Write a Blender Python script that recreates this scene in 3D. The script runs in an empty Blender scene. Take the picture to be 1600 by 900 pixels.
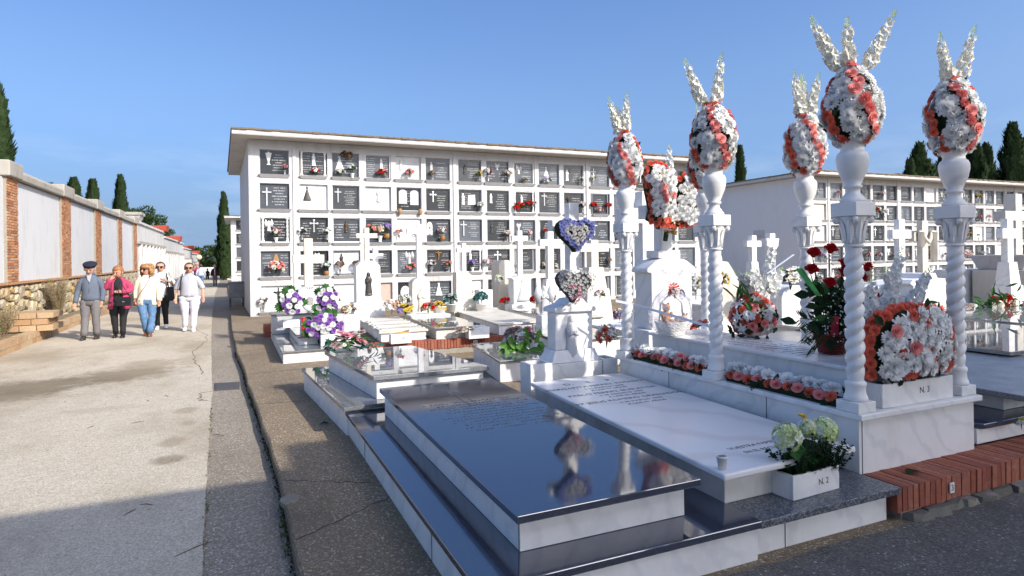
import bpy, bmesh, math, random
from mathutils import Vector, Matrix, Euler
from mathutils import noise as mnoise
R = math.radians
random.seed(7)
SC = bpy.context.scene
COL = SC.collection

# ------------------------------------------------------------------ camera
F_PX, PPX, PPY = 980.0, 800.0, 400.7          # focal length and principal point, photo pixels
PHI = math.atan(0.0144)                        # slight roll of the camera
YAW = math.atan2(435, 980)
EYE = Vector((0, 0, 1.65))
cam_d = bpy.data.cameras.new("camera")
cam = bpy.data.objects.new("camera", cam_d)
COL.objects.link(cam)
fwd = Vector((math.sin(YAW), math.cos(YAW), 0))
rgt = Vector((math.cos(YAW), -math.sin(YAW), 0))
upv = Vector((0, 0, 1))
cx = rgt * math.cos(PHI) - upv * math.sin(PHI)
cy = rgt * math.sin(PHI) + upv * math.cos(PHI)
m = Matrix.Identity(4)
for i in range(3):
    m[i][0], m[i][1], m[i][2], m[i][3] = cx[i], cy[i], -fwd[i], EYE[i]
cam.matrix_world = m
cam_d.sensor_width = 36.0
cam_d.lens = F_PX / 1600 * 36
cam_d.shift_y = -(450 - PPY) / 1600
cam_d.clip_end = 3000
cam_d.clip_start = 0.05
SC.camera = cam

def ray(px, py):
    a = (px - PPX) / F_PX; b = (PPY - py) / F_PX
    r = a * math.cos(PHI) + b * math.sin(PHI); u = -a * math.sin(PHI) + b * math.cos(PHI)
    return fwd + rgt * r + upv * u
def onY(px, py, Y):
    d = ray(px, py); return EYE + d * (Y / d.y)
def onX(px, py, X):
    d = ray(px, py); return EYE + d * (X / d.x)
def gz(px, py, z=0.0):
    d = ray(px, py); return EYE + d * ((z - EYE.z) / d.z)
def atD(px, py, D):
    return EYE + ray(px, py) * D

# ------------------------------------------------------------------ light
SUN_DIR = Vector((0.62, -1.0, 0.75)).normalized()      # towards the sun
W = bpy.data.worlds.new("World"); SC.world = W
W.use_nodes = True
nt = W.node_tree; nt.nodes.clear()
sky = nt.nodes.new("ShaderNodeTexSky"); sky.sky_type = 'NISHITA'; sky.sun_disc = False
sky.sun_elevation = math.asin(SUN_DIR.z)
sky.sun_rotation = math.atan2(SUN_DIR.x, SUN_DIR.y)
sky.altitude = 0; sky.air_density = 0.7; sky.dust_density = 5.0; sky.ozone_density = 4.8
bg = nt.nodes.new("ShaderNodeBackground"); bg.inputs[1].default_value = 0.15
# a few thin clouds low over the horizon
tc = nt.nodes.new("ShaderNodeTexCoord")
mp = nt.nodes.new("ShaderNodeMapping"); mp.inputs['Scale'].default_value = (2.0, 2.0, 9.0)
nz = nt.nodes.new("ShaderNodeTexNoise"); nz.inputs['Scale'].default_value = 2.2; nz.inputs['Detail'].default_value = 7; nz.inputs['Roughness'].default_value = 0.62
rp = nt.nodes.new("ShaderNodeValToRGB"); rp.color_ramp.elements[0].position = 0.50; rp.color_ramp.elements[1].position = 0.72
sx = nt.nodes.new("ShaderNodeSeparateXYZ")
hr = nt.nodes.new("ShaderNodeMapRange"); hr.inputs[1].default_value = 0.20; hr.inputs[2].default_value = 0.10; hr.inputs[3].default_value = 0; hr.inputs[4].default_value = 0.22
ml = nt.nodes.new("ShaderNodeMath"); ml.operation = 'MULTIPLY'
mx = nt.nodes.new("ShaderNodeMixRGB"); mx.inputs[2].default_value = (3.4, 3.7, 4.4, 1)
out = nt.nodes.new("ShaderNodeOutputWorld")
L = nt.links.new
L(tc.outputs['Generated'], mp.inputs[0]); L(mp.outputs[0], nz.inputs[0]); L(nz.outputs[0], rp.inputs[0])
L(tc.outputs['Generated'], sx.inputs[0]); L(sx.outputs[2], hr.inputs[0])
L(rp.outputs[0], ml.inputs[0]); L(hr.outputs[0], ml.inputs[1]); L(ml.outputs[0], mx.inputs[0])
gr = nt.nodes.new("ShaderNodeValToRGB"); gr.color_ramp.interpolation = 'EASE'
for q_, (p_, c_) in zip([gr.color_ramp.elements[0], gr.color_ramp.elements.new(0.2), gr.color_ramp.elements.new(0.42), gr.color_ramp.elements[-1]],
                        [(0.0, (1.25, 1.9, 2.85)), (0.2, (0.72, 1.6, 3.2)), (0.42, (0.35, 1.1, 2.9)), (1.0, (0.38, 0.95, 2.4))]):
    q_.position = p_; q_.color = (*c_, 1)
ms_ = nt.nodes.new("ShaderNodeMixRGB"); ms_.inputs[0].default_value = 0.30
mr_ = nt.nodes.new("ShaderNodeMapRange"); mr_.inputs[1].default_value = 0.0; mr_.inputs[2].default_value = 0.2; mr_.inputs[3].default_value = 0.85; mr_.inputs[4].default_value = 0.34
L(sx.outputs[2], mr_.inputs[0]); L(mr_.outputs[0], ms_.inputs[0])
L(sx.outputs[2], gr.inputs[0]); L(sky.outputs[0], ms_.inputs[1]); L(gr.outputs[0], ms_.inputs[2])
L(ms_.outputs[0], mx.inputs[1]); L(mx.outputs[0], bg.inputs[0]); L(bg.outputs[0], out.inputs[0])
sd = bpy.data.lights.new("sun", 'SUN'); sd.energy = 3.0; sd.angle = R(0.53); sd.color = (1.0, 0.945, 0.86)
sun = bpy.data.objects.new("sun", sd); COL.objects.link(sun)
sun.rotation_euler = SUN_DIR.to_track_quat('Z', 'Y').to_euler()
SC.view_settings.view_transform = 'Standard'; SC.view_settings.look = 'None'
SC.view_settings.exposure = 0.90; SC.view_settings.gamma = 1.0
SC.cycles.max_bounces = 6; SC.cycles.diffuse_bounces = 3; SC.cycles.glossy_bounces = 3
SC.cycles.transparent_max_bounces = 12; SC.cycles.caustics_reflective = False

# ------------------------------------------------------------------ materials
MAT = {}
class NB:
    """small node-building helper"""
    def __init__(s, name):
        s.m = bpy.data.materials.new(name); s.m.use_nodes = True
        s.t = s.m.node_tree; s.b = s.t.nodes['Principled BSDF']; MAT[name] = s.m
    def n(s, typ, **k):
        x = s.t.nodes.new(typ)
        for a, v in k.items(): setattr(x, a, v)
        return x
    def l(s, a, b): s.t.links.new(a, b)
    def coord(s, kind='Object'):
        return s.n("ShaderNodeTexCoord").outputs[kind]
    def pos(s):
        return s.n("ShaderNodeNewGeometry").outputs['Position']
    def noise(s, vec, scale, detail=4, rough=0.55, stretch=None):
        if stretch:
            mp = s.n("ShaderNodeMapping"); mp.inputs['Scale'].default_value = stretch; s.l(vec, mp.inputs[0]); vec = mp.outputs[0]
        x = s.n("ShaderNodeTexNoise"); x.inputs['Scale'].default_value = scale; x.inputs['Detail'].default_value = detail
        x.inputs['Roughness'].default_value = rough; s.l(vec, x.inputs['Vector']); return x.outputs[0]
    def voro(s, vec, scale, feature='F1', out='Distance'):
        x = s.n("ShaderNodeTexVoronoi", feature=feature); x.inputs['Scale'].default_value = scale; s.l(vec, x.inputs['Vector']); return x.outputs[out]
    def ramp(s, fac, stops):
        x = s.n("ShaderNodeValToRGB"); e = x.color_ramp.elements
        while len(e) < len(stops): e.new(0.5)
        for q, (p, c) in zip(e, stops):
            q.position = p; q.color = (*c, 1) if hasattr(c, '__len__') else (c, c, c, 1)
        s.l(fac, x.inputs[0]); return x.outputs[0]
    def mix(s, fac, a, b, mode='MIX'):
        x = s.n("ShaderNodeMixRGB", blend_type=mode)
        for i, v in ((0, fac), (1, a), (2, b)):
            if isinstance(v, (int, float)): x.inputs[i].default_value = v if i == 0 else (v, v, v, 1)
            elif hasattr(v, '__len__'): x.inputs[i].default_value = (*v, 1)
            else: s.l(v, x.inputs[i])
        return x.outputs[0]
    def math(s, op, a, b=None, c=None):
        x = s.n("ShaderNodeMath", operation=op)
        for i, v in enumerate((a, b, c)):
            if v is None: continue
            if isinstance(v, (int, float)): x.inputs[i].default_value = v
            else: s.l(v, x.inputs[i])
        return x.outputs[0]
    def rnd(s): return s.n("ShaderNodeObjectInfo").outputs['Random']
    def bump(s, h, strength=0.3, dist=0.01):
        x = s.n("ShaderNodeBump"); x.inputs['Strength'].default_value = strength; x.inputs['Distance'].default_value = dist
        s.l(h, x.inputs['Height']); s.l(x.outputs[0], s.b.inputs['Normal'])
    def set(s, col=None, rough=None, spec=None, ior=None, **k):
        if col is not None:
            if hasattr(col, '__len__'): s.b.inputs['Base Color'].default_value = (*col, 1)
            else: s.l(col, s.b.inputs['Base Color'])
        if rough is not None:
            if isinstance(rough, (int, float)): s.b.inputs['Roughness'].default_value = rough
            else: s.l(rough, s.b.inputs['Roughness'])
        if spec is not None: s.b.inputs['Specular IOR Level'].default_value = spec
        if ior is not None: s.b.inputs['IOR'].default_value = ior
        for a, v in k.items(): s.b.inputs[a].default_value = v
        return s.m

def mat_marble(name, base, vein, rough=0.25, scale=1.5, dirt=0.0, vein_amt=0.5):
    k = NB(name); P = k.pos()
    w = k.noise(P, scale, 8, 0.65)
    wav = k.n("ShaderNodeTexWave", wave_type='BANDS', bands_direction='DIAGONAL'); wav.inputs['Scale'].default_value = scale * 0.8
    wav.inputs['Distortion'].default_value = 9; wav.inputs['Detail'].default_value = 4; wav.inputs['Detail Scale'].default_value = 1.2
    k.l(P, wav.inputs['Vector'])
    v = k.ramp(wav.outputs[1] if len(wav.outputs) > 1 else wav.outputs[0], [(0.0, 0.0), (0.72, 0.0), (1.0, 1.0)])
    v = k.math('MULTIPLY', v, vein_amt)
    c = k.mix(k.ramp(w, [(0.3, 0.0), (0.75, 1.0)]), base, [b * 0.9 for b in base])
    c = k.mix(v, c, vein)
    if dirt:
        st = k.noise(P, 3.0, 6, 0.7, (1.0, 1.0, 0.25)); d = k.ramp(st, [(0.48, 0.0), (0.72, 1.0)])
        c = k.mix(k.math('MULTIPLY', d, dirt), c, (0.33, 0.28, 0.19))
    return k.set(c, rough, 0.32)
mat_marble("white_marble", (0.83, 0.815, 0.785), (0.62, 0.62, 0.63), 0.4, 2.6, 0.2, 0.5)
mat_marble("slab_marble", (0.80, 0.78, 0.76), (0.64, 0.57, 0.55), 0.28, 1.0, 0.0, 0.55)
mat_marble("stained_marble", (0.70, 0.68, 0.64), (0.55, 0.52, 0.47), 0.45, 1.6, 0.55, 0.4)
mat_marble("old_marble", (0.66, 0.62, 0.54), (0.50, 0.44, 0.34), 0.5, 1.4, 0.35, 0.5)
mat_marble("cream_stone", (0.70, 0.63, 0.51), (0.60, 0.53, 0.42), 0.6, 2.0, 0.2, 0.3)
mat_marble("grey_marble", (0.52, 0.52, 0.53), (0.40, 0.40, 0.42), 0.45, 2.0, 0.3, 0.4)
mat_marble("pink_marble", (0.55, 0.40, 0.33), (0.45, 0.3, 0.25), 0.35, 4.0, 0.1, 0.5)

def mat_granite(name, dark, light, amt, scale=220, rough=0.06, ior=1.7):
    k = NB(name); P = k.pos()
    v = k.voro(P, scale, out='Color'); s = k.n("ShaderNodeSeparateColor"); k.l(v, s.inputs[0])
    f = k.ramp(s.outputs[0], [(1 - amt - 0.08, 0.0), (1 - amt + 0.08, 1.0)])
    n = k.noise(P, 14, 5, 0.7)
    c = k.mix(f, dark, light); c = k.mix(k.ramp(n, [(0.35, 0.0), (0.7, 0.45)]), c, [d * 1.6 for d in dark])
    sm = k.noise(P, 5, 5, 0.6)
    r = k.ramp(sm, [(0.35, rough), (0.8, rough * 1.6 + 0.02)])
    return k.set(c, r, 0.5, ior)
def tilt(m, ny):
    """leans the shading normals to the front, so the level slab mirrors higher sky"""
    k = m.node_tree; g = k.nodes.new("ShaderNodeNewGeometry"); v = k.nodes.new("ShaderNodeVectorMath"); v.operation = 'ADD'; v.inputs[1].default_value = (0, ny, 0)
    w = k.nodes.new("ShaderNodeVectorMath"); w.operation = 'NORMALIZE'
    k.links.new(g.outputs['Normal'], v.inputs[0]); k.links.new(v.outputs[0], w.inputs[0]); k.links.new(w.outputs[0], k.nodes['Principled BSDF'].inputs['Normal'])
mat_granite("black_granite", (0.022, 0.028, 0.048), (0.06, 0.07, 0.10), 0.35, 260, 0.05, 2.6)
tilt(MAT["black_granite"], -0.045)
mat_granite("rough_black_granite", (0.012, 0.012, 0.014), (0.04, 0.04, 0.045), 0.3, 180, 0.35, 1.45)
mat_granite("grey_granite", (0.10, 0.105, 0.105), (0.24, 0.24, 0.24), 0.45, 240, 0.012, 2.2)
mat_granite("rough_grey_granite", (0.05, 0.055, 0.065), (0.22, 0.23, 0.25), 0.4, 110, 0.3, 1.5)
mat_granite("old_granite", (0.14, 0.14, 0.145), (0.27, 0.27, 0.27), 0.4, 160, 0.28, 1.5)

def mat_white_wall(name, base, stain, amt, sc=0.8):
    k = NB(name); P = k.pos()
    a = k.noise(P, sc, 8, 0.68, (1, 1, 0.35)); b = k.noise(P, sc * 6, 6, 0.7, (1, 1, 0.2))
    d = k.math('MULTIPLY', k.ramp(a, [(0.44, 0.0), (0.75, 1.0)]), k.ramp(b, [(0.42, 0.0), (0.62, 1.0)]))
    c = k.mix(k.math('MULTIPLY', d, amt), base, stain)
    sp = k.noise(P, 26, 3, 0.8); c = k.mix(k.ramp(sp, [(0.70, 0.0), (0.78, 0.3 * min(1, amt * 2))]), c, stain)
    k.bump(k.noise(P, 60, 4), 0.15, 0.01)
    return k.set(c, 0.85, 0.2)
mat_white_wall("whitewash", (0.56, 0.555, 0.545), (0.26, 0.23, 0.19), 0.7)
mat_white_wall("panel_whitewash", (0.58, 0.58, 0.58), (0.34, 0.32, 0.29), 0.6, 1.3)
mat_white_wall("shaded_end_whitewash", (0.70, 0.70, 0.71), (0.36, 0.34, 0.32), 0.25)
mat_white_wall("clean_whitewash", (0.57, 0.57, 0.565), (0.5, 0.5, 0.5), 0.2)
mat_white_wall("stained_whitewash", (0.56, 0.55, 0.53), (0.20, 0.17, 0.14), 0.9, 1.1)
mat_white_wall("weathered_coping", (0.38, 0.35, 0.30), (0.13, 0.11, 0.085), 0.9, 1.6)
mat_white_wall("eave_soffit", (0.55, 0.53, 0.50), (0.25, 0.22, 0.19), 0.8, 1.2)

def mat_aggregate(name, base, peb, dark, scale=60, stain=0.3, bump=0.5, big=0.35, peb_amt=0.22, stain_scale=0.5, fleck=0.7, spots=None, white=None):
    k = NB(name); P = k.pos()
    v = k.voro(P, scale, out='Color'); s = k.n("ShaderNodeSeparateColor"); k.l(v, s.inputs[0])
    f = k.ramp(s.outputs[0], [(1 - peb_amt - .05, 0.0), (1 - peb_amt + .05, 1.0)])
    g = k.ramp(s.outputs[1], [(0.0, 1 - .5 * fleck), (1.0, 1 + .4 * fleck)])
    v2 = k.voro(P, scale * 0.37, out='Color'); s2 = k.n("ShaderNodeSeparateColor"); k.l(v2, s2.inputs[0])
    d2 = k.voro(P, scale * 0.37)
    bigp = k.math('MULTIPLY', k.ramp(s2.outputs[0], [(0.86, 0.0), (0.9, 1.0)]), k.ramp(d2, [(0.2, 1.0), (0.34, 0.0)]))
    c = k.mix(f, base, peb); c = k.mix(1.0, c, g, 'MULTIPLY'); c = k.mix(k.math('MULTIPLY', bigp, fleck if white is None else 0.9), c, white or peb)
    n = k.noise(P, stain_scale, 7, 0.62, (1.0, 0.6, 1.0)); n2 = k.noise(P, stain_scale * 5, 6, 0.7)
    st = k.math('MULTIPLY', k.ramp(n, [(0.46, 0.0), (0.62, 1.0)]), k.ramp(n2, [(0.3, 0.35), (0.7, 1.0)]))
    c = k.mix(k.math('MULTIPLY', st, stain), c, dark)
    if spots:
        sp_ = k.n("ShaderNodeSeparateXYZ"); k.l(P, sp_.inputs[0]); wob = k.math('MULTIPLY', k.math('SUBTRACT', k.noise(P, 5, 5, 0.65), 0.5), 1.5)
        for (x_, y_, rx_, ry_, am_) in spots:
            dx = k.math('MULTIPLY', k.math('SUBTRACT', sp_.outputs[0], x_), 1 / rx_); dy = k.math('MULTIPLY', k.math('SUBTRACT', sp_.outputs[1], y_), 1 / ry_)
            d_ = k.math('ADD', k.math('SQRT', k.math('ADD', k.math('MULTIPLY', dx, dx), k.math('MULTIPLY', dy, dy))), wob)
            c = k.mix(k.math('MULTIPLY', k.ramp(d_, [(0.45, 1.0), (1.0, 0.0)]), am_), c, [q * .62 for q in dark] if am_ > .6 else dark)
    fine = k.noise(P, 9, 5, 0.7); c = k.mix(k.ramp(fine, [(0.3, 0.25), (0.7, 0.0)]), c, dark)
    k.bump(k.math('ADD', k.voro(P, scale), k.math('MULTIPLY', k.noise(P, scale * 2, 3), 0.5)), bump, 0.008)
    return k.set(c, 0.9, 0.25)
ROAD_SPOTS = []
for px_, py_, rx_, ry_, am_ in ((292, 641, .16, .22, .55), (293, 661, .13, .14, .5), (268, 690, .17, .22, .6), (262, 719, .17, .16, .65), (60, 603, 1.3, .75, .85), (190, 585, 1.0, .8, .7), (20, 618, .7, .6, .8), (230, 572, .6, 1.0, .6), (60, 560, .7, .9, .4), (300, 562, .3, .9, .4), (300, 540, .25, 1.2, .35), (150, 640, .5, .2, .3)):
    g_ = gz(px_, py_, -.094); ROAD_SPOTS.append((g_.x, g_.y, rx_, ry_, am_))
mat_aggregate("road_concrete", (0.50, 0.435, 0.335), (0.57, 0.51, 0.415), (0.26, 0.205, 0.13), 95, 0.8, 0.4, peb_amt=0.3, stain_scale=0.42, fleck=0.5, spots=ROAD_SPOTS)
mat_aggregate("gutter_concrete", (0.27, 0.225, 0.17), (0.45, 0.40, 0.33), (0.13, 0.105, 0.075), 95, 0.5, 0.4, peb_amt=0.2, fleck=.55, white=(0.58, 0.54, 0.47))
mat_aggregate("pavement_concrete", (0.235, 0.175, 0.11), (0.42, 0.35, 0.26), (0.10, 0.078, 0.055), 100, 0.7, 0.4, peb_amt=0.14, stain_scale=0.55, fleck=.6, white=(0.60, 0.55, 0.46))
mat_aggregate("dark_path", (0.155, 0.14, 0.122), (0.24, 0.225, 0.20), (0.045, 0.042, 0.038), 105, 0.6, 0.5, peb_amt=0.15, stain_scale=0.8, fleck=.7, white=(0.50, 0.48, 0.44))
mat_aggregate("bare_earth", (0.22, 0.17, 0.11), (0.35, 0.3, 0.2), (0.1, 0.08, 0.05), 20, 0.4, 0.5)

def mat_brick(name, cols, rough=0.85):
    k = NB(name); r = k.rnd(); P = k.pos()
    n = len(cols); c = k.ramp(r, [(i / max(1, n - 1), q) for i, q in enumerate(cols)])
    c = k.mix(k.ramp(k.noise(P, 30, 5, 0.7), [(0.4, 0.0), (0.75, 0.55)]), c, [q * 0.45 for q in cols[0]])
    c = k.mix(k.ramp(k.noise(P, 9, 4, 0.7), [(0.6, 0.0), (0.8, 0.4)]), c, (0.6, 0.5, 0.42))
    k.bump(k.noise(P, 90, 4), 0.4, 0.004)
    return k.set(c, rough, 0.3)
mat_brick("red_brick", [(0.31, 0.095, 0.055), (0.40, 0.14, 0.08), (0.25, 0.075, 0.05), (0.36, 0.11, 0.065), (0.33, 0.13, 0.09)])
mat_brick("orange_brick", [(0.40, 0.19, 0.085), (0.47, 0.25, 0.12), (0.36, 0.15, 0.07), (0.5, 0.3, 0.16), (0.30, 0.13, 0.06)])
def mat_coursed(name, cols, mort):
    """brick colours change from brick to brick, following the built courses"""
    k = NB(name); s = k.n("ShaderNodeSeparateXYZ"); k.l(k.coord('Object'), s.inputs[0]); cv = k.n("ShaderNodeCombineXYZ")
    k.l(k.math('FLOOR', k.math('MULTIPLY', s.outputs[1], 4.08)), cv.inputs[0]); k.l(k.math('FLOOR', k.math('MULTIPLY', k.math('SUBTRACT', s.outputs[2], 1.23), 16.13)), cv.inputs[1])
    w = k.n("ShaderNodeTexWhiteNoise", noise_dimensions='2D'); k.l(cv.outputs[0], w.inputs['Vector'])
    c = k.ramp(w.outputs[0], [(i / (len(cols) - 1), q) for i, q in enumerate(cols)])
    c = k.mix(k.ramp(k.noise(k.pos(), 14, 5, 0.7), [(0.5, 0.0), (0.8, 0.5)]), c, mort)
    return k.set(c, 0.9, 0.2)
mat_coursed("pier_brick", [(0.42, 0.17, 0.07), (0.50, 0.24, 0.11), (0.33, 0.12, 0.055), (0.55, 0.31, 0.16), (0.40, 0.19, 0.10), (0.26, 0.11, 0.06)], (0.5, 0.4, 0.3))
mat_brick("yellow_brick", [(0.44, 0.29, 0.16), (0.48, 0.36, 0.22), (0.40, 0.23, 0.12), (0.44, 0.32, 0.19)])
mat_brick("rubble_stone", [(0.46, 0.36, 0.20), (0.36, 0.31, 0.22), (0.55, 0.47, 0.32), (0.42, 0.27, 0.10), (0.33, 0.31, 0.27), (0.52, 0.45, 0.30)])
mat_brick("kerb_stone", [(0.17, 0.16, 0.13), (0.24, 0.22, 0.18), (0.13, 0.12, 0.10), (0.3, 0.27, 0.21)])
mat_brick("mortar", [(0.30, 0.27, 0.22), (0.32, 0.29, 0.24)])
mat_brick("roof_tile", [(0.22, 0.16, 0.09), (0.16, 0.12, 0.08)])
mat_brick("red_tile", [(0.42, 0.075, 0.04), (0.38, 0.07, 0.035)])

def mat_plain(name, col, rough=0.6, var=0.15, nscale=20, spec=0.4, metal=0.0, rndvar=0.0, trans=0.0, sss=0.0):
    k = NB(name)
    n = k.noise(k.coord('Object'), nscale, 4, 0.6)
    c = k.mix(k.ramp(n, [(0.3, 0.0), (0.7, 1.0)]), [q * (1 + var) for q in col], [q * (1 - var) for q in col])
    if rndvar:
        g = k.ramp(k.rnd(), [(0, 1 - rndvar), (1, 1.0)]); c = k.mix(1.0, c, g, 'MULTIPLY')
    k.set(c, rough, spec); k.b.inputs['Metallic'].default_value = metal
    return k.m
def mat_petal(name, col, rndvar=0.12, var=0.08):
    k = NB(name)
    n = k.noise(k.coord('Object'), 30, 3, 0.6)
    c = k.mix(n, [min(1, q * (1 + var)) for q in col], [q * (1 - var) for q in col])
    g = k.ramp(k.rnd(), [(0, 1 - rndvar), (1, 1.0)]); c = k.mix(1.0, c, g, 'MULTIPLY')
    k.set(c, 0.7, 0.15)
    # thin petals let some light through
    tr = k.n("ShaderNodeBsdfTranslucent"); k.l(c, tr.inputs[0])
    ms = k.n("ShaderNodeMixShader"); ms.inputs[0].default_value = 0.22
    o = [x for x in k.t.nodes if x.type == 'OUTPUT_MATERIAL'][0]
    k.l(k.b.outputs[0], ms.inputs[1]); k.l(tr.outputs[0], ms.inputs[2]); k.l(ms.outputs[0], o.inputs[0])
    return k.m
for n_, c_ in dict(white=(0.86, 0.86, 0.84), cream=(0.82, 0.77, 0.64), ivory=(0.85, 0.83, 0.74), coral=(0.88, 0.235, 0.15), rose_pink=(0.88, 0.31, 0.28), dark_red=(0.40, 0.010, 0.014),
                   red=(0.60, 0.015, 0.012), purple=(0.38, 0.17, 0.56), pink=(0.66, 0.27, 0.33), peach=(0.74, 0.50, 0.36), yellow=(0.72, 0.50, 0.05), lilac=(0.42, 0.32, 0.62),
                   blue=(0.19, 0.21, 0.47), orange=(0.70, 0.15, 0.035), pale_green=(0.66, 0.76, 0.34), dusty=(0.40, 0.29, 0.27), gold=(0.50, 0.32, 0.10), dried=(0.20, 0.11, 0.05), teal=(0.05, 0.17, 0.16), silver=(0.50, 0.49, 0.48)).items():
    mat_petal("petal_" + n_, c_)
mat_petal("leaf_dark", (0.022, 0.05, 0.018), 0.4, 0.25)
mat_petal("leaf_green", (0.05, 0.14, 0.035), 0.35, 0.25)
mat_petal("leaf_bright", (0.12, 0.27, 0.05), 0.3, 0.25)
mat_petal("leaf_teal", (0.03, 0.13, 0.11), 0.3, 0.2)
mat_petal("cypress_leaf", (0.04, 0.068, 0.024), 0.25, 0.75)
mat_petal("pine_leaf", (0.05, 0.085, 0.03), 0.2, 0.45)
mat_petal("dry_twig", (0.26, 0.19, 0.115), 0.2, 0.4)
mat_petal("grass_blade", (0.10, 0.15, 0.04), 0.3, 0.3)
mat_plain("bark", (0.12, 0.085, 0.055), 0.9, 0.3, 12)
mat_plain("bronze", (0.10, 0.065, 0.035), 0.4, 0.3, 12, 0.5, 0.6)
mat_plain("dark_bronze", (0.055, 0.05, 0.045), 0.45, 0.3, 12, 0.5, 0.3)
mat_plain("gold_brown", (0.34, 0.19, 0.07), 0.45, 0.25, 12)
mat_plain("terracotta", (0.36, 0.17, 0.05), 0.6, 0.2, 10)
mat_plain("steel", (0.45, 0.45, 0.45), 0.35, 0.1, 10, 0.5, 0.9)
mat_plain("iron_cover", (0.11, 0.10, 0.09), 0.6, 0.3, 40, 0.4, 0.4)
mat_plain("bin_plastic", (0.22, 0.23, 0.24), 0.5, 0.25, 5)
mat_plain("letter_grey", (0.10, 0.10, 0.11), 0.6, 0.1)
mat_plain("letter_black", (0.02, 0.02, 0.02), 0.6, 0.1)
mat_plain("letter_brown", (0.10, 0.06, 0.03), 0.6, 0.1)
mat_plain("letter_etched", (0.13, 0.14, 0.15), 0.75, 0.2, 50)
mat_plain("pale_relief", (0.72, 0.70, 0.65), 0.5, 0.12, 8)
mat_plain("white_relief", (0.78, 0.78, 0.77), 0.5, 0.08, 8)
mat_plain("wicker_red", (0.17, 0.025, 0.018), 0.45, 0.35, 40)
mat_plain("wicker_white", (0.76, 0.75, 0.72), 0.5, 0.1, 40)
mat_plain("candle_red", (0.62, 0.02, 0.015), 0.3, 0.1, 10)
mat_plain("white_plastic", (0.76, 0.75, 0.72), 0.4, 0.06, 10)
mat_plain("ribbon_white", (0.72, 0.74, 0.80), 0.4, 0.06, 10)
mat_plain("ribbon_red", (0.62, 0.05, 0.07), 0.35, 0.15, 10)
mat_plain("ribbon_green", (0.10, 0.42, 0.12), 0.35, 0.15, 10)
mat_plain("teddy_tan", (0.45, 0.22, 0.11), 0.9, 0.2, 60)
mat_plain("potting_soil", (0.04, 0.03, 0.022), 0.95, 0.3, 40)
mat_plain("lamp_globe", (0.72, 0.66, 0.42), 0.4, 0.05, 5)
mat_plain("skin", (0.52, 0.27, 0.18), 0.55, 0.08, 12)
mat_plain("hair_brown", (0.075, 0.04, 0.025), 0.6, 0.3, 60)
mat_plain("hair_copper", (0.30, 0.12, 0.045), 0.6, 0.35, 60)
mat_plain("hair_blond", (0.34, 0.18, 0.07), 0.6, 0.45, 60)
mat_plain("hair_grey", (0.35, 0.33, 0.31), 0.6, 0.3, 60)
mat_plain("cloth_slate", (0.105, 0.125, 0.165), 0.9, 0.12, 25)
mat_plain("cloth_grey", (0.155, 0.145, 0.145), 0.9, 0.12, 25)
mat_plain("cloth_navy", (0.012, 0.015, 0.03), 0.9, 0.15, 25)
mat_plain("cloth_pink", (0.38, 0.045, 0.11), 0.95, 0.15, 60)
mat_plain("cloth_black", (0.012, 0.012, 0.013), 0.8, 0.2, 25)
mat_plain("cloth_cream", (0.72, 0.65, 0.50), 0.95, 0.12, 60)
mat_plain("cloth_white", (0.76, 0.75, 0.77), 0.9, 0.08, 25)
mat_plain("cloth_denim", (0.10, 0.19, 0.33), 0.9, 0.3, 14)
mat_plain("cloth_heather", (0.40, 0.40, 0.44), 0.95, 0.1, 60)
mat_plain("cloth_pale_lilac", (0.62, 0.60, 0.67), 0.95, 0.06, 25)
mat_plain("cloth_maroon", (0.05, 0.012, 0.02), 0.9, 0.15, 25)
mat_plain("cloth_pale_blue", (0.42, 0.46, 0.58), 0.9, 0.1, 25)
mat_plain("print_purple", (0.30, 0.16, 0.45), 0.9, 0.4, 30)
mat_plain("leather_black", (0.012, 0.012, 0.012), 0.25, 0.2, 25)
mat_plain("leather_tan", (0.30, 0.17, 0.09), 0.45, 0.2, 25)
mat_plain("leather_brown", (0.16, 0.065, 0.03), 0.45, 0.2, 25)
mat_plain("dark_lens", (0.01, 0.01, 0.012), 0.1, 0.0, 5)
mat_plain("shoe_dark", (0.03, 0.028, 0.025), 0.5, 0.2, 20)
mat_plain("photo_print", (0.35, 0.33, 0.32), 0.3, 0.5, 60)

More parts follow.
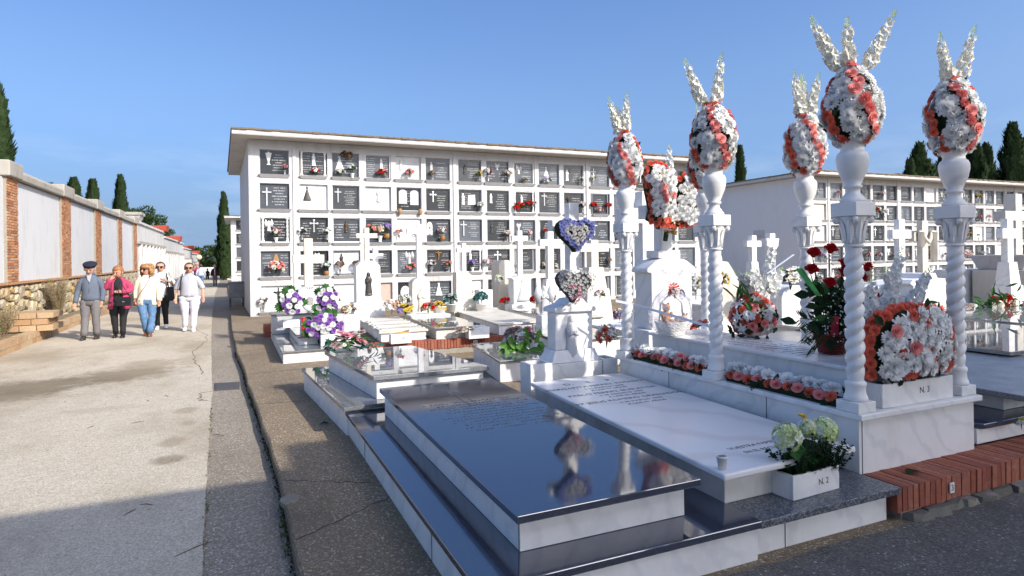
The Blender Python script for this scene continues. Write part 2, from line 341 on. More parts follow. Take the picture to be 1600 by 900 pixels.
def mat_plaque(name, base, ink, mode, polish=0.18, speck=0.0):
    """a niche plaque: stone with several engraved lines of small lettering, laid out per plaque"""
    k = NB(name); G = k.coord('Generated'); s = k.n("ShaderNodeSeparateXYZ"); k.l(G, s.inputs[0]); x, z = s.outputs[0], s.outputs[2]
    r = k.rnd()
    nl = k.math('ADD', 8.0, k.math('MULTIPLY', r, 4.0))
    zz = k.math('MULTIPLY', z, nl); row = k.math('FLOOR', zz); fr = k.math('FRACT', zz)
    band = k.math('MULTIPLY', k.math('GREATER_THAN', fr, 0.34), k.math('LESS_THAN', fr, 0.70))
    cv = k.n("ShaderNodeCombineXYZ"); k.l(row, cv.inputs[0]); k.l(k.math('MULTIPLY', r, 91.0), cv.inputs[1])
    wn = k.n("ShaderNodeTexWhiteNoise", noise_dimensions='2D'); k.l(cv.outputs[0], wn.inputs['Vector'])
    if mode == 'centre': c0, hw = 0.5, 0.36
    elif mode == 'right': c0, hw = 0.66, 0.26
    elif mode == 'left': c0, hw = 0.34, 0.26
    else: c0, hw = None, 0.2
    if c0 is None:
        xa = k.math('SUBTRACT', 0.5, k.math('ABSOLUTE', k.math('SUBTRACT', x, 0.5))); dx = k.math('ABSOLUTE', k.math('SUBTRACT', xa, 0.22))
    else: dx = k.math('ABSOLUTE', k.math('SUBTRACT', x, c0))
    ln = k.math('MULTIPLY', k.math('ADD', 0.35, k.math('MULTIPLY', wn.outputs[0], 0.65)), hw)
    inside = k.math('LESS_THAN', dx, ln)
    cx_ = k.n("ShaderNodeCombineXYZ"); k.l(k.math('MULTIPLY', x, 34.0), cx_.inputs[0]); k.l(k.math('MULTIPLY', row, 7.3), cx_.inputs[1]); k.l(k.math('MULTIPLY', r, 50.0), cx_.inputs[2])
    let = k.noise(cx_.outputs[0], 1.6, 2, 0.7)
    let = k.math('GREATER_THAN', let, 0.46)
    skip = k.math('GREATER_THAN', wn.outputs[0], 0.12)
    rng = k.math('MULTIPLY', k.math('GREATER_THAN', z, 0.14), k.math('LESS_THAN', z, 0.9))
    f = k.math('MULTIPLY', k.math('MULTIPLY', band, inside), k.math('MULTIPLY', k.math('MULTIPLY', let, skip), rng))
    c = k.mix(k.ramp(k.noise(k.pos(), 5, 5, 0.7), [(0.3, 0.0), (0.7, 1.0)]), base, [q * 0.72 for q in base])
    g = k.ramp(k.rnd(), [(0, 0.6), (1, 1.35)]); c = k.mix(1.0, c, g, 'MULTIPLY')
    c = k.mix(k.math('MULTIPLY', f, 0.6), c, ink)
    return k.set(c, polish, 0.5)
for md in ('centre', 'right', 'left', 'double'):
    mat_plaque("black_plaque_" + md, (0.048, 0.051, 0.054), (0.50, 0.50, 0.48), md)
    mat_plaque("grey_plaque_" + md, (0.105, 0.115, 0.128), (0.52, 0.53, 0.53), md)
    mat_plaque("white_plaque_" + md, (0.74, 0.74, 0.73), (0.36, 0.36, 0.37), md, 0.3)

def mat_wrap():
    k = NB("cellophane"); k.set((0.95, 0.9, 0.93), 0.08, 0.6)
    tr = k.n("ShaderNodeBsdfTransparent"); ms = k.n("ShaderNodeMixShader")
    n = k.noise(k.coord('Object'), 9, 4, 0.7); lw = k.n("ShaderNodeLayerWeight"); lw.inputs[0].default_value = 0.35
    f = k.math('ADD', k.ramp(n, [(0.45, 0.05), (0.7, 0.5)]), k.math('MULTIPLY', lw.outputs[1], 0.45)); f = k.math('MINIMUM', f, 0.85)
    k.bump(k.noise(k.coord('Object'), 14, 3, 0.6), 0.8, 0.03)
    o = [x for x in k.t.nodes if x.type == 'OUTPUT_MATERIAL'][0]
    k.l(f, ms.inputs[0]); k.l(tr.outputs[0], ms.inputs[1]); k.l(k.b.outputs[0], ms.inputs[2]); k.l(ms.outputs[0], o.inputs[0])
mat_wrap()
# ------------------------------------------------------------------ mesh helpers
class MB:
    def __init__(s): s.v = []; s.f = []
    def add(s, vs, fs, M=None):
        o = len(s.v)
        s.v += [tuple(M @ Vector(p)) if M else tuple(p) for p in vs]
        s.f += [tuple(i + o for i in f) for f in fs]; return s
    def box(s, x0, x1, y0, y1, z0, z1, M=None):
        return s.add([(x0, y0, z0), (x1, y0, z0), (x1, y1, z0), (x0, y1, z0), (x0, y0, z1), (x1, y0, z1), (x1, y1, z1), (x0, y1, z1)],
                     [(0, 3, 2, 1), (4, 5, 6, 7), (0, 1, 5, 4), (1, 2, 6, 5), (2, 3, 7, 6), (3, 0, 4, 7)], M)
    def prism(s, q, z0, z1, q2=None, M=None):
        """q: footprint (counter-clockwise xy corners); q2: top footprint"""
        q2 = q2 or q; n = len(q)
        z0 = z0 if hasattr(z0, '__len__') else [z0] * n; z1 = z1 if hasattr(z1, '__len__') else [z1] * n
        vs = [(p[0], p[1], z) for p, z in zip(q, z0)] + [(p[0], p[1], z) for p, z in zip(q2, z1)]
        fs = [tuple(reversed(range(n))), tuple(range(n, 2 * n))] + [(i, (i + 1) % n, n + (i + 1) % n, n + i) for i in range(n)]
        return s.add(vs, fs, M)
    def extrude_xz(s, pts, y0, y1, M=None):
        """outline in x,z (counter-clockwise seen from -y) given depth y0..y1"""
        n = len(pts)
        vs = [(p[0], y0, p[1]) for p in pts] + [(p[0], y1, p[1]) for p in pts]
        fs = [tuple(range(n)), tuple(reversed(range(n, 2 * n)))] + [(i, n + i, n + (i + 1) % n, (i + 1) % n) for i in range(n)]
        return s.add(vs, fs, M)
    def tube(s, pts, rad, n=8, M=None, cap=True):
        pts = [Vector(p) for p in pts]; m_ = len(pts); o = len(s.v); ref = Vector((0.31, 0.95, 0.11))
        rad = rad if hasattr(rad, '__len__') else [rad] * m_
        for i, p in enumerate(pts):
            d = (pts[min(i + 1, m_ - 1)] - pts[max(i - 1, 0)]).normalized()
            a = d.cross(ref); a = a.normalized() if a.length > 1e-5 else d.orthogonal().normalized(); b = d.cross(a)
            for k in range(n):
                t = 2 * math.pi * k / n; q = p + (a * math.cos(t) + b * math.sin(t)) * rad[i]
                s.v.append(tuple(M @ q) if M else tuple(q))
        for i in range(m_ - 1):
            for k in range(n): s.f.append((o + i * n + k, o + i * n + (k + 1) % n, o + (i + 1) * n + (k + 1) % n, o + (i + 1) * n + k))
        if cap: s.f.append(tuple(o + k for k in reversed(range(n)))); s.f.append(tuple(o + (m_ - 1) * n + k for k in range(n)))
        return s
    def lathe(s, prof, n=24, M=None, fn=None):
        o = len(s.v)
        for r, z in prof:
            for k in range(n):
                t = 2 * math.pi * k / n; rr = fn(r, z, t) if fn else r
                p = Vector((rr * math.cos(t), rr * math.sin(t), z)); s.v.append(tuple(M @ p) if M else tuple(p))
        for i in range(len(prof) - 1):
            for k in range(n): s.f.append((o + i * n + k, o + i * n + (k + 1) % n, o + (i + 1) * n + (k + 1) % n, o + (i + 1) * n + k))
        s.f.append(tuple(o + k for k in reversed(range(n)))); s.f.append(tuple(o + (len(prof) - 1) * n + k for k in range(n)))
        return s
    def ball(s, c, r, n=10, M=None):
        rx, ry, rz = r if hasattr(r, '__len__') else (r, r, r); c = Vector(c); k = max(4, n // 2)
        T = Matrix.Translation(c) @ Matrix.Diagonal((rx, ry, rz, 1))
        return s.lathe([(max(0.02, math.sin(math.pi * i / k)), -math.cos(math.pi * i / k)) for i in range(k + 1)], n, (M @ T) if M else T)
    def mesh(s, name, mat, smooth=False):
        me = bpy.data.meshes.new(name); me.from_pydata(s.v, [], s.f); me.update()
        if mat: me.materials.append(MAT[mat] if isinstance(mat, str) else mat)
        if smooth: me.shade_smooth()
        return me
    def build(s, name, mat, parent=None, smooth=False, bevel=0, seg=2, **props):
        o = link(name, s.mesh(name, mat, smooth), parent)
        if bevel: add_bevel(o, bevel, seg)
        for a, b in props.items(): o[a] = b
        return o
def add_bevel(o, w, seg=2):
    b = o.modifiers.new("bevel", 'BEVEL'); b.width = w; b.segments = seg; b.limit_method = 'ANGLE'; b.angle_limit = R(40)
    b.harden_normals = False
def link(name, me, parent=None, M=None):
    o = bpy.data.objects.new(name, me); COL.objects.link(o)
    if parent is not None: o.parent = parent
    if M is not None: o.matrix_local = M
    return o
def tag(o, label, cat, group=None, kind=None):
    o['label'] = label; o['category'] = cat
    if group: o['group'] = group
    if kind: o['kind'] = kind
    return o
def thing(name, label, cat, loc=(0, 0, 0), rz=0, group=None):
    o = bpy.data.objects.new(name, None); COL.objects.link(o); o.location = loc; o.rotation_euler = (0, 0, rz); o.empty_display_size = 0.1
    return tag(o, label, cat, group)
def struct(o): o['kind'] = 'structure'; return o
def stuff(o): o['kind'] = 'stuff'; return o
def dup(root, loc, rz=None, label=None, scale=None):
    r = root.copy(); COL.objects.link(r); r.location = loc
    if rz is not None: r.rotation_euler = (0, 0, rz)
    if scale: r.scale = (scale,) * 3
    if label: r['label'] = label
    for ch in list(root.children):
        c = ch.copy(); COL.objects.link(c); c.parent = r
        for g in list(ch.children):
            d = g.copy(); COL.objects.link(d); d.parent = c
    return r
def grid_sheet(name, xs_fn, ys, nx, z_fn, mat):
    """sheet between left/right edge functions of y"""
    b = MB()
    for y in ys:
        x0, x1 = xs_fn(y)
        for i in range(nx + 1):
            x = x0 + (x1 - x0) * i / nx; b.v.append((x, y, z_fn(x, y)))
    for j in range(len(ys) - 1):
        for i in range(nx):
            a = j * (nx + 1) + i; b.f.append((a, a + 1, a + nx + 2, a + nx + 1))
    return b.build(name, mat)
def lerp_table(tab, y):
    if y <= tab[0][0]: return tab[0][1]
    for (a, b), (c, d) in zip(tab, tab[1:]):
        if y <= c: return b + (d - b) * (y - a) / (c - a)
    return tab[-1][1]
def text_mesh(name, txt, size, mat, parent, M, align='CENTER', depth=0.0006):
    c = bpy.data.curves.new(name, 'FONT'); c.body = txt; c.size = size; c.align_x = align; c.align_y = 'CENTER'; c.extrude = depth; c.resolution_u = 3
    t = bpy.data.objects.new(name, c); COL.objects.link(t)
    bpy.context.view_layer.update()
    me = bpy.data.meshes.new_from_object(t); bpy.data.objects.remove(t); bpy.data.curves.remove(c)
    me.name = name; me.materials.clear(); me.materials.append(MAT[mat])
    return link(name, me, parent, M)

# ------------------------------------------------------------------ ground, road, pavement
def road_z(y): return -0.10 - max(0, y - 22) * 0.0085
KERB = [(-10, .34), (2, .31), (3.4, .298), (5.5, .29), (6.6, .25), (7.8, .214), (9.2, .15), (10.8, .116), (12.5, .03), (14.4, -.01), (16.4, -.06), (20, -.10), (30, -.15), (95, -1.0)]
ROAD = [(-10, -.12), (3.9, -.186), (6.5, -.235), (9.4, -.29), (13, -.40), (16.9, -.52), (26, -.73), (40, -1.0), (95, -1.6)]
def jag(y, amp, f, seed): return amp * (mnoise.noise(Vector((y * f, seed, 0.3))) + 0.5 * mnoise.noise(Vector((y * f * 2.7, seed + 5, 0.7))))
ys = [-10 + 0.5 * i for i in range(22)] + [1 + 0.09 * i for i in range(230)] + [22 + 2 * i for i in range(38)]
g = MB().add([(-900, -900, 0), (900, -900, 0), (900, 1500, 0), (-900, 1500, 0)], [(0, 1, 2, 3)]).build("ground", "bare_earth"); g.location.z = -0.95; struct(g)
o = grid_sheet("earth", lambda y: (-60, 70), [-60, -30, -10, 0, 10, 22, 30, 40, 50, 60, 70, 80, 95, 140], 1, lambda x, y: road_z(y) - 0.03, "bare_earth"); struct(o)
o = grid_sheet("gutter", lambda y: (lerp_table(ROAD, y) - 0.25, lerp_table(KERB, y) + 0.2), ys, 3, lambda x, y: road_z(y) - 0.006 + 0.004 * mnoise.noise(Vector((x * 3, y * 3, 0))), "gutter_concrete"); struct(o)
o = grid_sheet("road", lambda y: (-4.6, lerp_table(ROAD, y) + jag(y, 0.012, 2.2, 1.0)), ys, 6, lambda x, y: road_z(y) + 0.006, "road_concrete"); struct(o)
# thickness of the road's edge and of the pavement edge is real: a vertical face under each
def pavement():
    b = MB(); yy = [y for y in ys if y <= 60]
    n = len(yy)
    for y in yy:
        x = lerp_table(KERB, y) + jag(y, 0.010, 1.7, 9.0)
        z = min(0.0, road_z(y) + 0.10)
        b.v += [(x + 0.012 * mnoise.noise(Vector((y * 5, 2, 2))), y, road_z(y) - 0.05), (x, y, z - 0.012), (x + 0.014, y, z), (x + 1.2, y, z), (75, y, z)]
    for j in range(n - 1):
        for i in range(4):
            a = j * 5 + i; b.f.append((a, a + 1, a + 6, a + 5)[::-1])
    return b.build("pavement", "pavement_concrete")
struct(pavement())
# weeds and dark litter in the open joint along the kerb
b = MB(); random.seed(3)
for i in range(85):
    y = random.choice([random.uniform(3.3, 9), random.gauss(6.0, .25), random.gauss(8.3, .3), random.gauss(4.2, .25)]); x = lerp_table(KERB, y) - random.uniform(0.0, 0.05); z = road_z(y)
    for k in range(5):
        a = random.uniform(0, 6.28); h = random.uniform(.015, .05); d = Vector((math.cos(a), math.sin(a), 0)) * h * random.uniform(.3, 1.0)
        p = Vector((x, y, z)); w = Vector((-d.y, d.x, 0)).normalized() * .003
        b.add([p - w, p + w, p + d + Vector((0, 0, h))], [(0, 1, 2)])
for i in range(45):
    y = random.uniform(3.3, 8.5); x = lerp_table(ROAD, y) + random.uniform(-.01, .02); z = road_z(y)
    for k in range(5):
        a = random.uniform(0, 6.28); h = random.uniform(.01, .03); d = Vector((math.cos(a), math.sin(a), 0)) * h
        p = Vector((x, y, z)); w = Vector((-d.y, d.x, 0)).normalized() * .003
        b.add([p - w, p + w, p + d + Vector((0, 0, h))], [(0, 1, 2)])
stuff(b.build("weeds", "grass_blade"))
# crumbled dark soil and grit along the joint
b = MB(); random.seed(5)
for i in range(1500):
    y = random.uniform(2.6, 13); x = lerp_table(KERB, y) - abs(random.gauss(0, .016)) + .008; r = random.uniform(.002, .007); z = road_z(y)
    M = Matrix.Translation((x, y, z + r * .3)) @ Euler((random.random() * 6, random.random() * 6, 0)).to_matrix().to_4x4()
    b.box(-r, r, -r * .7, r * .7, -r * .5, r * .5, M)
stuff(b.build("grit", "potting_soil"))
# darker worn path in front of the nearest graves
b = MB(); random.seed(17); n = 60
for i in range(n + 1):
    x = 1.2 + 8.8 * i / n; y1 = 2.50 + .03 * mnoise.noise(Vector((x * 2.1, 4, 1))) + .02 * mnoise.noise(Vector((x * 7, 2, 1)))
    b.v += [(x - .25 * max(0, (1.9 - x)), -2.0, .0035), (x, y1, .0035)]
for i in range(n): b.f.append((2 * i, 2 * i + 2, 2 * i + 3, 2 * i + 1))
struct(b.build("path", "dark_path"))
# dry leaf bits and small chips scattered over road and pavement
b = MB(); random.seed(23)
for i in range(420):
    if random.random() < .55: x, y = random.uniform(-3.6, -.3), random.uniform(3.4, 17); z = road_z(y) + .0065
    else: x, y = random.uniform(.3, 3.5), random.choice([random.uniform(2.0, 2.55), random.uniform(4, 10)]); z = .002; x = x if y < 2.6 else random.uniform(.3, .85)
    a = random.uniform(0, 6.28); l = random.uniform(.005, .022); w = l * random.uniform(.15, .5); d = Vector((math.cos(a), math.sin(a), 0)); s_ = Vector((-d.y, d.x, 0)); p = Vector((x, y, z))
    b.add([p - d * l, p + s_ * w + Vector((0, 0, .003)), p + d * l, p - s_ * w + Vector((0, 0, .001)), p + Vector((0, 0, .005))], [(0, 3, 4), (3, 2, 4), (2, 1, 4), (1, 0, 4)])
stuff(b.build("litter", "dry_twig"))
# cracks and open joints across the pavement
b = MB(); random.seed(6)
for y0, x1, dy_ in ((9.85, 1.2, .12), (7.75, .75, -.05), (12.4, .65, .1), (5.0, .9, -.35), (3.9, 1.1, .5)):
    x = lerp_table(KERB, y0) + .02; p = Vector((x, y0)); n = 14
    for i in range(n):
        q = Vector((x + (x1 - x) * (i + 1) / n, y0 + dy_ * (i + 1) / n + random.gauss(0, .012))); d = (q - p).normalized(); w = Vector((-d.y, d.x)) * random.uniform(.002, .005)
        b.prism([tuple(p - w), tuple(q - w), tuple(q + w), tuple(p + w)], -.002, .0015); p = q
for pts in ([(-.55, 15.2), (-.75, 13.6), (-.62, 12.1), (-.44, 10.6)], [(-1.0, 18.6), (-.62, 16.4), (-.55, 15.2)], [(-.29, 9.3), (-.42, 9.25), (-.40, 8.75), (-.27, 8.7)]):
    P_ = []
    for a_, c_ in zip(pts, pts[1:]):
        for k in range(8): P_.append(Vector((a_[0] + (c_[0] - a_[0]) * k / 8 + random.gauss(0, .015), a_[1] + (c_[1] - a_[1]) * k / 8)))
    for p, q in zip(P_, P_[1:]):
        d = (q - p).normalized(); w = Vector((-d.y, d.x)) * random.uniform(.003, .007); b.prism([tuple(p - w), tuple(q - w), tuple(q + w), tuple(p + w)], road_z(p.y) + .004, road_z(p.y) + .0075)
stuff(b.build("crack_dirt", "potting_soil"))
# fallen twigs and leaves on the road and pavement
for i, (px, py, z, a, l) in enumerate([(735/2.432, 530+800/2.432, -.1, .6, .12), (215, 661, -.1, .2, .06), (142, 668, -.1, 1.0, .05), (231, 627, -.1, 1.9, .05), (203, 802, -.1, 1.0, .06), (341, 681, -.1, 2.3, .08), (229, 790, -.1, 2.6, .05), (260, 620, -.1, 2.2, .05)]):
    p = gz(px, py, z); d = Vector((math.cos(a), math.sin(a), 0)) * l
    o = MB().tube([p - d + Vector((0, 0, .006)), p + d * .1 + Vector((0.004, 0, .012)), p + d + Vector((0, 0, .006))], [.003, .0035, .002], 5).build("twig", "bark")
    tag(o, ["long dry twig across the road edge in the near shade", "short twig in the sun on the road beyond the dark stains", "tiny twig on the sunlit road nearest the planter side", "thin twig on the sunlit road among the brown streaks", "thin twig in the shade near the middle of the road", "twig lying on the gutter concrete beyond the shade line", "short twig at the edge of the shade on the road", "tiny twig beside the drain cover side of the road"][i], "twig", "twigs fallen on the road")
# drain cover
p0, p1, p2, p3 = gz(336, 610, -.1), gz(374, 608, -.1), gz(375, 597, -.1), gz(335, 599, -.1)
q = [(p.x, p.y) for p in (p0, p1, p2, p3)]
t = thing("drain_cover", "dark iron drain cover set in the concrete gutter", "drain cover", (0, 0, 0))
MB().prism(q, -.115, -.094).build("cover_frame", "iron_cover", t, bevel=.004)
c = Vector((sum(p[0] for p in q) / 4, sum(p[1] for p in q) / 4)); q2 = [tuple(c + (Vector(p) - c) * .9) for p in q]
pl = MB().prism(q2, -.11, -.089).build("cover_plate", "iron_cover", t, bevel=.003)
b = MB()
for i in range(7):
    f = (i + 1) / 8; a = Vector(q2[0]).lerp(Vector(q2[1]), f); d = Vector(q2[3]).lerp(Vector(q2[2]), f); e = a.lerp(d, .12); h = a.lerp(d, .88); w = .006
    b.prism([(e.x - w, e.y), (e.x + w, e.y), (h.x + w, h.y), (h.x - w, h.y)], -.0885, -.086)
b.build("cover_rib", "iron_cover", pl)
# round patch of old concrete at the pavement edge
p = gz(455, 780, 0)
b = MB(); n = 20
b.lathe([(.075 + .0, -.03), (.078, .004), (.07, .008)], n, Matrix.Translation((p.x - .01, p.y, 0)) @ Matrix.Diagonal((.75, 1.25, 1, 1)), lambda r, z, t: r * (1 + .12 * math.sin(2 * t + 1) + .06 * math.sin(5 * t)))
tag(b.build("concrete_patch", "kerb_stone"), "round grey concrete patch at the broken pavement edge", "patch")

# ------------------------------------------------------------------ niche blocks
EXT = []                                       # (callable) small bouquets are placed after flower meshes exist
ROWZ = [(4.18, 4.92), (3.16, 3.92), (2.16, 2.92), (1.15, 1.91), (0.12, 0.88)]
GLYPH = {}
def cross_mesh(name, w, h, t, d, arm, mat):
    b = MB(); a0 = h * arm
    pts = [(-t, 0), (t, 0), (t, a0 - t), (w, a0 - t), (w, a0 + t), (t, a0 + t), (t, h), (-t, h), (-t, a0 + t), (-w, a0 + t), (-w, a0 - t), (-t, a0 - t)]
    b.extrude_xz(pts, -d, 0); return b.mesh(name, mat)
def virgin(b, h, flat=0.55, M=None, spread=0.2):
    """robed standing figure, flattened like a relief, base at z=0, back at y=0"""
    T = (M or Matrix.Identity(4)) @ Matrix.Diagonal((1, flat, 1, 1))
    b.lathe([(.16 * h, 0), (.17 * h, .04 * h), (.13 * h, .06 * h), (spread * .72 * h, .10 * h), (.125 * h, .35 * h), (.12 * h, .55 * h), (.135 * h, .68 * h), (.10 * h, .77 * h), (.055 * h, .81 * h)], 14, T,
            lambda r, z, t: r * (1 + (.10 * math.sin(7 * t + z * 9 / h) if z < .6 * h else 0)))
    b.ball((0, -.01 * h, .88 * h), (.062 * h, .065 * h, .085 * h), 10, T)
    b.lathe([(.10 * h, .70 * h), (.10 * h, .84 * h), (.085 * h, .93 * h), (.03 * h, .985 * h)], 10, T @ Matrix.Translation((0, .05 * h, 0)))
    b.tube([(-.12 * h, -.02 * h, .68 * h), (-.10 * h, -.15 * h, .56 * h), (-.01 * h, -.17 * h, .62 * h)], .032 * h, 6, T)
    b.tube([(.12 * h, -.02 * h, .68 * h), (.10 * h, -.15 * h, .56 * h), (.01 * h, -.17 * h, .62 * h)], .032 * h, 6, T)
    return b
def cone_virgin(b, h):
    b.lathe([(.30 * h, 0), (.29 * h, .05 * h), (.16 * h, .45 * h), (.085 * h, .72 * h), (.05 * h, .78 * h), (.055 * h, .86 * h), (.08 * h, .92 * h), (.10 * h, .98 * h), (.02 * h, 1.0 * h)], 14, Matrix.Diagonal((1, .25, 1, 1)))
    return b
def chalice(b, h):
    b.lathe([(.16 * h, 0), (.15 * h, .05 * h), (.05 * h, .12 * h), (.07 * h, .30 * h), (.17 * h, .62 * h), (.24 * h, .92 * h), (.26 * h, .97 * h), (.22 * h, 1.0 * h)], 16, Matrix.Diagonal((1, .3, 1, 1)))
    b.ball((0, 0, 1.03 * h), (.09 * h, .03 * h, .08 * h), 10); return b
def angel(b, h):
    virgin(b, h * .85, .5)
    for s in (-1, 1):
        b.extrude_xz([(s * .05 * h, .45 * h), (s * .26 * h, .30 * h), (s * .34 * h, .62 * h), (s * .22 * h, .95 * h), (s * .10 * h, .72 * h)][::s], -.03 * h, 0)
    return b
def glyph_mesh(kind, mat):
    key = (kind, mat)
    if key in GLYPH: return GLYPH[key]
    b = MB()
    if kind == 'cross': me = cross_mesh("cross", .085, .36, .014, .02, .74, mat)
    elif kind == 'ornate_cross':
        me_b = MB(); 
        for (x, z, r) in ((0, .0, .03), (0, .34, .035), (-.1, .24, .035), (.1, .24, .035)): me_b.ball((x, -.01, z), (r, .012, r), 8)
        me_b.box(-.016, .016, -.02, 0, 0, .34); me_b.box(-.1, .1, -.019, -.001, .224, .256); me = me_b.mesh("cross", mat)
    elif kind == 'crucifix':
        b.box(-.018, .018, -.02, 0, 0, .48); b.box(-.15, .15, -.019, 0, .33, .366)
        b.tube([(-.13, -.035, .37), (0, -.04, .31), (.13, -.035, .37)], .014, 6); b.tube([(0, -.035, .34), (.005, -.04, .2), (0, -.035, .06)], [.028, .026, .012], 6); b.ball((0, -.04, .375), .024, 8); me = b.mesh("crucifix", mat)
    elif kind == 'virgin': me = virgin(b, .36).mesh("figure", mat, True)
    elif kind == 'cone': me = cone_virgin(b, .38).mesh("figure", mat, True)
    elif kind == 'chalice': me = chalice(b, .36).mesh("chalice", mat, True)
    elif kind == 'angel': me = angel(b, .36).mesh("angel", mat, True)
    elif kind == 'triangle': me = b.extrude_xz([(-.18, 0), (.18, 0), (.03, .5), (-.03, .5)], -.012, 0).mesh("triangle", mat)
    elif kind == 'tablet':
        pts = [(-.14, 0), (.14, 0), (.14, .38)] + [(.14 * math.cos(a), .38 + .1 * math.sin(a)) for a in [math.pi * i / 8 for i in range(1, 8)]] + [(-.14, .38)]
        me = b.extrude_xz(pts, -.02, 0).mesh("tablet", mat)
    elif kind == 'book': me = b.extrude_xz([(-.14, 0), (.15, .02), (.13, .36), (-.12, .34)], -.02, 0).mesh("book", mat)
    elif kind == 'oval': me = b.lathe([(.12, 0), (.12, .02), (.10, .03)], 20, Matrix.Rotation(R(90), 4, 'X') @ Matrix.Diagonal((1, 1.35, 1, 1))).mesh("oval_photo", mat)
    elif kind == 'niche':
        pts = [(-.09, 0), (.09, 0), (.09, .30)] + [(.09 * math.cos(a), .30 + .13 * math.sin(a)) for a in [math.pi * i / 8 for i in range(1, 8)]] + [(-.09, .30)]
        me = b.extrude_xz(pts, -.012, 0).mesh("arch", mat)
    GLYPH[key] = me; return me
PLQ = {}
def plaque_mesh(w, h, mat):
    key = (round(w, 2), round(h, 2), mat)
    if key not in PLQ: PLQ[key] = MB().box(-w / 2, w / 2, -.025, 0, -h / 2, h / 2).mesh("plaque", mat)
    return PLQ[key]
SILL = {}
def ledge_mesh(w):
    k = round(w, 2)
    if k not in SILL: SILL[k] = MB().prism([(-w / 2, -.02), (w / 2, -.02), (w / 2, .10), (-w / 2, .10)], -.09, 0, [(-w / 2 - .05, -.11), (w / 2 + .05, -.11), (w / 2 + .05, .10), (-w / 2 - .05, .10)]).mesh("sill", "clean_whitewash")
    return SILL[k]
def frame_mesh(w, h, t, d, mat):
    k = ("fr", round(w, 2), round(h, 2), t, d, mat)
    if k not in PLQ:
        b = MB(); b.box(-w / 2 - t, -w / 2, -d, .0, -h / 2 - t, h / 2 + t); b.box(w / 2, w / 2 + t, -d, .0, -h / 2 - t, h / 2 + t)
        b.box(-w / 2, w / 2, -d + .001, .0, h / 2, h / 2 + t); b.box(-w / 2, w / 2, -d + .001, .0, -h / 2 - t, -h / 2); PLQ[k] = b.mesh("plaque_frame", mat)
    return PLQ[k]
def columns_mesh(w, h, mat, twist):
    k = ("co", round(w, 2), round(h, 2), mat, twist)
    if k not in PLQ:
        b = MB()
        for s in (-1, 1):
            b.lathe([(.045, -h / 2), (.045, -h / 2 + .04), (.028, -h / 2 + .06)] + [(.028 + (.008 * math.sin(i * 1.9) if twist else 0), -h / 2 + .06 + (h - .12) * i / 16) for i in range(17)] + [(.045, h / 2 - .03), (.05, h / 2)], 10, Matrix.Translation((s * (w / 2 + .03), -.05, 0)))
        b.box(-w / 2 - .09, w / 2 + .09, -.085, 0, -h / 2 - .03, -h / 2 - .001); b.box(-w / 2 - .09, w / 2 + .09, -.085, 0, h / 2 + .001, h / 2 + .03)
        PLQ[k] = b.mesh("side_columns", mat)
    return PLQ[k]
FRESH = {}
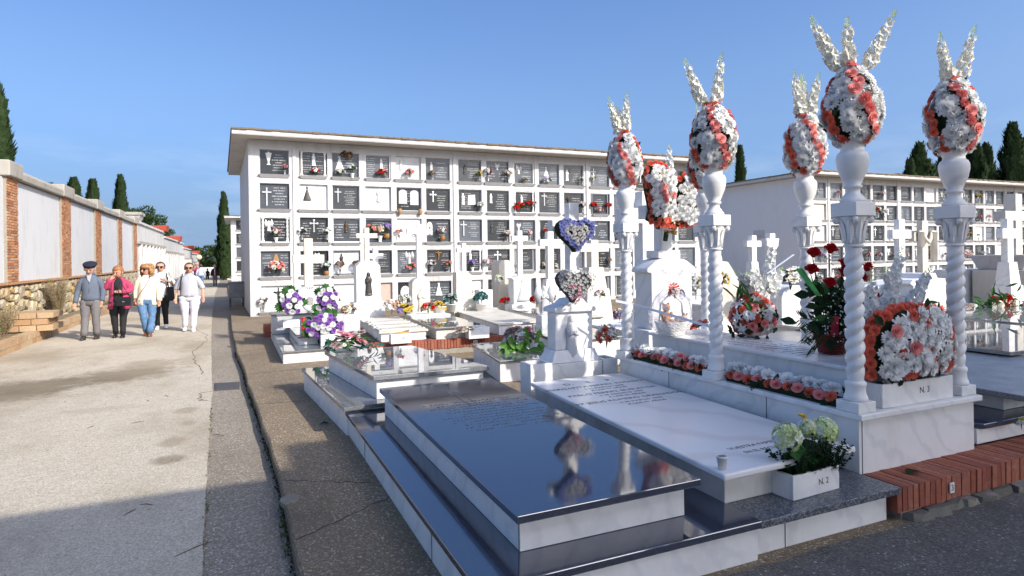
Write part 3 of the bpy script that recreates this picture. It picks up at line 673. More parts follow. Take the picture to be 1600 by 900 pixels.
def niche_block(name, label, x0, y0, z0, xs, width, depth, spec, skew=0.0, gap=None, detail=True, end_mat="whitewash", h=5.2):
    """xs: x of the niche centres, spec[row][col]: dict or None"""
    t = thing(name, label, "niche building", (x0, y0, z0)); D = .12
    body = MB().prism([(0, D), (width, D), (width + skew, depth), (skew, depth)], -.3, h - .01).build("wall", end_mat, t)
    # face: posts between columns, bands between rows
    b = MB(); edges = []
    ow = .82
    prev = 0.0
    for x in xs:
        b.box(prev, x - ow / 2, 0, D + .01, -.1, h - .012); prev = x + ow / 2
    b.box(prev, width, 0, D + .01, -.1, h - .012)
    zprev = h - .012
    for (a, c) in ROWZ:
        for x in xs: b.box(x - ow / 2 - .001, x + ow / 2 + .001, .004, D + .008, c, zprev)
        zprev = a
    for x in xs: b.box(x - ow / 2 - .001, x + ow / 2 + .001, .004, D + .008, -.1, zprev)
    b.build("niche_grid", "whitewash", t)
    # thin raised joints between the bays
    for x in (gap or []): MB().box(x - .05, x + .05, -.03, -.0005, -.1, h - .012).build("pilaster", "whitewash", t)
    MB().prism([(-.30, -.10), (width + .30, -.10), (width + .3, 0), (-.30, 0)], .0, .04).build("plinth", "whitewash", t) if False else None
    # roof slab with its white edge, and a thin weathered row of tiles on top
    MB().prism([(-.43, -.65), (width + .4, -.65), (width + .4 + skew, depth + .5), (-.43 + skew, depth + .5)], h, h + .02).build("eave", "eave_soffit", t)
    r = MB().prism([(-.43, -.66), (width + .4, -.66), (width + .4 + skew, depth + .5), (-.43 + skew, depth + .5)], h + .021, h + .13, None).build("roof", "whitewash", t)
    b = MB(); rr = random.Random(4); x = -.46
    while x < width + .42:
        w = .22; y = -.70 + rr.uniform(-.012, .012); z = h + .131 + rr.uniform(0, .008)
        b.box(x, x + w - .012, y, y + .5, z, z + .045 + rr.uniform(0, .012)); x += w
    y = -.2
    while y < depth + .5:
        xs_ = -.47 + skew * y / depth; b.box(xs_, xs_ + .5, y, y + .21, h + .132, h + .18 + rr.uniform(0, .012)); y += .22
    stuff(b.build("roof_tile", "roof_tile", r))
    top = MB().prism([(-.2, -.3), (width + .2, -.3), (width + .2 + skew, depth + .3), (-.2 + skew, depth + .3)], h + .131, h + .155).build("roof_deck", "roof_tile", r)
    for ri, (a, c) in enumerate(ROWZ):
        for ci, x in enumerate(xs):
            sp = spec[ri][ci] if ri < len(spec) and ci < len(spec[ri]) else None
            if sp is None: continue
            w, hh = sp.get('w', .78), sp.get('h', .70); zc = (a + c) / 2; pc = Vector((x, D - .012, zc))
            pm = sp['m']
            o = link("plaque", plaque_mesh(w, hh, pm), t, Matrix.Translation(pc))
            if sp.get('frame'): link("plaque_frame", frame_mesh(w, hh, .05, .07, sp['frame']), o)
            elif sp.get('cols'): link("side_columns", columns_mesh(w * .86, hh, sp['cols'], sp.get('twist', False)), o)
            elif detail: link("plaque_frame", frame_mesh(w, hh, .02, .04, "grey_marble" if 'white' not in pm else "white_marble"), o)
            if detail: link("sill", ledge_mesh(w), t, Matrix.Translation((x, 0, a - .004)))
            for (gk, gm, gx, gy, gs) in sp.get('g', []):
                link("relief", glyph_mesh(gk, gm), o, Matrix.Translation((gx * w, -.027, gy * hh - hh / 2)) @ Matrix.Diagonal((gs, gs, gs, 1)))
            if detail: link("number_tag", tag_mesh(), t, Matrix.Translation((x + .02, -.0015, a - .13)))
            for bq in sp.get('f', []):
                EXT.append((Vector((x0, y0, z0)) + Vector((x + bq[1] * w, -.07 + .0, a + .0 + bq[2] * hh)), bq, ri, ci, name))
    return t
def tag_mesh():
    if 'tag' not in FRESH: FRESH['tag'] = MB().box(-.035, .035, -.006, .002, -.04, .04).mesh("number_tag", "grey_marble")
    return FRESH['tag']
def sp(m, **k): d = dict(m=m); d.update(k); return d
B_, G_, W_ = "black_plaque_", "grey_plaque_", "white_plaque_"
wr, pr, br, db = "white_relief", "pale_relief", "bronze", "dark_bronze"
# bouquets: (colours, x fraction, base height fraction, size, words)
MAIN = [[ # top row
 sp(B_+'right', g=[('chalice', wr, -.2, .38, 1.0)], f=[('pink', .36, .0, .30, 'pink roses in a steel vase', 'steel')]),
 sp(B_+'double', cols='white_marble', w=.72, g=[('virgin', wr, .02, .42, 1.1)], f=[('red,white', .08, .0, .34, 'red and white carnations', None)]),
 sp(G_+'centre', g=[('cone', wr, -.22, .28, 1.2)], f=[('white,cream', -.22, .02, .34, 'cream flowers low', None), ('white', .24, -.05, .40, 'white roses in a white pot', 'pot'), ('dried', .05, .70, .42, 'brown dried spray hung', 'hang')]),
 sp(G_+'double', w=.74, g=[('virgin', wr, .16, .42, .95)], f=[('red,rose_pink', .16, .0, .40, 'dense red carnations', None)], frame='white_marble'),
 sp("white_plaque_right", w=.86, g=[('virgin', pr, -.28, .42, 1.0)], f=[('rose_pink,pink', .02, .08, .36, 'red and pink flowers', None)]),
 sp(G_+'right', g=[('virgin', pr, -.26, .40, .9)], f=[('dried,dusty', -.26, .02, .30, 'dusty dried flowers', 'steel')]),
 sp(B_+'right', w=.8, g=[('virgin', db, -.2, .35, .9)], f=[('yellow', .40, .05, .32, 'yellow chrysanthemums', 'steel')]),
 sp(G_+'double', w=.92, g=[('angel', wr, .02, .62, .7)], f=[('pink,white', -.42, .05, .44, 'pink and white gladioli', 'steel'), ('rose_pink,white', .40, .05, .40, 'rose pink stems', 'steel')]),
 sp(G_+'right', w=.72, g=[('angel', pr, -.24, .45, 1.0)], f=[('dried,silver', .0, .0, .28, 'silvery dried flowers', None)], frame='white_marble'),
 sp(G_+'double', g=[('cone', wr, -.1, .4, .9)], f=[('lilac,white', -.12, .0, .36, 'lilac and white flowers', None)]),
 sp(B_+'right', g=[('virgin', wr, -.3, .22, 1.2)], f=[('white', .40, .05, .30, 'small white flowers', 'steel')]),
 sp(G_+'right', w=.86, g=[('cross', wr, -.28, .25, 1.3)], f=[('white,cream', -.38, .08, .32, 'white flowers with yellow hearts', 'steel')]),
 sp(G_+'centre'), sp(B_+'centre', g=[('cross', wr, -.2, .3, 1)]), sp(G_+'double'), sp(B_+'right')],
 [sp(G_+'right', w=.84, h=.74, g=[('cross', 'grey_marble', -.26, .12, 1.5)]),
 sp("white_plaque_right", w=.84, g=[('cone', db, -.22, .35, 1.1)]),
 sp(B_+'right', g=[('cross', 'grey_marble', -.3, .3, 1.2)]),
 sp("white_plaque_left", w=.96, h=.76, g=[('virgin', pr, .03, .38, 1.15)], m2=1),
 sp(B_+'left', g=[('tablet', 'grey_marble', -.24, .30, .95), ('tablet', 'grey_marble', .24, .25, 1.0)], f=[('gold', -.42, -.16, .20, 'small amber glass jar', 'jar'), ('gold', .44, -.16, .20, 'little amber glass beaker', 'jar')]),
 sp(B_+'right', g=[('ornate_cross', wr, -.2, .45, .9)]),
 sp(B_+'left', g=[('book', 'grey_marble', .08, .30, 1.0), ('virgin', wr, -.30, .32, 1.1)], f=[('silver,white', .44, .0, .34, 'pale grey flowers', 'steel')]),
 sp(B_+'right', g=[('virgin', wr, -.30, .42, .95)]),
 sp(B_+'centre', w=.74, cols='white_marble', g=[('virgin', wr, -.1, .4, .9)], f=[('red', -.30, .02, .50, 'large red carnations', None), ('red', .22, .25, .36, 'red carnations high', 'hang'), ('white,pink', .50, .2, .26, 'pale pink flowers', 'steel')]),
 sp(B_+'right', g=[('cross', 'grey_marble', -.22, .35, 1.3)]),
 sp(B_+'right', g=[('crucifix', br, -.26, .35, .75)], f=[('pink,white', .40, .05, .40, 'pale pink carnations', 'steel')]),
 sp(B_+'centre', w=.62, frame='black_granite', f=[('red', -.52, .25, .36, 'red roses on the left frame', 'hang'), ('red,white', -.1, .05, .30, 'red and white roses', None), ('red', .52, .28, .32, 'red roses on the right frame', 'hang')]),
 sp(G_+'centre'), sp(G_+'left', f=[('red,white', -.1, .2, .36, 'red flowers around white lilies', 'steel')], g=[('triangle', pr, -.05, .35, .9)]), sp(B_+'right'), sp(G_+'right')],
 [sp(B_+'right', w=.72, cols='white_marble', twist=True, g=[('angel', wr, -.24, .45, 1.05)], f=[('pink,cream', .02, .0, .40, 'pink flowers in a white vase', 'pot')]),
 sp(B_+'double', w=.86, h=.74, g=[('ornate_cross', 'grey_marble', .0, .45, 1.0)], f=[('white', -.42, .1, .36, 'white roses at the left', 'steel'), ('white', .42, .1, .36, 'white roses at the right', 'steel')]),
 sp(G_+'double', frame='white_marble', g=[('virgin', br, .0, .40, 1.05)]),
 sp(B_+'centre', w=.76, h=.62, frame='black_granite', f=[('rose_pink', -.34, .35, .44, 'deep pink carnations', None), ('cream,peach', .02, .0, .52, 'cream roses in a tall vase', 'pot'), ('lilac,purple', .30, .2, .46, 'violet flowers in a copper pot', 'copper')]),
 sp("white_plaque_centre", w=.90, f=[('rose_pink', -.40, .12, .34, 'pink carnations at the left', 'steel'), ('rose_pink,pink', .36, .12, .34, 'pink carnations at the right', 'steel')]),
 sp(G_+'right', w=.84, h=.74, g=[('niche', wr, -.34, .3, 1.0), ('virgin', br, -.34, .32, .9)], f=[('pink,white', .12, .08, .42, 'pink and white blooms in a basket', 'copper')]),
 sp(G_+'right', w=.82, g=[('cross', 'grey_marble', -.28, .25, 1.4)]),
 sp(B_+'right', w=.82, g=[('virgin', db, -.26, .40, .95)], f=[('white,peach', .36, .02, .36, 'faded white roses', 'steel')]),
 sp(G_+'right', g=[('angel', pr, -.26, .55, .7)], f=[('white,lilac', -.30, .05, .30, 'white and lilac flowers', 'steel'), ('rose_pink,white', .20, .05, .34, 'crimson and white roses', 'steel')]),
 sp(B_+'centre', w=.70, f=[('red', -.30, .15, .34, 'bright red poppies', 'steel')]),
 sp(G_+'centre'), sp(G_+'right', w=.82, g=[('cross', wr, -.28, .28, 1.35)]),
 sp(B_+'right', f=[('red', -.30, .1, .28, 'small dark red flowers', 'steel')]), sp(B_+'right', f=[('pink', .2, .1, .3, 'pale pink blooms', 'steel')]), sp(G_+'centre'), sp(B_+'left')],
 [sp(G_+'double', w=.84, h=.74, g=[('triangle', 'gold_brown', .02, .28, .9)], f=[('pink,cream,rose_pink', .0, .10, .52, 'wide pink and cream spray', None)]),
 sp(B_+'centre', w=.82, h=.72, g=[('angel', wr, .10, .62, .7)], f=[('white,teal', .40, .02, .40, 'white roses in a terracotta pot', 'copper')]),
 sp("white_plaque_left", w=.78, h=.66, frame='rough_grey_granite', g=[('virgin', db, -.2, .35, 1.1)], f=[('dried,dusty', -.28, .05, .40, 'brown dried flowers at the left', 'steel'), ('dried,silver', .36, .05, .40, 'brown dried flowers at the right', 'steel')]),
 sp(B_+'right', w=.8, g=[('angel', wr, -.2, .45, .9)], f=[('pink', -.22, .05, .30, 'pale pink petals', None)]),
 sp(G_+'left', h=.74, g=[('angel', 'grey_marble', .0, .38, 1.3)], f=[('rose_pink', .02, .06, .40, 'low crimson spray', None)]),
 sp(B_+'double', w=.84, g=[('crucifix', 'terracotta', .0, .55, .7)], f=[('pink,white', -.34, .05, .38, 'pink and white roses', 'steel'), ('rose_pink', .36, .05, .36, 'coral pink spray', 'steel')]),
 sp(B_+'double', w=.72, cols='white_marble', g=[('virgin', wr, .0, .48, .9)], f=[('lilac,purple', .02, .02, .40, 'violet irises in a white vase', 'pot')]),
 sp(B_+'double', w=.84, g=[('ornate_cross', wr, -.02, .42, 1.0)], f=[('pink,white', -.54, .25, .36, 'round pale pink bunch', 'hang')]),
 sp(B_+'centre', w=.64, f=[('white', -.48, .1, .22, 'tiny white posy', 'steel')]),
 sp(B_+'right', w=.74, g=[('virgin', wr, -.18, .45, .9)], f=[('cream,gold', -.24, .0, .42, 'faded golden flowers', None), ('cream', .22, -.02, .32, 'cream flowers', None)]),
 sp(G_+'right', f=[('lilac,yellow', -.3, .1, .26, 'small violet flower', 'steel')]), sp(B_+'right', w=.74, g=[('virgin', pr, -.22, .4, .9)], f=[('yellow,dusty', .44, .15, .28, 'small yellowed sprig', 'steel')]),
 sp(G_+'centre', w=.7), sp(B_+'right', w=.7, f=[('rose_pink,white', -.3, .1, .3, 'red and white posy', 'steel')]), sp(B_+'double', f=[('red', .3, .0, .26, 'scarlet posy', 'steel')]), sp(G_+'left')],
 [sp("white_plaque_double", w=.9, g=[('crucifix', db, .08, .30, .95)], f=[('pink,white', -.40, .02, .42, 'thin pink stems', 'steel')]),
 sp("white_plaque_left", w=.86), sp("white_plaque_right", w=.86, g=[('virgin', pr, -.25, .4, .9)]),
 sp("pink_marble", w=.78), sp(B_+'right', w=.86, g=[('oval', wr, -.18, .55, 1.3)]), sp(G_+'double', w=.82, g=[('cone', wr, .0, .35, 1.1)]),
 sp(W_+'centre', f=[('red,white', .0, .2, .36, 'dusty red and white wreath', None)]), sp(B_+'centre'), sp(G_+'centre'), sp(B_+'right', w=.7), sp(G_+'centre'), sp(B_+'centre', w=.64), sp(B_+'centre', w=.6), sp(G_+'centre'), sp(B_+'left'), sp(G_+'right')]]
XS_MAIN = [.71, 1.82, 2.78, 3.78, 4.77, 5.75, 6.87, 7.88, 8.88, 9.86, 10.86, 11.97, 12.97, 13.97, 14.95, 15.93]
main_block = niche_block("niche_building", "long white niche building with five rows of dark plaques behind the graves", .43, 19.83, 0, XS_MAIN, 16.6, 8.2, MAIN, skew=-.15, gap=[1.27, 6.32, 11.42])

def random_spec(ncols, seed, fl=.45, rows=5):
    rr = random.Random(seed); cols = ['pink', 'red', 'white', 'rose_pink', 'cream', 'red,white', 'pink,white', 'yellow', 'lilac,white', 'peach,red', 'orange']
    S = []
    for r in range(rows):
        row = []
        for c in range(ncols):
            base = rr.choice([B_, B_, G_, G_, B_, W_]); md = rr.choice(['centre', 'right', 'double', 'left'])
            d = sp(base + md, w=rr.choice([.74, .78, .8]), g=[], f=[])
            q = rr.random()
            if q < .25: d['g'].append(('cross', wr, -.25, .3, 1.2))
            elif q < .5: d['g'].append((rr.choice(['virgin', 'angel', 'cone']), rr.choice([wr, pr, br]), rr.choice([-.25, 0]), .38, 1.0))
            if rr.random() < fl: cc = rr.choice(cols); d['f'].append((cc, rr.uniform(-.3, .3), .03, rr.uniform(.32, .48), cc.replace('_', ' ').replace(',', ' and ') + ' flowers', 'steel'))
            row.append(d)
        S.append(row)
    return S
NR = 17
xs_r = []; x = .71
for i in range(NR):
    xs_r.append(x); x += 1.11 if i % 5 == 0 else .985
spec_r = random_spec(NR, 12, .5)
for rr_, cc_ in ((1, 0), ): spec_r[rr_][cc_] = sp("cream_stone", w=.86)
spec_r[2][0] = sp("grey_marble", w=.7)
spec_r[0][3] = sp(G_ + 'centre', g=[('oval', db, 0, .5, 1.2)]); spec_r[1][3] = sp(B_+'left', f=[('orange,red', .35, .2, .5, 'orange gladioli', 'steel')])
spec_r[1][4] = sp(B_+'centre', f=[('red,cream', -.2, .2, .55, 'red and cream roses in a tall bunch', 'steel'), ('white,silver', .35, .05, .5, 'silvery white spray', 'steel')])
right_block = niche_block("niche_building", "white niche building further off, its blank end wall in shade behind the columns", 24.44, 21.0, 0, xs_r, 18.2, 7.5, spec_r, gap=[1.27, 6.2, 11.2, 16.2], end_mat="shaded_end_whitewash")
# small notice on its shaded end wall
pn = onX(1186, 366, 24.43); o = MB().box(24.40, 24.438, pn.y - .35, pn.y + .35, pn.z - .2, pn.z + .2).build("notice_plate", "grey_marble"); tag(o, "small grey notice plate on the shaded blank end wall", "sign")
p = atD(361.8, 440, 46)
blk2 = niche_block("niche_building", "white niche building beyond the long one, pink flower in its top niche", p.x, p.y, road_z(46), [.75, 1.8], 6.0, 8, [[sp(B_+'centre', f=[('pink,peach', 0, .05, .5, 'pink flowers', 'steel')]), None], [sp(B_+'centre'), None], [sp(G_+'right', f=[('cream', .2, .0, .4, 'pale flowers', 'steel')]), None], [sp(B_+'right'), None], [sp(W_+'centre'), None]], h=5.05)
p = atD(355, 440, 74)
blk3 = niche_block("niche_building", "farthest white niche building beside the road, next to the tall cypress", p.x, p.y, road_z(74), [.75, 1.8], 6.0, 8, [[sp(B_+'centre'), None], [sp(B_+'centre'), None], [sp(G_+'right', f=[('peach', .1, .0, .5, 'peach flowers', 'steel')]), None], [sp(B_+'right'), None], [sp(W_+'centre'), None]], h=5.05)

# unseen open roof added behind the camera to shade tombs, letting low light under
t = thing("added_shade_roof", "unseen white roof on posts added behind the viewer to shade the nearest tombs", "added shade roof", (-8, -10, 0))
MB().box(1.2, 13.9, 1.0, 7.0, 6.04, 6.2).build("roof", "whitewash", t)
MB().box(13.92, 25, 1.0, 7.0, 6.54, 6.70).build("roof", "whitewash", t)
for x in (1.5, 5.5, 9.6, 13.6): 
    for y in (1.3, 6.6): MB().box(x, x + .22, y, y + .22, -.2, 6.038).build("post", "whitewash", t)
for x in (14.0, 17.7, 21.2, 24.6):
    for y in (1.3, 6.6): MB().box(x, x + .22, y, y + .22, -.2, 6.538).build("post", "whitewash", t)
# ------------------------------------------------------------------ perimeter wall on the far side of the road
WX = -4.7
wall = thing("perimeter_wall", "white rendered wall with brick piers and stone foot along the road", "wall", (WX, 14, 0))
def wl(x, y, z): return (x - WX, y - 14, z)
Y0, Y1 = 12.0, 38.6
MB().box(-.45, -.04, Y0 - 14, Y1 - 14, -.4, 1.25).build("foot_core", "mortar", wall)
# rubble stones of the foot
random.seed(21)
STONES = []
for i in range(6):
    b = MB(); rr = random.Random(i); n = rr.choice([5, 6, 6, 7]); pts = []
    for k in range(n):
        a = 2 * math.pi * k / n + rr.uniform(-.25, .25); pts.append((.5 * math.cos(a) * rr.uniform(.8, 1.1), .5 * math.sin(a) * rr.uniform(.8, 1.1)))
    vs = [(-.06, p[0], p[1]) for p in pts] + [(.03, p[0] * .97, p[1] * .97) for p in pts] + [(.055 + rr.uniform(-.01, .015), p[0] * .72, p[1] * .72) for p in pts]
    fs = [(k, (k + 1) % n, n + (k + 1) % n, n + k) for k in range(n)] + [(n + k, n + (k + 1) % n, 2 * n + (k + 1) % n, 2 * n + k) for k in range(n)] + [tuple(range(2 * n, 3 * n))]
    STONES.append(b.add(vs, fs).mesh("rubble_stone", "rubble_stone"))
def lay_stones(parent, y0, y1, z0, z1, size, joined_after=None):
    y = y0; cnt = 0
    while y < y1:
        colw = size * random.uniform(.9, 1.5); z = z0
        while z < z1 - .03:
            hh = min(size * random.uniform(.6, 1.15), z1 - z)
            if z1 - z - hh < .1: hh = z1 - z
            M = Matrix.Translation((random.uniform(-.012, .012), y + colw / 2 + random.uniform(-.04, .04), z + hh / 2)) @ Euler((random.choice([0, math.pi]) + random.uniform(-.15, .15), 0, 0)).to_matrix().to_4x4() @ Matrix.Diagonal((1, colw * 1.04, hh * 1.04, 1))
            link("stone", random.choice(STONES), parent, M); cnt += 1; z += hh
        y += colw
    return cnt
n1 = lay_stones(wall, 12.0 - 14, 27.5 - 14, -.12, 1.13, .32)
b = MB(); random.seed(22)
y = 27.5 - 14
while y < Y1 - 14:
    colw = random.uniform(.28, .5); z = -.25
    while z < 1.1:
        hh = min(random.uniform(.2, .4), 1.14 - z)
        M = Matrix.Translation((0, y + colw / 2, z + hh / 2)) @ Matrix.Diagonal((1, colw * 1.03, hh * 1.03, 1)); me = random.choice(STONES)
        b.add([v.co for v in me.vertices], [tuple(p.vertices) for p in me.polygons], M); z += hh
    y += colw
stuff(b.build("small_stone", "rubble_stone", wall))
# string course of brick on edge over the foot
b = MB(); random.seed(2); y = Y0 - 14
b.box(-.4, -.02, Y0 - 14, Y1 - 14, 1.13, 1.165)
while y < Y1 - 14:
    b.box(-.3, .075 + random.uniform(-.006, .008), y, y + .235, 1.17, 1.225); y += .245
stuff(b.build("brick_course", "orange_brick", wall))
# piers, panels and coping
zt = 3.62
pier_w = .62
py = []
for px_a in (23.5, 93, 146.5, 185.5, 208.5):
    pass
# pier right-hand edges seen at these photo x; left edges give the width
edges = [(-30, 23.5), (93, 107.5), (146.5, 155.8), (182.5, 188.5), (206.5, 212)]
ys_p = []
for a, c in edges:
    ya = onX(max(a, -30), 380, WX).y; yc = onX(c, 380, WX).y
    ys_p.append((ya, yc))
ys_p[0] = (ys_p[0][1] - .80, ys_p[0][1])
def pier(y0, y1):
    b = MB(); random.seed(int(y0 * 10)); z = 1.23; r = 0
    L_ = y1 - y0
    while z < zt - .03:
        y = y0 - (.12 if r % 2 else 0)
        while y < y1 - .01:
            a, c = max(y, y0), min(y + .235, y1)
            if c - a > .02: b.box(-.3, .07 + random.uniform(-.006, .006), a - 14 + .007, c - 14 - .007, z + .005, z + .052)
            y += .245
        z += .062; r += 1
    p = MB().box(-.3, .058, y0 - 14, y1 - 14, 1.226, zt).build("pier", "mortar", wall)
    stuff(b.build("brick", "pier_brick", p))
    MB().prism([(-.42, y0 - 14 - .10), (.16, y0 - 14 - .10), (.16, y1 - 14 + .10), (-.42, y1 - 14 + .10)], zt + .002, zt + .36).build("pier_cap", "weathered_coping", p, bevel=.03)
for (a, c) in ys_p: pier(a, c)
bounds = [Y0] + [v for p in ys_p for v in p]
for i in range(0, len(bounds), 2):
    a, c = bounds[i], bounds[i + 1] if i + 1 < len(bounds) else Y1
    if i // 2 < len(ys_p): c = ys_p[i // 2][0]
    MB().box(-.28, .0, a - 14, c - 14, 1.226, zt - .02).build("panel", "panel_whitewash", wall)
MB().box(-.28, .0, ys_p[-1][1] - 14, Y1 - 14, 1.226, zt - .02).build("panel", "panel_whitewash", wall)
yy = ys_p[0][1] + .1; nxt = [p[0] - .1 for p in ys_p[1:]] + [Y1]; sta = [p[1] + .1 for p in ys_p]
for a, c in zip(sta, nxt):
    MB().extrude_xz([(-.40, 0), (.13, 0), (.14, .16), (.0, .27), (-.27, .27), (-.41, .16)], 0, c - a).build("coping", "weathered_coping", wall, bevel=.02).location = (0, a - 14, zt + .003)
MB().extrude_xz([(-.40, 0), (.13, 0), (.14, .16), (.0, .27), (-.27, .27), (-.41, .16)], 0, 3).build("coping", "weathered_coping", wall, bevel=.02).location = (0, Y0 - 14 - .9, zt + .003)

# second, older wall: backs of a stained niche row stepping down the slope
old = thing("niche_row", "stained old white niche row with little red tile roofs stepping down the road", "niche building", (WX, 38.7, 0))
segs = []
steps = [(38.7, 53, 3.72), (53, 66, 3.4), (66, 72, 3.35), (72, 86, 2.95), (86, 100, 2.55)]
for i, (a, c, zt2) in enumerate(steps):
    s_ = MB().box(-3, .0, a - 38.7, c - 38.7 - .01, -1.2, zt2).build("wall", "stained_whitewash", old)
    MB().box(-3.1, .14, a - 38.7 - .05, c - 38.7 - .06, zt2 - 1.1, zt2 - .95).build("cornice", "weathered_coping", s_)
    MB().box(-3.1, .10, a - 38.7 - .05, c - 38.7 - .06, zt2 + .002, zt2 + .12).build("coping", "stained_whitewash", s_)
    n = int((c - a) / 1.6)
    for k in range(n):
        y = a - 38.7 + (k + .5) * (c - a) / n
        MB().box(0, .16, y - .2, y + .2, -1.0, zt2 - 1.1).build("buttress", "stained_whitewash", s_)
    if i in (0, 1, 3, 4):
        rf = MB().prism([(-1.6, c - 38.7 - 1.4), (.25, c - 38.7 - 1.4), (.25, c - 38.7 + .5), (-1.6, c - 38.7 + .5)], zt2 + .125, zt2 + .55, [(-.9, c - 38.7 - .9), (.32, c - 38.7 - 1.5), (.32, c - 38.7 + .6), (-.9, c - 38.7 + .2)]).build("tile_roof", "red_tile", s_)
# gate pillar with moulded cap between the two walls
gp = thing("gate_pillar", "white pillar with a moulded cap at the end of the brick wall", "pillar", (WX - .55, 39.3, 0))
MB().box(-.5, .5, -.5, .5, -.5, 3.85).build("shaft", "stained_whitewash", gp)
MB().prism([(-.62, -.62), (.62, -.62), (.62, .62), (-.62, .62)], 3.852, 4.15, [(-.75, -.75), (.75, -.75), (.75, .75), (-.75, .75)]).build("cap", "stained_whitewash", gp)
MB().box(-.8, .8, -.8, .8, 4.152, 4.3).build("cap_slab", "weathered_coping", gp)

# white end wall, shrub and lamp at the end of the road
p = atD(300, 431, 95); q_ = atD(372, 431, 95)
ew = MB().box(p.x - 6, q_.x + 3, p.y, p.y + .4, -1.2, p.z + 1.25).build("end_wall", "clean_whitewash"); tag(ew, "low white wall closing the far end of the road", "wall")
p = atD(311, 404, 80)
lp = thing("lamp_post", "lamp post with pale round globe beyond the road's end", "lamp post", (p.x, p.y, -.7))
MB().tube([(0, 0, 0), (0, 0, p.z + .45)], .06, 8).build("post", "iron_cover", lp)
MB().ball((0, 0, p.z + .7 + .15), .36, 12).build("globe", "lamp_globe", lp, True)
# overhead cable
a_, b_ = atD(300, 415, 120), atD(345, 407, 120)
cb = MB().tube([a_ + (a_ - b_) * 2, a_.lerp(b_, .5) - Vector((0, 0, .3)), b_ + (b_ - a_) * 2], .03, 5).build("overhead_cable", "iron_cover"); tag(cb, "thin dark cable hung across the sky at the road's end", "cable")

# ------------------------------------------------------------------ planter along the wall
pl = thing("brick_planter", "low yellow brick planter edging along the foot of the wall", "planter", (-4.0, 14, 0))
random.seed(9)
BR = {}
def brick_mesh(l, w, h, mat, v=0):
    k = (round(l, 3), round(w, 3), round(h, 3), mat, v)
    if k not in BR:
        rr = random.Random(v); b = MB(); b.box(0, l, 0, w, 0, h)
        j_ = .0015 if l < .08 else .004; b.v = [(x + rr.uniform(-j_, j_), y + rr.uniform(-j_, j_), z + rr.uniform(-j_, j_) * .7) for x, y, z in b.v]
        BR[k] = b.mesh("brick", mat)
    return BR[k]
for c_ in range(2):
    y = 12.6 + (.2 if c_ else 0)
    while y < 27.0:
        l = .40
        o = link("brick", brick_mesh(.2, l - .015, .125, "yellow_brick", random.randrange(4)), pl, Matrix.Translation((-.2 + random.uniform(-.008, .008), y - 14, -.11 + c_ * .135 + random.uniform(-.003, .003)))); y += l
MB().box(-.19, -.01, 12.6 - 14, 27 - 14, -.15, .145).build("mortar_bed", "mortar", pl)
struct(MB().box(-4.72, -4.19, 12.6, 38.5, -.2, .10).build("planter_soil", "bare_earth"))
# broken brick step in the planter
y = 17.1
bs = thing("brick_stack", "broken stack of yellow bricks crossing the planter", "brick stack", (-4.66, y, .1))
for c_, (x0, x1) in enumerate([(0, .66), (.0, .66), (0, .68)]):
    x = x0 - (.1 if c_ == 1 else 0)
    while x < x1 - .02:
        if not (c_ == 1 and .4 < x < .5):
            link("brick", brick_mesh(.30, .9, .125, "yellow_brick", random.randrange(4)), bs, Matrix.Translation((x, random.uniform(-.02, .02), .04 + c_ * .14)))
        x += .315
MB().box(.02, .62, .05, .8, 0, .44).build("mortar_bed", "mortar", bs)
# dry shrubs
def dry_shrub(loc, h, r, n, label, seed):
    t = thing("dry_shrub", label, "shrub", loc); rr = random.Random(seed); b = MB(); lf = MB()
    for i in range(n):
        a = rr.uniform(0, 6.28); lean = rr.uniform(.1, 1.0) * r; hh = h * rr.uniform(.55, 1.05)
        d = Vector((math.cos(a) * .55, math.sin(a), 0)); p = Vector((d.x * .06, d.y * .12, 0)); pts = [p]
        for k in range(1, 5):
            f = k / 4; pts.append(p + d * lean * f ** 1.3 + Vector((rr.uniform(-.03, .03), rr.uniform(-.03, .03), hh * f)))
        b.tube(pts, [.009, .008, .007, .005, .002], 4, cap=False)
        for k in range(26):
            f = rr.uniform(.25, 1.0); i0 = min(3, int(f * 4)); q = pts[i0].lerp(pts[i0 + 1], f * 4 - i0)
            dd = Vector((rr.gauss(0, 1), rr.gauss(0, 1), rr.uniform(.1, 1.6))).normalized() * rr.uniform(.07, .16); w = dd.orthogonal().normalized() * .007
            (lf if rr.random() < .12 else b).add([q - w, q + w, q + dd], [(0, 1, 2)])
    stuff(b.build("twigs", "dry_twig", t)); stuff(lf.build("leaves", "leaf_bright", t)); return t
p = onX(88, 497, -4.42); dry_shrub((-4.42, p.y + .1, .08), 1.12, .55, 90, "large dry brown shrub in the planter behind the man in the beret", 3)
p = onX(2, 530, -4.35); dry_shrub((-4.4, p.y + .2, .06), .72, .5, 60, "small dry straw coloured shrub at the near end of the planter", 5)
p = onX(58, 510, -4.4)

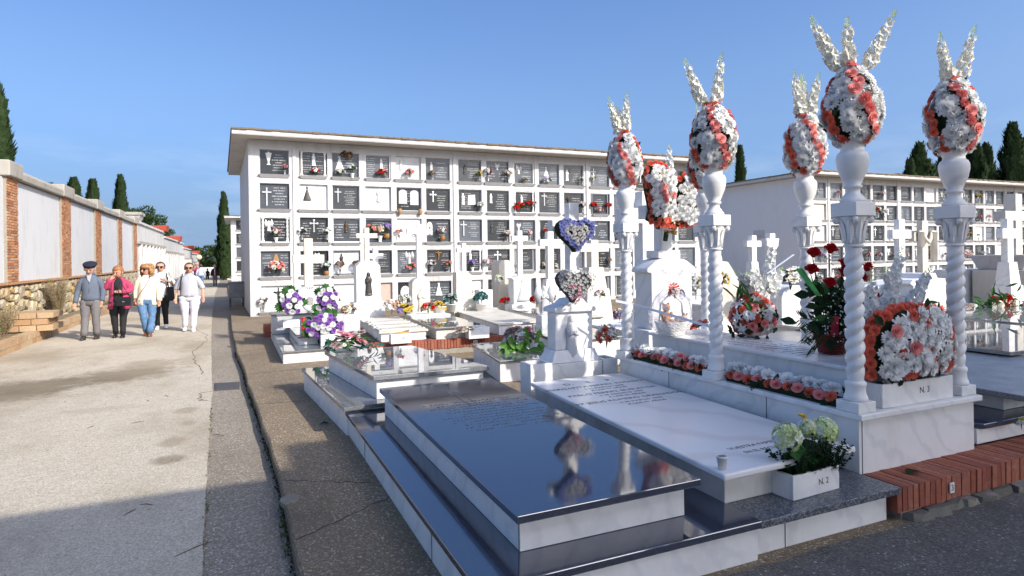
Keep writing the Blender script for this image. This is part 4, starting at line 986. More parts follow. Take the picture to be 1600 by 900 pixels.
# ------------------------------------------------------------------ trees
TREEM = {}
def cypress_mesh(seed, slim, n=6500, rag=.75):
    """unit cypress: height 1, crown from .04 to 1"""
    k = (seed, slim)
    if k in TREEM: return TREEM[k]
    rr = random.Random(seed); b = MB()
    cl = [(rr.uniform(0, 6.28), rr.uniform(.03, .97)) for _ in range(90)]
    for i in range(n):
        if i % 3: a, z = rr.choice(cl); a += rr.gauss(0, .35); z = min(.995, max(.02, z + rr.gauss(0, .03)))
        else: a, z = rr.uniform(0, 6.28), rr.uniform(.02, .995)
        env = slim * (math.sin(math.pi * min(1, (z + .10) / 1.12) ** .72) ** .75) * (1 - .3 * z)
        env *= 1 + rag * mnoise.noise(Vector((math.cos(a) * 1.5 + seed, math.sin(a) * 1.5, z * 12 + seed)))
        rad = env * (1 - abs(rr.gauss(0, .18)))
        p = Vector((math.cos(a) * rad, math.sin(a) * rad, z))
        d = Vector((math.cos(a) * rr.uniform(.1, .7), math.sin(a) * rr.uniform(.1, .7), 1)).normalized() * rr.uniform(.016, .055)
        w = Vector((-math.sin(a), math.cos(a), rr.uniform(-.5, .5))).normalized() * rr.uniform(.006, .014)
        o_ = Vector((math.cos(a), math.sin(a), 0)) * .006
        b.add([p - w, p + w + o_, p + d + w * .3, p + d * .8 - w * .8], [(0, 1, 2, 3)])
    core = MB(); core.lathe([(slim * .5 * (math.sin(math.pi * min(1, (z + .10) / 1.12) ** .72) ** .75) * (1 - .3 * z) + .001, z) for z in [.03 + .93 * i / 12 for i in range(13)]], 10, None, lambda r, z, t: r * (1 + .25 * math.sin(3 * t + z * 20)))
    b.add(core.v, core.f)
    TREEM[k] = (b.mesh("crown", "cypress_leaf"), MB().tube([(0, 0, -.02), (0, 0, .25), (0, 0, .8)], [.022, .016, .004], 7).mesh("trunk", "bark")); return TREEM[k]
def cypress(px, ytop, ybase, D, slim, label, seed, base=-.3, lean=0):
    top = atD(px, ytop, D); x, y = top.x, top.y; h = top.z - base
    t = thing("cypress_tree", label, "cypress", (x, y, base), seed * 1.3, "cypresses beyond the walls"); t.rotation_euler.x = lean
    c_, t_ = cypress_mesh(seed, slim); t.scale = (h, h, h)
    stuff(link("crown", c_, t)); link("trunk", t_, t); return t
cypress(-4, 136, 0, 34, .07, "tall dark cypress rising behind the nearest brick pier", 1)
cypress(115, 282, 0, 62, .16, "broad cypress behind the wall, nearest the pine tops", 2)
cypress(145, 284, 0, 66, .13, "pointed cypress behind the wall beside the broad one", 3)
cypress(188, 277, 0, 70, .085, "narrow column cypress standing alone over the gate pillar", 4)
cypress(349, 304, 0, 72, .085, "dark cypress at the road's end beside the farthest niche building", 5, -.6)
cypress(1156, 233, 0, 62, .06, "slender cypress peeping over the roof end between two bouquets", 6)
cypress(1437, 228, 0, 58, .17, "broad cypress over the far roof left of the right front bouquet", 7)
cypress(1421, 253, 0, 54, .11, "short pale cypress leaning by the broad one over the far roof", 8)
cypress(1476, 236, 0, 62, .15, "cypress half hidden behind the right front urn", 9)
cypress(1522, 226, 0, 60, .17, "rounded cypress over the far roof right of the right front urn", 10)
cypress(1541, 229, 0, 66, .13, "cypress just behind the rounded one over the far roof", 12)
cypress(1583, 198, 0, 56, .14, "tallest dark cypress at the right end of the far roof", 11)
cypress(1598, 222, 0, 66, .15, "dark cypress partly behind the tallest one at the right", 13)
cypress(668/3+1180, 276, 0, 70, .08, "tiny cypress tip showing over the far roof", 14)
def round_tree(px, ytop, D, w, label, seed, mat="pine_leaf", base=-.5, hfrac=.55, name="pine_tree", cat="pine"):
    top = atD(px, ytop, D); h = top.z - base; rr = random.Random(seed)
    t = thing(name, label, cat, (top.x, top.y, base), 0)
    b = MB(); tr = MB(); hc = h * (1 - hfrac * .5)
    tr.tube([(0, 0, -.2), (.1, .1, h * .4), (0, 0, h * .8)], [.22, .17, .07], 7)
    cl = []
    for i in range(26):
        a = rr.uniform(0, 6.28); u = rr.uniform(-1, 1); s_ = math.sqrt(max(0, 1 - u * u)) * rr.uniform(.4, 1)
        c_ = Vector((math.cos(a) * s_ * w, math.sin(a) * s_ * w, hc + u * h * hfrac * .42)); cl.append(c_)
        if i % 3 == 0: tr.tube([(0, 0, h * .45), tuple(c_ * .5 + Vector((0, 0, h * .28))), tuple(c_)], [.09, .06, .02], 5)
    for c_ in cl:
        R0 = w * rr.uniform(.24, .4)
        for k in range(150):
            v = Vector((rr.gauss(0, 1), rr.gauss(0, 1), rr.gauss(0, 1))).normalized(); p = c_ + Vector((v.x, v.y, v.z * .7)) * R0 * rr.uniform(.6, 1.05)
            d = (v + Vector((0, 0, .5))).normalized() * R0 * .35; q = d.orthogonal().normalized() * R0 * .09; q = Matrix.Rotation(rr.uniform(0, 6), 3, d) @ q
            b.add([p - q, p + q, p + d + q * .4, p + d * .9 - q * .6], [(0, 1, 2, 3)])
    stuff(b.build("crown", mat, t)); tr.build("trunk", "bark", t); return t
round_tree(225, 324, 75, 2.3, "spreading pine crown above the stained niche row", 31)
round_tree(241, 336, 82, 2.0, "lower pine crown right of the spreading one", 32)
round_tree(263, 366, 88, 1.4, "small pine crown low over the red tile roofs", 33)
round_tree(80, 283, 66, 1.5, "pine top just left of the broad cypress behind the wall", 34)
round_tree(327, 386, 115, 3.2, "rounded light green tree beyond the white wall at the road's end", 35, "pine_leaf", -1, .8, "round_tree", "tree")
round_tree(308, 398, 118, 2.2, "small light green tree left of the rounded one at the road's end", 36, "pine_leaf", -1, .8, "round_tree", "tree")

# bins beside the long building
p = gz(372, 466, -.15)
t = thing("waste_bin", "grey plastic bin against the corner of the long niche building", "bin", (p.x, 25.0, road_z(25)), 0)
q = onY(372, 450, 25.0); t.location.x = q.x - .05
zt_ = onY(372, 442, 25).z - road_z(25); zb_ = onY(372, 465, 25).z - road_z(25)
w_ = (onY(384, 450, 25).x - onY(359, 450, 25).x) / 2
bd = MB().prism([(-w_ * .92, -w_), (w_ * .92, -w_), (w_ * .92, w_), (-w_ * .92, w_)], zb_, zt_, [(-w_, -w_ * 1.1), (w_, -w_ * 1.1), (w_, w_ * 1.1), (-w_, w_ * 1.1)]).build("bin_body", "bin_plastic", t, bevel=.02)
MB().box(-w_ * 1.04, w_ * 1.04, -w_ * 1.15, w_ * 1.15, zt_ + .002, zt_ + .05).build("lid", "bin_plastic", t, bevel=.01)
for sx_ in (-1, 1):
    for sy_ in (-1, 1): MB().box(sx_ * w_ * .8 - .03, sx_ * w_ * .8 + .03, sy_ * w_ * .8 - .03, sy_ * w_ * .8 + .03, -.02, zb_ - .002).build("leg", "iron_cover", t)
# ------------------------------------------------------------------ foreground graves
def flat(v): return [(p[0], p[1]) for p in v]
def quad(x0, x1, y0, y1): return [(x0, y0), (x1, y0), (x1, y1), (x0, y1)]
def inset(q, d):
    c = Vector((sum(p[0] for p in q) / 4, sum(p[1] for p in q) / 4)); return [tuple(Vector(p) + (c - Vector(p)).normalized() * d) for p in q]
# 1. black granite grave
g1 = thing("black_grave", "large black polished granite grave with white sides nearest the viewer", "grave", (1.7, 4.2, 0))
def L1(q): return [(p[0] - 1.7, p[1] - 4.2) for p in q]
MB().prism(L1(quad(.965, 2.555, 2.555, 6.03)), -.12, .178).build("plinth_side", "white_marble", g1, bevel=.004)
MB().prism(L1(quad(.94, 2.56, 2.525, 6.03)), .18, .22).build("plinth_slab", "black_granite", g1, bevel=.005)
MB().prism(L1(quad(1.245, 2.235, 2.76, 5.72)), .2215, .388).build("box", "white_marble", g1, bevel=.004)
cov = MB().prism(L1([(1.20, 2.685), (2.30, 2.70), (2.36, 5.90), (1.235, 5.90)]), .39, .43).build("cover_slab", "black_granite", g1, bevel=.004)
# joints of the plinth
MB().box(-.757, -.735, -1.2, -1.196, -.1, .17).build("joint", "letter_grey", g1) if False else None
# engraved cross outline and matte engraved text, cut rough into the polish
b = MB(); z = .4302; ccx, ccy = 1.80 - 1.7, 5.30 - 4.2
def strip(b, a, c, w=.004, z0=.4301, z1=.4306):
    a = Vector(a); c = Vector(c); d = (c - a).normalized(); n = Vector((-d.y, d.x)) * w
    b.prism([tuple(a - n), tuple(c - n), tuple(c + n), tuple(a + n)], z0, z1)
pts = [(ccx - .035, ccy - .42), (ccx - .035, ccy - .035), (ccx - .24, ccy - .035), (ccx - .24, ccy + .035), (ccx - .035, ccy + .035), (ccx - .035, ccy + .16), (ccx + .035, ccy + .16), (ccx + .035, ccy + .035), (ccx + .24, ccy + .035), (ccx + .24, ccy - .035), (ccx + .035, ccy - .035), (ccx + .035, ccy - .42), (ccx - .035, ccy - .42)]
for a, c in zip(pts, pts[1:]): strip(b, a, c)
b.build("engraved_cross", "letter_etched", cov)
b = MB(); rr = random.Random(8); y = 4.98 - 4.2
for ln, (x0, x1) in enumerate([(1.40, 2.18), (1.50, 2.25), (1.42, 2.28), (1.55, 2.20), (1.50, 2.3), (1.62, 2.15), (1.42, 2.28), (1.48, 2.30), (1.46, 2.22), (1.52, 2.28), (1.5, 2.2), (1.55, 2.1)]):
    x = x0 - 1.7
    while x < x1 - 1.7:
        w = rr.uniform(.012, .03); hgt = .034
        if rr.random() > .12:
            for s_ in range(2): b.prism(quad(x + s_ * w * .6, x + s_ * w * .6 + .007, y, y + hgt), .43005, .4304)
            b.prism(quad(x + .007, x + w, y + rr.choice([0, .014, .027]), y + rr.choice([.020, .034]) + .001), .43005, .43035)
        x += w + .012
    y -= .078
stuff(b.build("engraved_lettering", "letter_etched", cov))
# 2. grey granite grave behind it
g2 = thing("grey_grave", "grey polished granite grave turned a little beside the pavement", "grave", (1.6, 7.0, 0))
def L2(q): return [(p[0] - 1.6, p[1] - 7.0) for p in q]
MB().prism(L2([(.945, 5.99), (2.5, 6.045), (2.35, 8.30), (.79, 8.30)]), -.12, .238).build("plinth_side", "white_marble", g2, bevel=.004)
MB().prism(L2([(.91, 5.93), (2.5, 6.035), (2.38, 8.32), (.765, 8.32)]), .24, .275).build("plinth_slab", "grey_granite", g2, bevel=.004)
MB().prism(L2([(1.255, 6.12), (2.37, 6.12), (2.06, 7.95), (1.05, 7.97)]), .2765, .468).build("box", "white_marble", g2, bevel=.004)
MB().prism(L2([(1.215, 6.07), (2.42, 6.07), (2.10, 8.0), (1.01, 8.03)]), .47, .512).build("cover_slab", "grey_granite", g2, bevel=.004)
# 3. white marble grave, N. 2
g3 = thing("marble_grave", "pale polished marble grave with a lettered slab between the black grave and the twisted columns", "grave", (3.1, 4.2, 0))
def L3(q): return [(p[0] - 3.1, p[1] - 4.2) for p in q]
MB().prism(L3(quad(2.565, 3.65, 2.60, 6.03)), -.12, .168).build("plinth_side", "white_marble", g3, bevel=.004)
MB().prism(L3(quad(2.563, 3.69, 2.535, 5.95)), .17, .212).build("plinth_slab", "rough_grey_granite", g3, bevel=.004)
MB().prism(L3([(2.555, 2.80), (3.46, 2.82), (3.6, 5.4), (2.62, 5.4)]), .2135, .388).build("box", "stained_marble", g3, bevel=.004)
cs = MB().prism(L3([(2.455, 2.69), (3.55, 2.725), (3.655, 5.50), (2.61, 5.48)]), .39, .43).build("cover_slab", "slab_marble", g3, bevel=.012, seg=3)
def slab_text(txt, x, y, size, mat="letter_grey", z=.4304, rot=.018):
    return text_mesh("lettering", txt, size, mat, cs, Matrix.Translation((x - 3.1, y - 4.2, z)) @ Matrix.Rotation(rot, 4, 'Z'))
for txt, x, y, s_ in [("D.     E.     P.", 3.10, 5.22, .105), ("MARGARITA FERREZ ROSADO", 3.09, 5.06, .078), ("\u2020 21 MARZO 2008", 3.12, 4.965, .055), ("A LOS 77 A\u00d1OS", 3.12, 4.885, .055), ("PABLO FERREZ BUSLATGA", 3.09, 4.77, .078), ("\u2020 25 AGOSTO 1987", 3.12, 4.675, .055), ("A LOS 62 A\u00d1OS", 3.12, 4.595, .055), ("M\u00aa JESUS ROMERO GRANADOS", 3.08, 4.48, .078), ("\u2020 30 MARZO 1998", 3.12, 4.385, .055), ("A LOS 91 A\u00d1OS", 3.12, 4.305, .055)]:
    slab_text(txt, x, y, s_)
slab_text("VUESTRA FAMILIA", 3.02, 3.03, .055, "letter_brown"); slab_text("EN EL RECUERDO", 3.04, 2.94, .05, "letter_brown")
# 4. canopy grave N. 3
g4 = thing("canopy_grave", "raised white marble grave with low sarcophagus inside six twisted columns", "grave", (4.3, 4.2, 0))
def L4(q): return [(p[0] - 4.3, p[1] - 4.2) for p in q]
MB().prism(L4(quad(3.69, 4.90, 2.81, 5.56)), .0, .558).build("plinth_side", "white_marble", g4, bevel=.004)
MB().prism(L4(quad(3.655, 4.93, 2.765, 5.60)), .56, .60).build("plinth_slab", "white_marble", g4, bevel=.008, seg=3)
sar = MB().prism(L4(quad(3.97, 4.60, 3.09, 5.38)), .6015, .808).build("sarcophagus", "white_marble", g4, bevel=.004)
ss = MB().prism(L4(quad(3.945, 4.625, 3.06, 5.41)), .81, .838).build("sarcophagus_slab", "slab_marble", g4, bevel=.006)
b = MB(); rr = random.Random(4); y = 3.6
while y < 4.95:
    x = 4.06
    x1 = 4.52 - rr.uniform(0, .12)
    while x < x1:
        w = rr.uniform(.012, .026)
        if rr.random() > .15: b.prism(quad(x - 4.3, x - 4.3 + w * .35, y - 4.2, y - 4.2 + .03), .8381, .8385); b.prism(quad(x - 4.3 + w * .35, x - 4.3 + w, y - 4.2 + rr.choice([0, .012]), y - 4.2 + .03 * rr.choice([.5, 1])), .8381, .83845)
        x += w + .01
    y += .085
stuff(b.build("engraved_lettering", "letter_grey", ss))
# open seams between the marble panels
for par, boxes in ((g4, [(-.585, -.581, -1.3935, -1.39, .005, .555), (-.6135, -.6102, -.62, -.616, .005, .555), (-.6135, -.6102, .55, .554, .005, .555)]), (g1, [(-.7385, -.7352, -.9, -.896, -.11, .175), (-.7385, -.7352, 1.0, 1.004, -.11, .175), (-.4585, -.4552, -1.435, -1.431, .225, .385)]), (g3, [(-.3, -.296, -1.6035, -1.60, -.1, .165)])):
    for q_ in boxes: MB().box(*q_).build("seam", "letter_grey", par)
def twisted_column():
    t = thing("twisted_column", "white twisted marble column", "column", (0, 0, 0), 0, "twisted columns of the canopy grave")
    MB().box(-.083, .083, -.083, .083, .0015, .07).build("base_block", "white_marble", t, bevel=.004)
    b = MB(); n = 32; prof = [(.072, .0715), (.074, .085), (.070, .10), (.062, .12), (.060, .16), (.066, .175), (.066, .19), (.057, .20)]
    b.lathe(prof, n)
    zz0, zz1 = .2005, 1.075; N = 110; rows = []; n = 36
    for i in range(N + 1):
        z = zz0 + (zz1 - zz0) * i / N; f = i / N; am = .0105 * min(1, f * 8, (1 - f) * 8); r0 = .0508
        rows.append((r0, z, am))
    o = len(b.v)
    for r0, z, am in rows:
        ph = 2 * math.pi * (z - zz0) / .082
        for k in range(n):
            t_ = 2 * math.pi * k / n; u = 2 * t_ - ph; s_ = abs(math.cos(u / 2)); r = r0 + am * (2 * s_ ** .8 - 1)
            b.v.append((r * math.cos(t_), r * math.sin(t_), z))
    for i in range(N):
        for k in range(n): b.f.append((o + i * n + k, o + i * n + (k + 1) % n, o + (i + 1) * n + (k + 1) % n, o + (i + 1) * n + k))
    b.build("shaft", "white_marble", t, True); n = 32
    MB().lathe([(.056, 1.076), (.064, 1.084), (.064, 1.094), (.052, 1.10)], n).build("ring", "white_marble", t, True)
    cp = MB(); cp.lathe([(.056, 1.1005), (.058, 1.15), (.066, 1.21), (.082, 1.27), (.086, 1.279)], 24)
    cap = cp.build("capital", "white_marble", t, True)
    lf = MB()
    for k in range(8):
        a = 2 * math.pi * k / 8 + .39; up = []
        for f in range(6):
            q = f / 5; r = .058 + .026 * q ** 1.6 + .006; z = 1.105 + .15 * q; w = .024 * math.sin(math.pi * (.15 + .8 * (1 - q)))
            up.append((r, z, w))
        for (r, z, w), (r2, z2, w2) in zip(up, up[1:]):
            T = Matrix.Rotation(a, 4, 'Z'); lf.add([(r - .008, -w, z), (r + .004, 0, z), (r - .008, w, z), (r2 - .008, w2, z2), (r2 + .004, 0, z2), (r2 - .008, -w2, z2)], [(0, 1, 4, 5), (1, 2, 3, 4)], T)
    lf.build("acanthus_leaf", "white_marble", cap)
    for k in range(4):
        a = math.pi / 4 + k * math.pi / 2
        MB().lathe([(.024, -.014), (.026, -.008), (.026, .008), (.024, .014)], 14, Matrix.Translation((math.cos(a) * .098, math.sin(a) * .098, 1.258)) @ Matrix.Rotation(a, 4, 'Z') @ Matrix.Rotation(R(90), 4, 'X')).build("volute", "white_marble", cap, True)
    MB().box(-.094, .094, -.094, .094, 1.281, 1.372).build("abacus", "white_marble", t, bevel=.005)
    u = MB().lathe([(.078, 1.3735), (.080, 1.392), (.066, 1.402), (.062, 1.415), (.045, 1.435), (.043, 1.462), (.058, 1.470), (.058, 1.482), (.048, 1.490), (.066, 1.53), (.088, 1.585), (.098, 1.64), (.098, 1.675), (.088, 1.70), (.072, 1.712), (.070, 1.735), (.088, 1.765), (.090, 1.775), (.07, 1.77)], 32)
    u.build("urn", "white_marble", t, True); return t
COLS = {}
c0 = twisted_column()
for i, (nm, x, y, lab) in enumerate([('FL', 3.742, 2.87, "white twisted column with urn at the near left corner of the canopy grave"), ('ML', 3.70, 4.13, "white twisted column with urn in the middle of the canopy grave's left side"), ('BL', 3.69, 5.42, "white twisted column with urn at the far left corner by the cellophane basket"),
                                     ('FR', 4.835, 2.885, "white twisted column with urn at the near right corner beside the N. 3 box"), ('MR', 4.775, 4.14, "white twisted column with urn behind the dark red roses"), ('BR', 4.73, 5.42, "white twisted column mostly hidden behind the middle left one")]):
    o = c0 if i == 0 else dup(c0, (0, 0, 0)); o.location = (x, y, .6); o['label'] = lab; COLS[nm] = Vector((x, y, .6))

# crosses and headstones
def cross_prism(b, cx_, y, z0, zt, t, d, w, za, ta=None):
    ta = ta or t
    pts = [(cx_ - t, z0), (cx_ + t, z0), (cx_ + t, za - ta), (cx_ + w, za - ta), (cx_ + w, za + ta), (cx_ + t, za + ta), (cx_ + t, zt), (cx_ - t, zt), (cx_ - t, za + ta), (cx_ - w, za + ta), (cx_ - w, za - ta), (cx_ - t, za - ta)]
    return b.extrude_xz(pts, y, y + d)
# H: tall marble cross with hearts
h1 = thing("cross_headstone", "tall white marble cross headstone hung with two heart wreaths behind the lettered slab", "headstone", (3.2, 5.65, 0))
def at(o, x, y, z): return (x - o.location.x, y - o.location.y, z - o.location.z)
MB().box(2.935 - 3.2, 3.53 - 3.2, .0, .42, .05, .545).build("lower_block", "white_marble", h1, bevel=.006)
MB().prism([(2.95 - 3.2, .03), (3.52 - 3.2, .03), (3.52 - 3.2, .34), (2.95 - 3.2, .34)], .547, .67, [(3.01 - 3.2, .07), (3.485 - 3.2, .07), (3.485 - 3.2, .30), (3.01 - 3.2, .30)]).build("foot", "white_marble", h1, bevel=.006)
MB().box(3.03 - 3.2, 3.475 - 3.2, .10, .28, .6715, 1.06).build("stele", "white_marble", h1, bevel=.006)
tp = [(-.195, 1.062), (.30, 1.062), (.30, 1.105), (.19, 1.15), (.14, 1.20), (-.0, 1.20), (-.06, 1.15), (-.195, 1.105)]
MB().extrude_xz(tp, .06, .33).build("stele_top", "white_marble", h1, bevel=.01)
cross_prism(MB(), .095, .14, 1.2015, 2.21, .06, .11, .26, 1.965, .055).build("cross", "white_marble", h1, bevel=.006)
for nm, xx in (("flower_box", (2.68, 2.925)), ("flower_box", (3.535, 3.70))):
    t = thing(nm, "open white marble flower box at the " + ("left" if xx[0] < 3 else "right") + " foot of the heart cross", "flower box", (xx[0], 5.62, .2), 0); w = xx[1] - xx[0]; z1 = .37 if xx[0] < 3 else .36; zb = -.25 if xx[0] < 3 else .02
    MB().box(0, w, 0, .025, zb, z1).build("side", "white_marble", t); MB().box(0, w, .225, .25, zb, z1).build("side", "white_marble", t)
    MB().box(0, .025, .0255, .2245, zb, z1 - .001).build("side", "white_marble", t); MB().box(w - .025, w, .0255, .2245, zb, z1 - .001).build("side", "white_marble", t); MB().box(.0255, w - .0255, .0255, .2245, zb, z1 - .06).build("soil", "potting_soil", t)
vg = virgin(MB(), .50, .7).build("statue", "grey_marble", None, True); vg.location = (3.215, 5.745, .545); vg.rotation_euler.z = 0
tag(vg, "weathered stone Virgin statue standing against the heart cross headstone", "statue")
# simple grave marker builder
def headstone(name, label, x, y, z, width, ztop, cross=None, mat="white_marble", top='flat', depth=.3, relief=None, relief_mat=None, base=None, slit=True):
    t = thing(name, label, "headstone", (x, y, z)); w = width / 2
    zb = 0
    if base:
        bw, bh = base; MB().box(-bw / 2, bw / 2, -.06, depth + .06, 0, bh).build("base", mat, t, bevel=.008); zb = bh + .0015
    zt_ = ztop - z
    if top == 'flat': pts = [(-w, zb), (w, zb), (w, zt_), (-w, zt_)]
    elif top == 'cut': pts = [(-w, zb), (w, zb), (w, zt_ - w * .45), (w * .55, zt_), (-w * .55, zt_), (-w, zt_ - w * .45)]
    elif top == 'round': pts = [(-w, zb), (w, zb), (w, zt_ - w * .7)] + [(w * math.cos(a), zt_ - w * .7 + w * .7 * math.sin(a)) for a in [math.pi * i / 12 for i in range(1, 12)]] + [(-w, zt_ - w * .7)]
    elif top == 'gable': pts = [(-w, zb), (w, zb), (w, zt_ - w * .35), (w * 1.12, zt_ - w * .33), (w * 1.12, zt_ - w * .2), (w * .3, zt_), (-w * .3, zt_), (-w * 1.12, zt_ - w * .2), (-w * 1.12, zt_ - w * .33), (-w, zt_ - w * .35)]
    elif top == 'broken': pts = [(-w, zb), (w, zb), (w * .98, zt_ - w * .5), (w * .45, zt_ - w * .05), (-w * .2, zt_), (-w * .97, zt_ - .02)]
    elif top == 'obelisk': pts = [(-w, zb), (w, zb), (w * .78, zt_ - w), (w * .3, zt_), (-w * .3, zt_), (-w * .78, zt_ - w)]
    MB().extrude_xz(pts, 0, depth).build("stele", mat, t, bevel=.008)
    if cross:
        cw, ct, ca, cm, th = cross
        if th > 0: cross_prism(MB(), 0, depth * .3, zt_ - (.03 if top in ('round', 'cut') else -.0015), ct - z, th, th * 1.6, cw / 2, ca - z).build("cross", cm, t, bevel=.004)
    if relief == 'virgin': o = virgin(MB(), relief_mat[1], .45).build("relief", relief_mat[0], t, True); o.location = (0, -.002, relief_mat[2] - z)
    if relief == 'cone': o = cone_virgin(MB(), relief_mat[1]).build("relief", relief_mat[0], t, True); o.location = (0, -.002, relief_mat[2] - z)
    if relief == 'oval':
        o = MB().lathe([(.15, 0), (.15, .02), (.13, .03)], 24, Matrix.Rotation(R(90), 4, 'X') @ Matrix.Diagonal((1, 1.3, 1, 1))).build("oval_photo", "white_relief", t); o.location = (0, -.002, relief_mat[2] - z)
        f = MB().lathe([(.075, 0), (.075, .006)], 20, Matrix.Rotation(R(90), 4, 'X') @ Matrix.Diagonal((1, 1.25, 1, 1))).build("photo", "photo_print", o); f.location = (0, -.031, 0)
        text_mesh("lettering", "D.E.P.", .07, "letter_black", t, Matrix.Translation((0, -.006, relief_mat[2] - z + .26)) @ Matrix.Rotation(R(90), 4, 'X'))
    return t

# ---- second row of graves along a red brick ledge
ledge = thing("brick_ledge", "red brick edging under the second row of graves", "brick edging", (0, 0, 0))
struct(MB().box(2.16, 16, 10.52, 15.5, .0, .235).build("grave_bed", "pavement_concrete"))
random.seed(14)
x = 2.0
while x < 5.3:
    w = .058 * random.uniform(.92, 1.06)
    link("brick", brick_mesh(round(w - .009, 3), .24, .15, "red_brick", random.randrange(5)), ledge, Matrix.Translation((x, 10.27 + random.uniform(-.008, .008), .098 + random.uniform(-.004, .004)))); x += w
x = 2.0
while x < 5.3:
    w = random.choice([.22, .30, .26, .18])
    link("brick", brick_mesh(w - .015, .22, .085, random.choice(["kerb_stone", "orange_brick", "yellow_brick"]), random.randrange(5)), ledge, Matrix.Translation((x, 10.30 + random.uniform(-.012, .012), -.005))); x += w
MB().box(2.0, 5.3, 10.285, 10.515, .0, .235).build("mortar_bed", "mortar", ledge)
x = 14.35
for k in range(5): link("brick", brick_mesh(.24, .085, .15, "red_brick", k), ledge, Matrix.Translation((.575, 14.35 + k * .1, .10)))
MB().box(.58, .86, 14.35, 14.9, -.05, .245).build("side_course", "red_brick", ledge)
tg = thing("number_tile", "little white tile numbered 93 on the brick edging of the second row", "number tile", (3.835, 10.262, .10))
MB().box(-.04, .04, -.008, 0, -.01, .10).build("tile", "white_plastic", tg); text_mesh("lettering", "93", .065, "letter_black", tg, Matrix.Translation((0, -.0085, .045)) @ Matrix.Rotation(R(90), 4, 'X'))
def grave(name, label, x, y, slab, box, zb, zs, zt_, smat, bmat, side=None):
    t = thing(name, label, "grave", (x, y, 0))
    f = lambda q: [(p[0] - x, p[1] - y) for p in q]
    MB().prism(f(box), zb, zs - .0015).build("box", bmat, t, bevel=.006)
    MB().prism(f(slab), zs, zt_).build("cover_slab", smat, t, bevel=.006); return t
# purple-flower grave
t = thing("stepped_grave", "stepped grey granite grave laden with purple and white wreaths", "grave", (1.4, 12.4, 0))
def L5(q): return [(p[0] - 1.4, p[1] - 12.4) for p in q]
MB().prism(L5(quad(.70, 2.12, 10.58, 14.2)), -.05, .168).build("plinth_side", "white_marble", t, bevel=.005)
MB().prism(L5(quad(.675, 2.14, 10.54, 14.22)), .17, .197).build("plinth_slab", "grey_granite", t, bevel=.004)
MB().prism(L5(quad(.985, 1.95, 11.16, 13.05)), .199, .322).build("box", "white_marble", t, bevel=.005)
MB().prism(L5(quad(.96, 1.98, 11.1, 13.08)), .324, .356).build("cover_slab", "grey_granite", t, bevel=.004)
MB().prism(L5(quad(.68, 2.05, 13.1, 13.75)), .199, .55).build("head_block", "grey_marble", t, bevel=.005)
MB().prism(L5(quad(.655, 2.08, 13.08, 13.78)), .552, .585).build("head_slab", "grey_granite", t, bevel=.004)
headstone("cross_headstone", "rounded cream headstone with oval photograph and cross over the purple wreaths", 1.41, 13.4, .586, .50, 1.10, (.62, 2.08, 1.66, "cream_stone", .085), "white_marble", 'round', .25, 'oval', (None, None, .80))
bx = MB().box(-.19, .19, -.12, .12, 0, .19).build("flower_box", "white_marble", None, bevel=.005); bx.location = (1.50, 10.98, .198); tag(bx, "white marble flower box under the wide purple wreath", "flower box")
bx = MB().box(-.15, .15, -.1, .1, 0, .14).build("flower_box", "white_marble", None, bevel=.005); bx.location = (.99, 12.7, .357); tag(bx, "white marble box under the left purple wreath", "flower box")
bx = MB().box(-.15, .15, -.1, .1, 0, .14).build("flower_box", "white_marble", None, bevel=.005); bx.location = (1.66, 12.75, .357); tag(bx, "white marble box under the middle purple wreath", "flower box")
t = thing("grave_candle", "red glass grave candle standing on the stepped grave", "candle", (1.148, 12.0, .357)); MB().lathe([(.032, 0), (.034, .01), (.034, .20), (.03, .21)], 14).build("glass", "candle_red", t, True); MB().lathe([(.0345, .10), (.0345, .13)], 14).build("band", "white_plastic", t); MB().lathe([(.034, .211), (.034, .235), (.02, .24)], 14).build("lid", "candle_red", t, True)
t = thing("lettered_plaque", "small white plaque with grey lettering behind the wide purple wreath", "plaque", (1.92, 11.4, .20)); o = MB().box(-.14, .14, 0, .03, 0, .46).build("plaque", "white_plaque_centre", t)
# T2: strips slab
t2 = grave("marble_grave", "white marble grave with three marble strips lying across its slab", 2.6, 11.9, [(2.20, 10.47), (3.05, 10.47), (3.16, 13.1), (2.32, 13.1)], [(2.24, 10.50), (3.02, 10.50), (3.12, 13.0), (2.36, 13.0)], .236, .385, .42, "old_marble", "white_marble")
for k, yy in enumerate((10.75, 11.35, 11.95)):
    o = MB().box(-.40, .40, yy - .2 - 11.9, yy + .2 - 11.9, .4215, .445).build("name_strip", "grey_marble" if False else "old_marble", t2, bevel=.004); o.location.x = .02 + k * .03
    text_mesh("lettering", ["A LA MEMORIA DE", "DESCANSE EN PAZ", "TU FAMILIA"][k], .07, "letter_grey", t2, Matrix.Translation((.02 + k * .03, yy - 11.9, .4455)))
    for sx_ in (-1, 1):
        for sy_ in (-1, 1): MB().lathe([(.015, 0), (.012, .012)], 8).build("stud", "iron_cover", o).location = (sx_ * .36, yy - 11.9 + sy_ * .15, .4455)
headstone("cross_headstone", "tall white headstone with a dark bronze saint and a cream cross", 2.57, 13.2, .236, .50, 1.60, (.44, 2.30, 2.13, "cream_stone", .05), "white_marble", 'cut', .32, 'virgin', ("dark_bronze", .50, .88), base=(.64, .50))
fb = thing("flower_box", "white marble box numbered 38 with yellowed leaf, in front of the strip grave", "flower box", (2.49, 10.2, .25)); MB().box(-.17, .17, -.08, .08, 0, .155).build("box", "white_marble", fb, bevel=.005); text_mesh("lettering", "38", .06, "letter_grey", fb, Matrix.Translation((.03, -.0805, .085)) @ Matrix.Rotation(R(90), 4, 'X'))
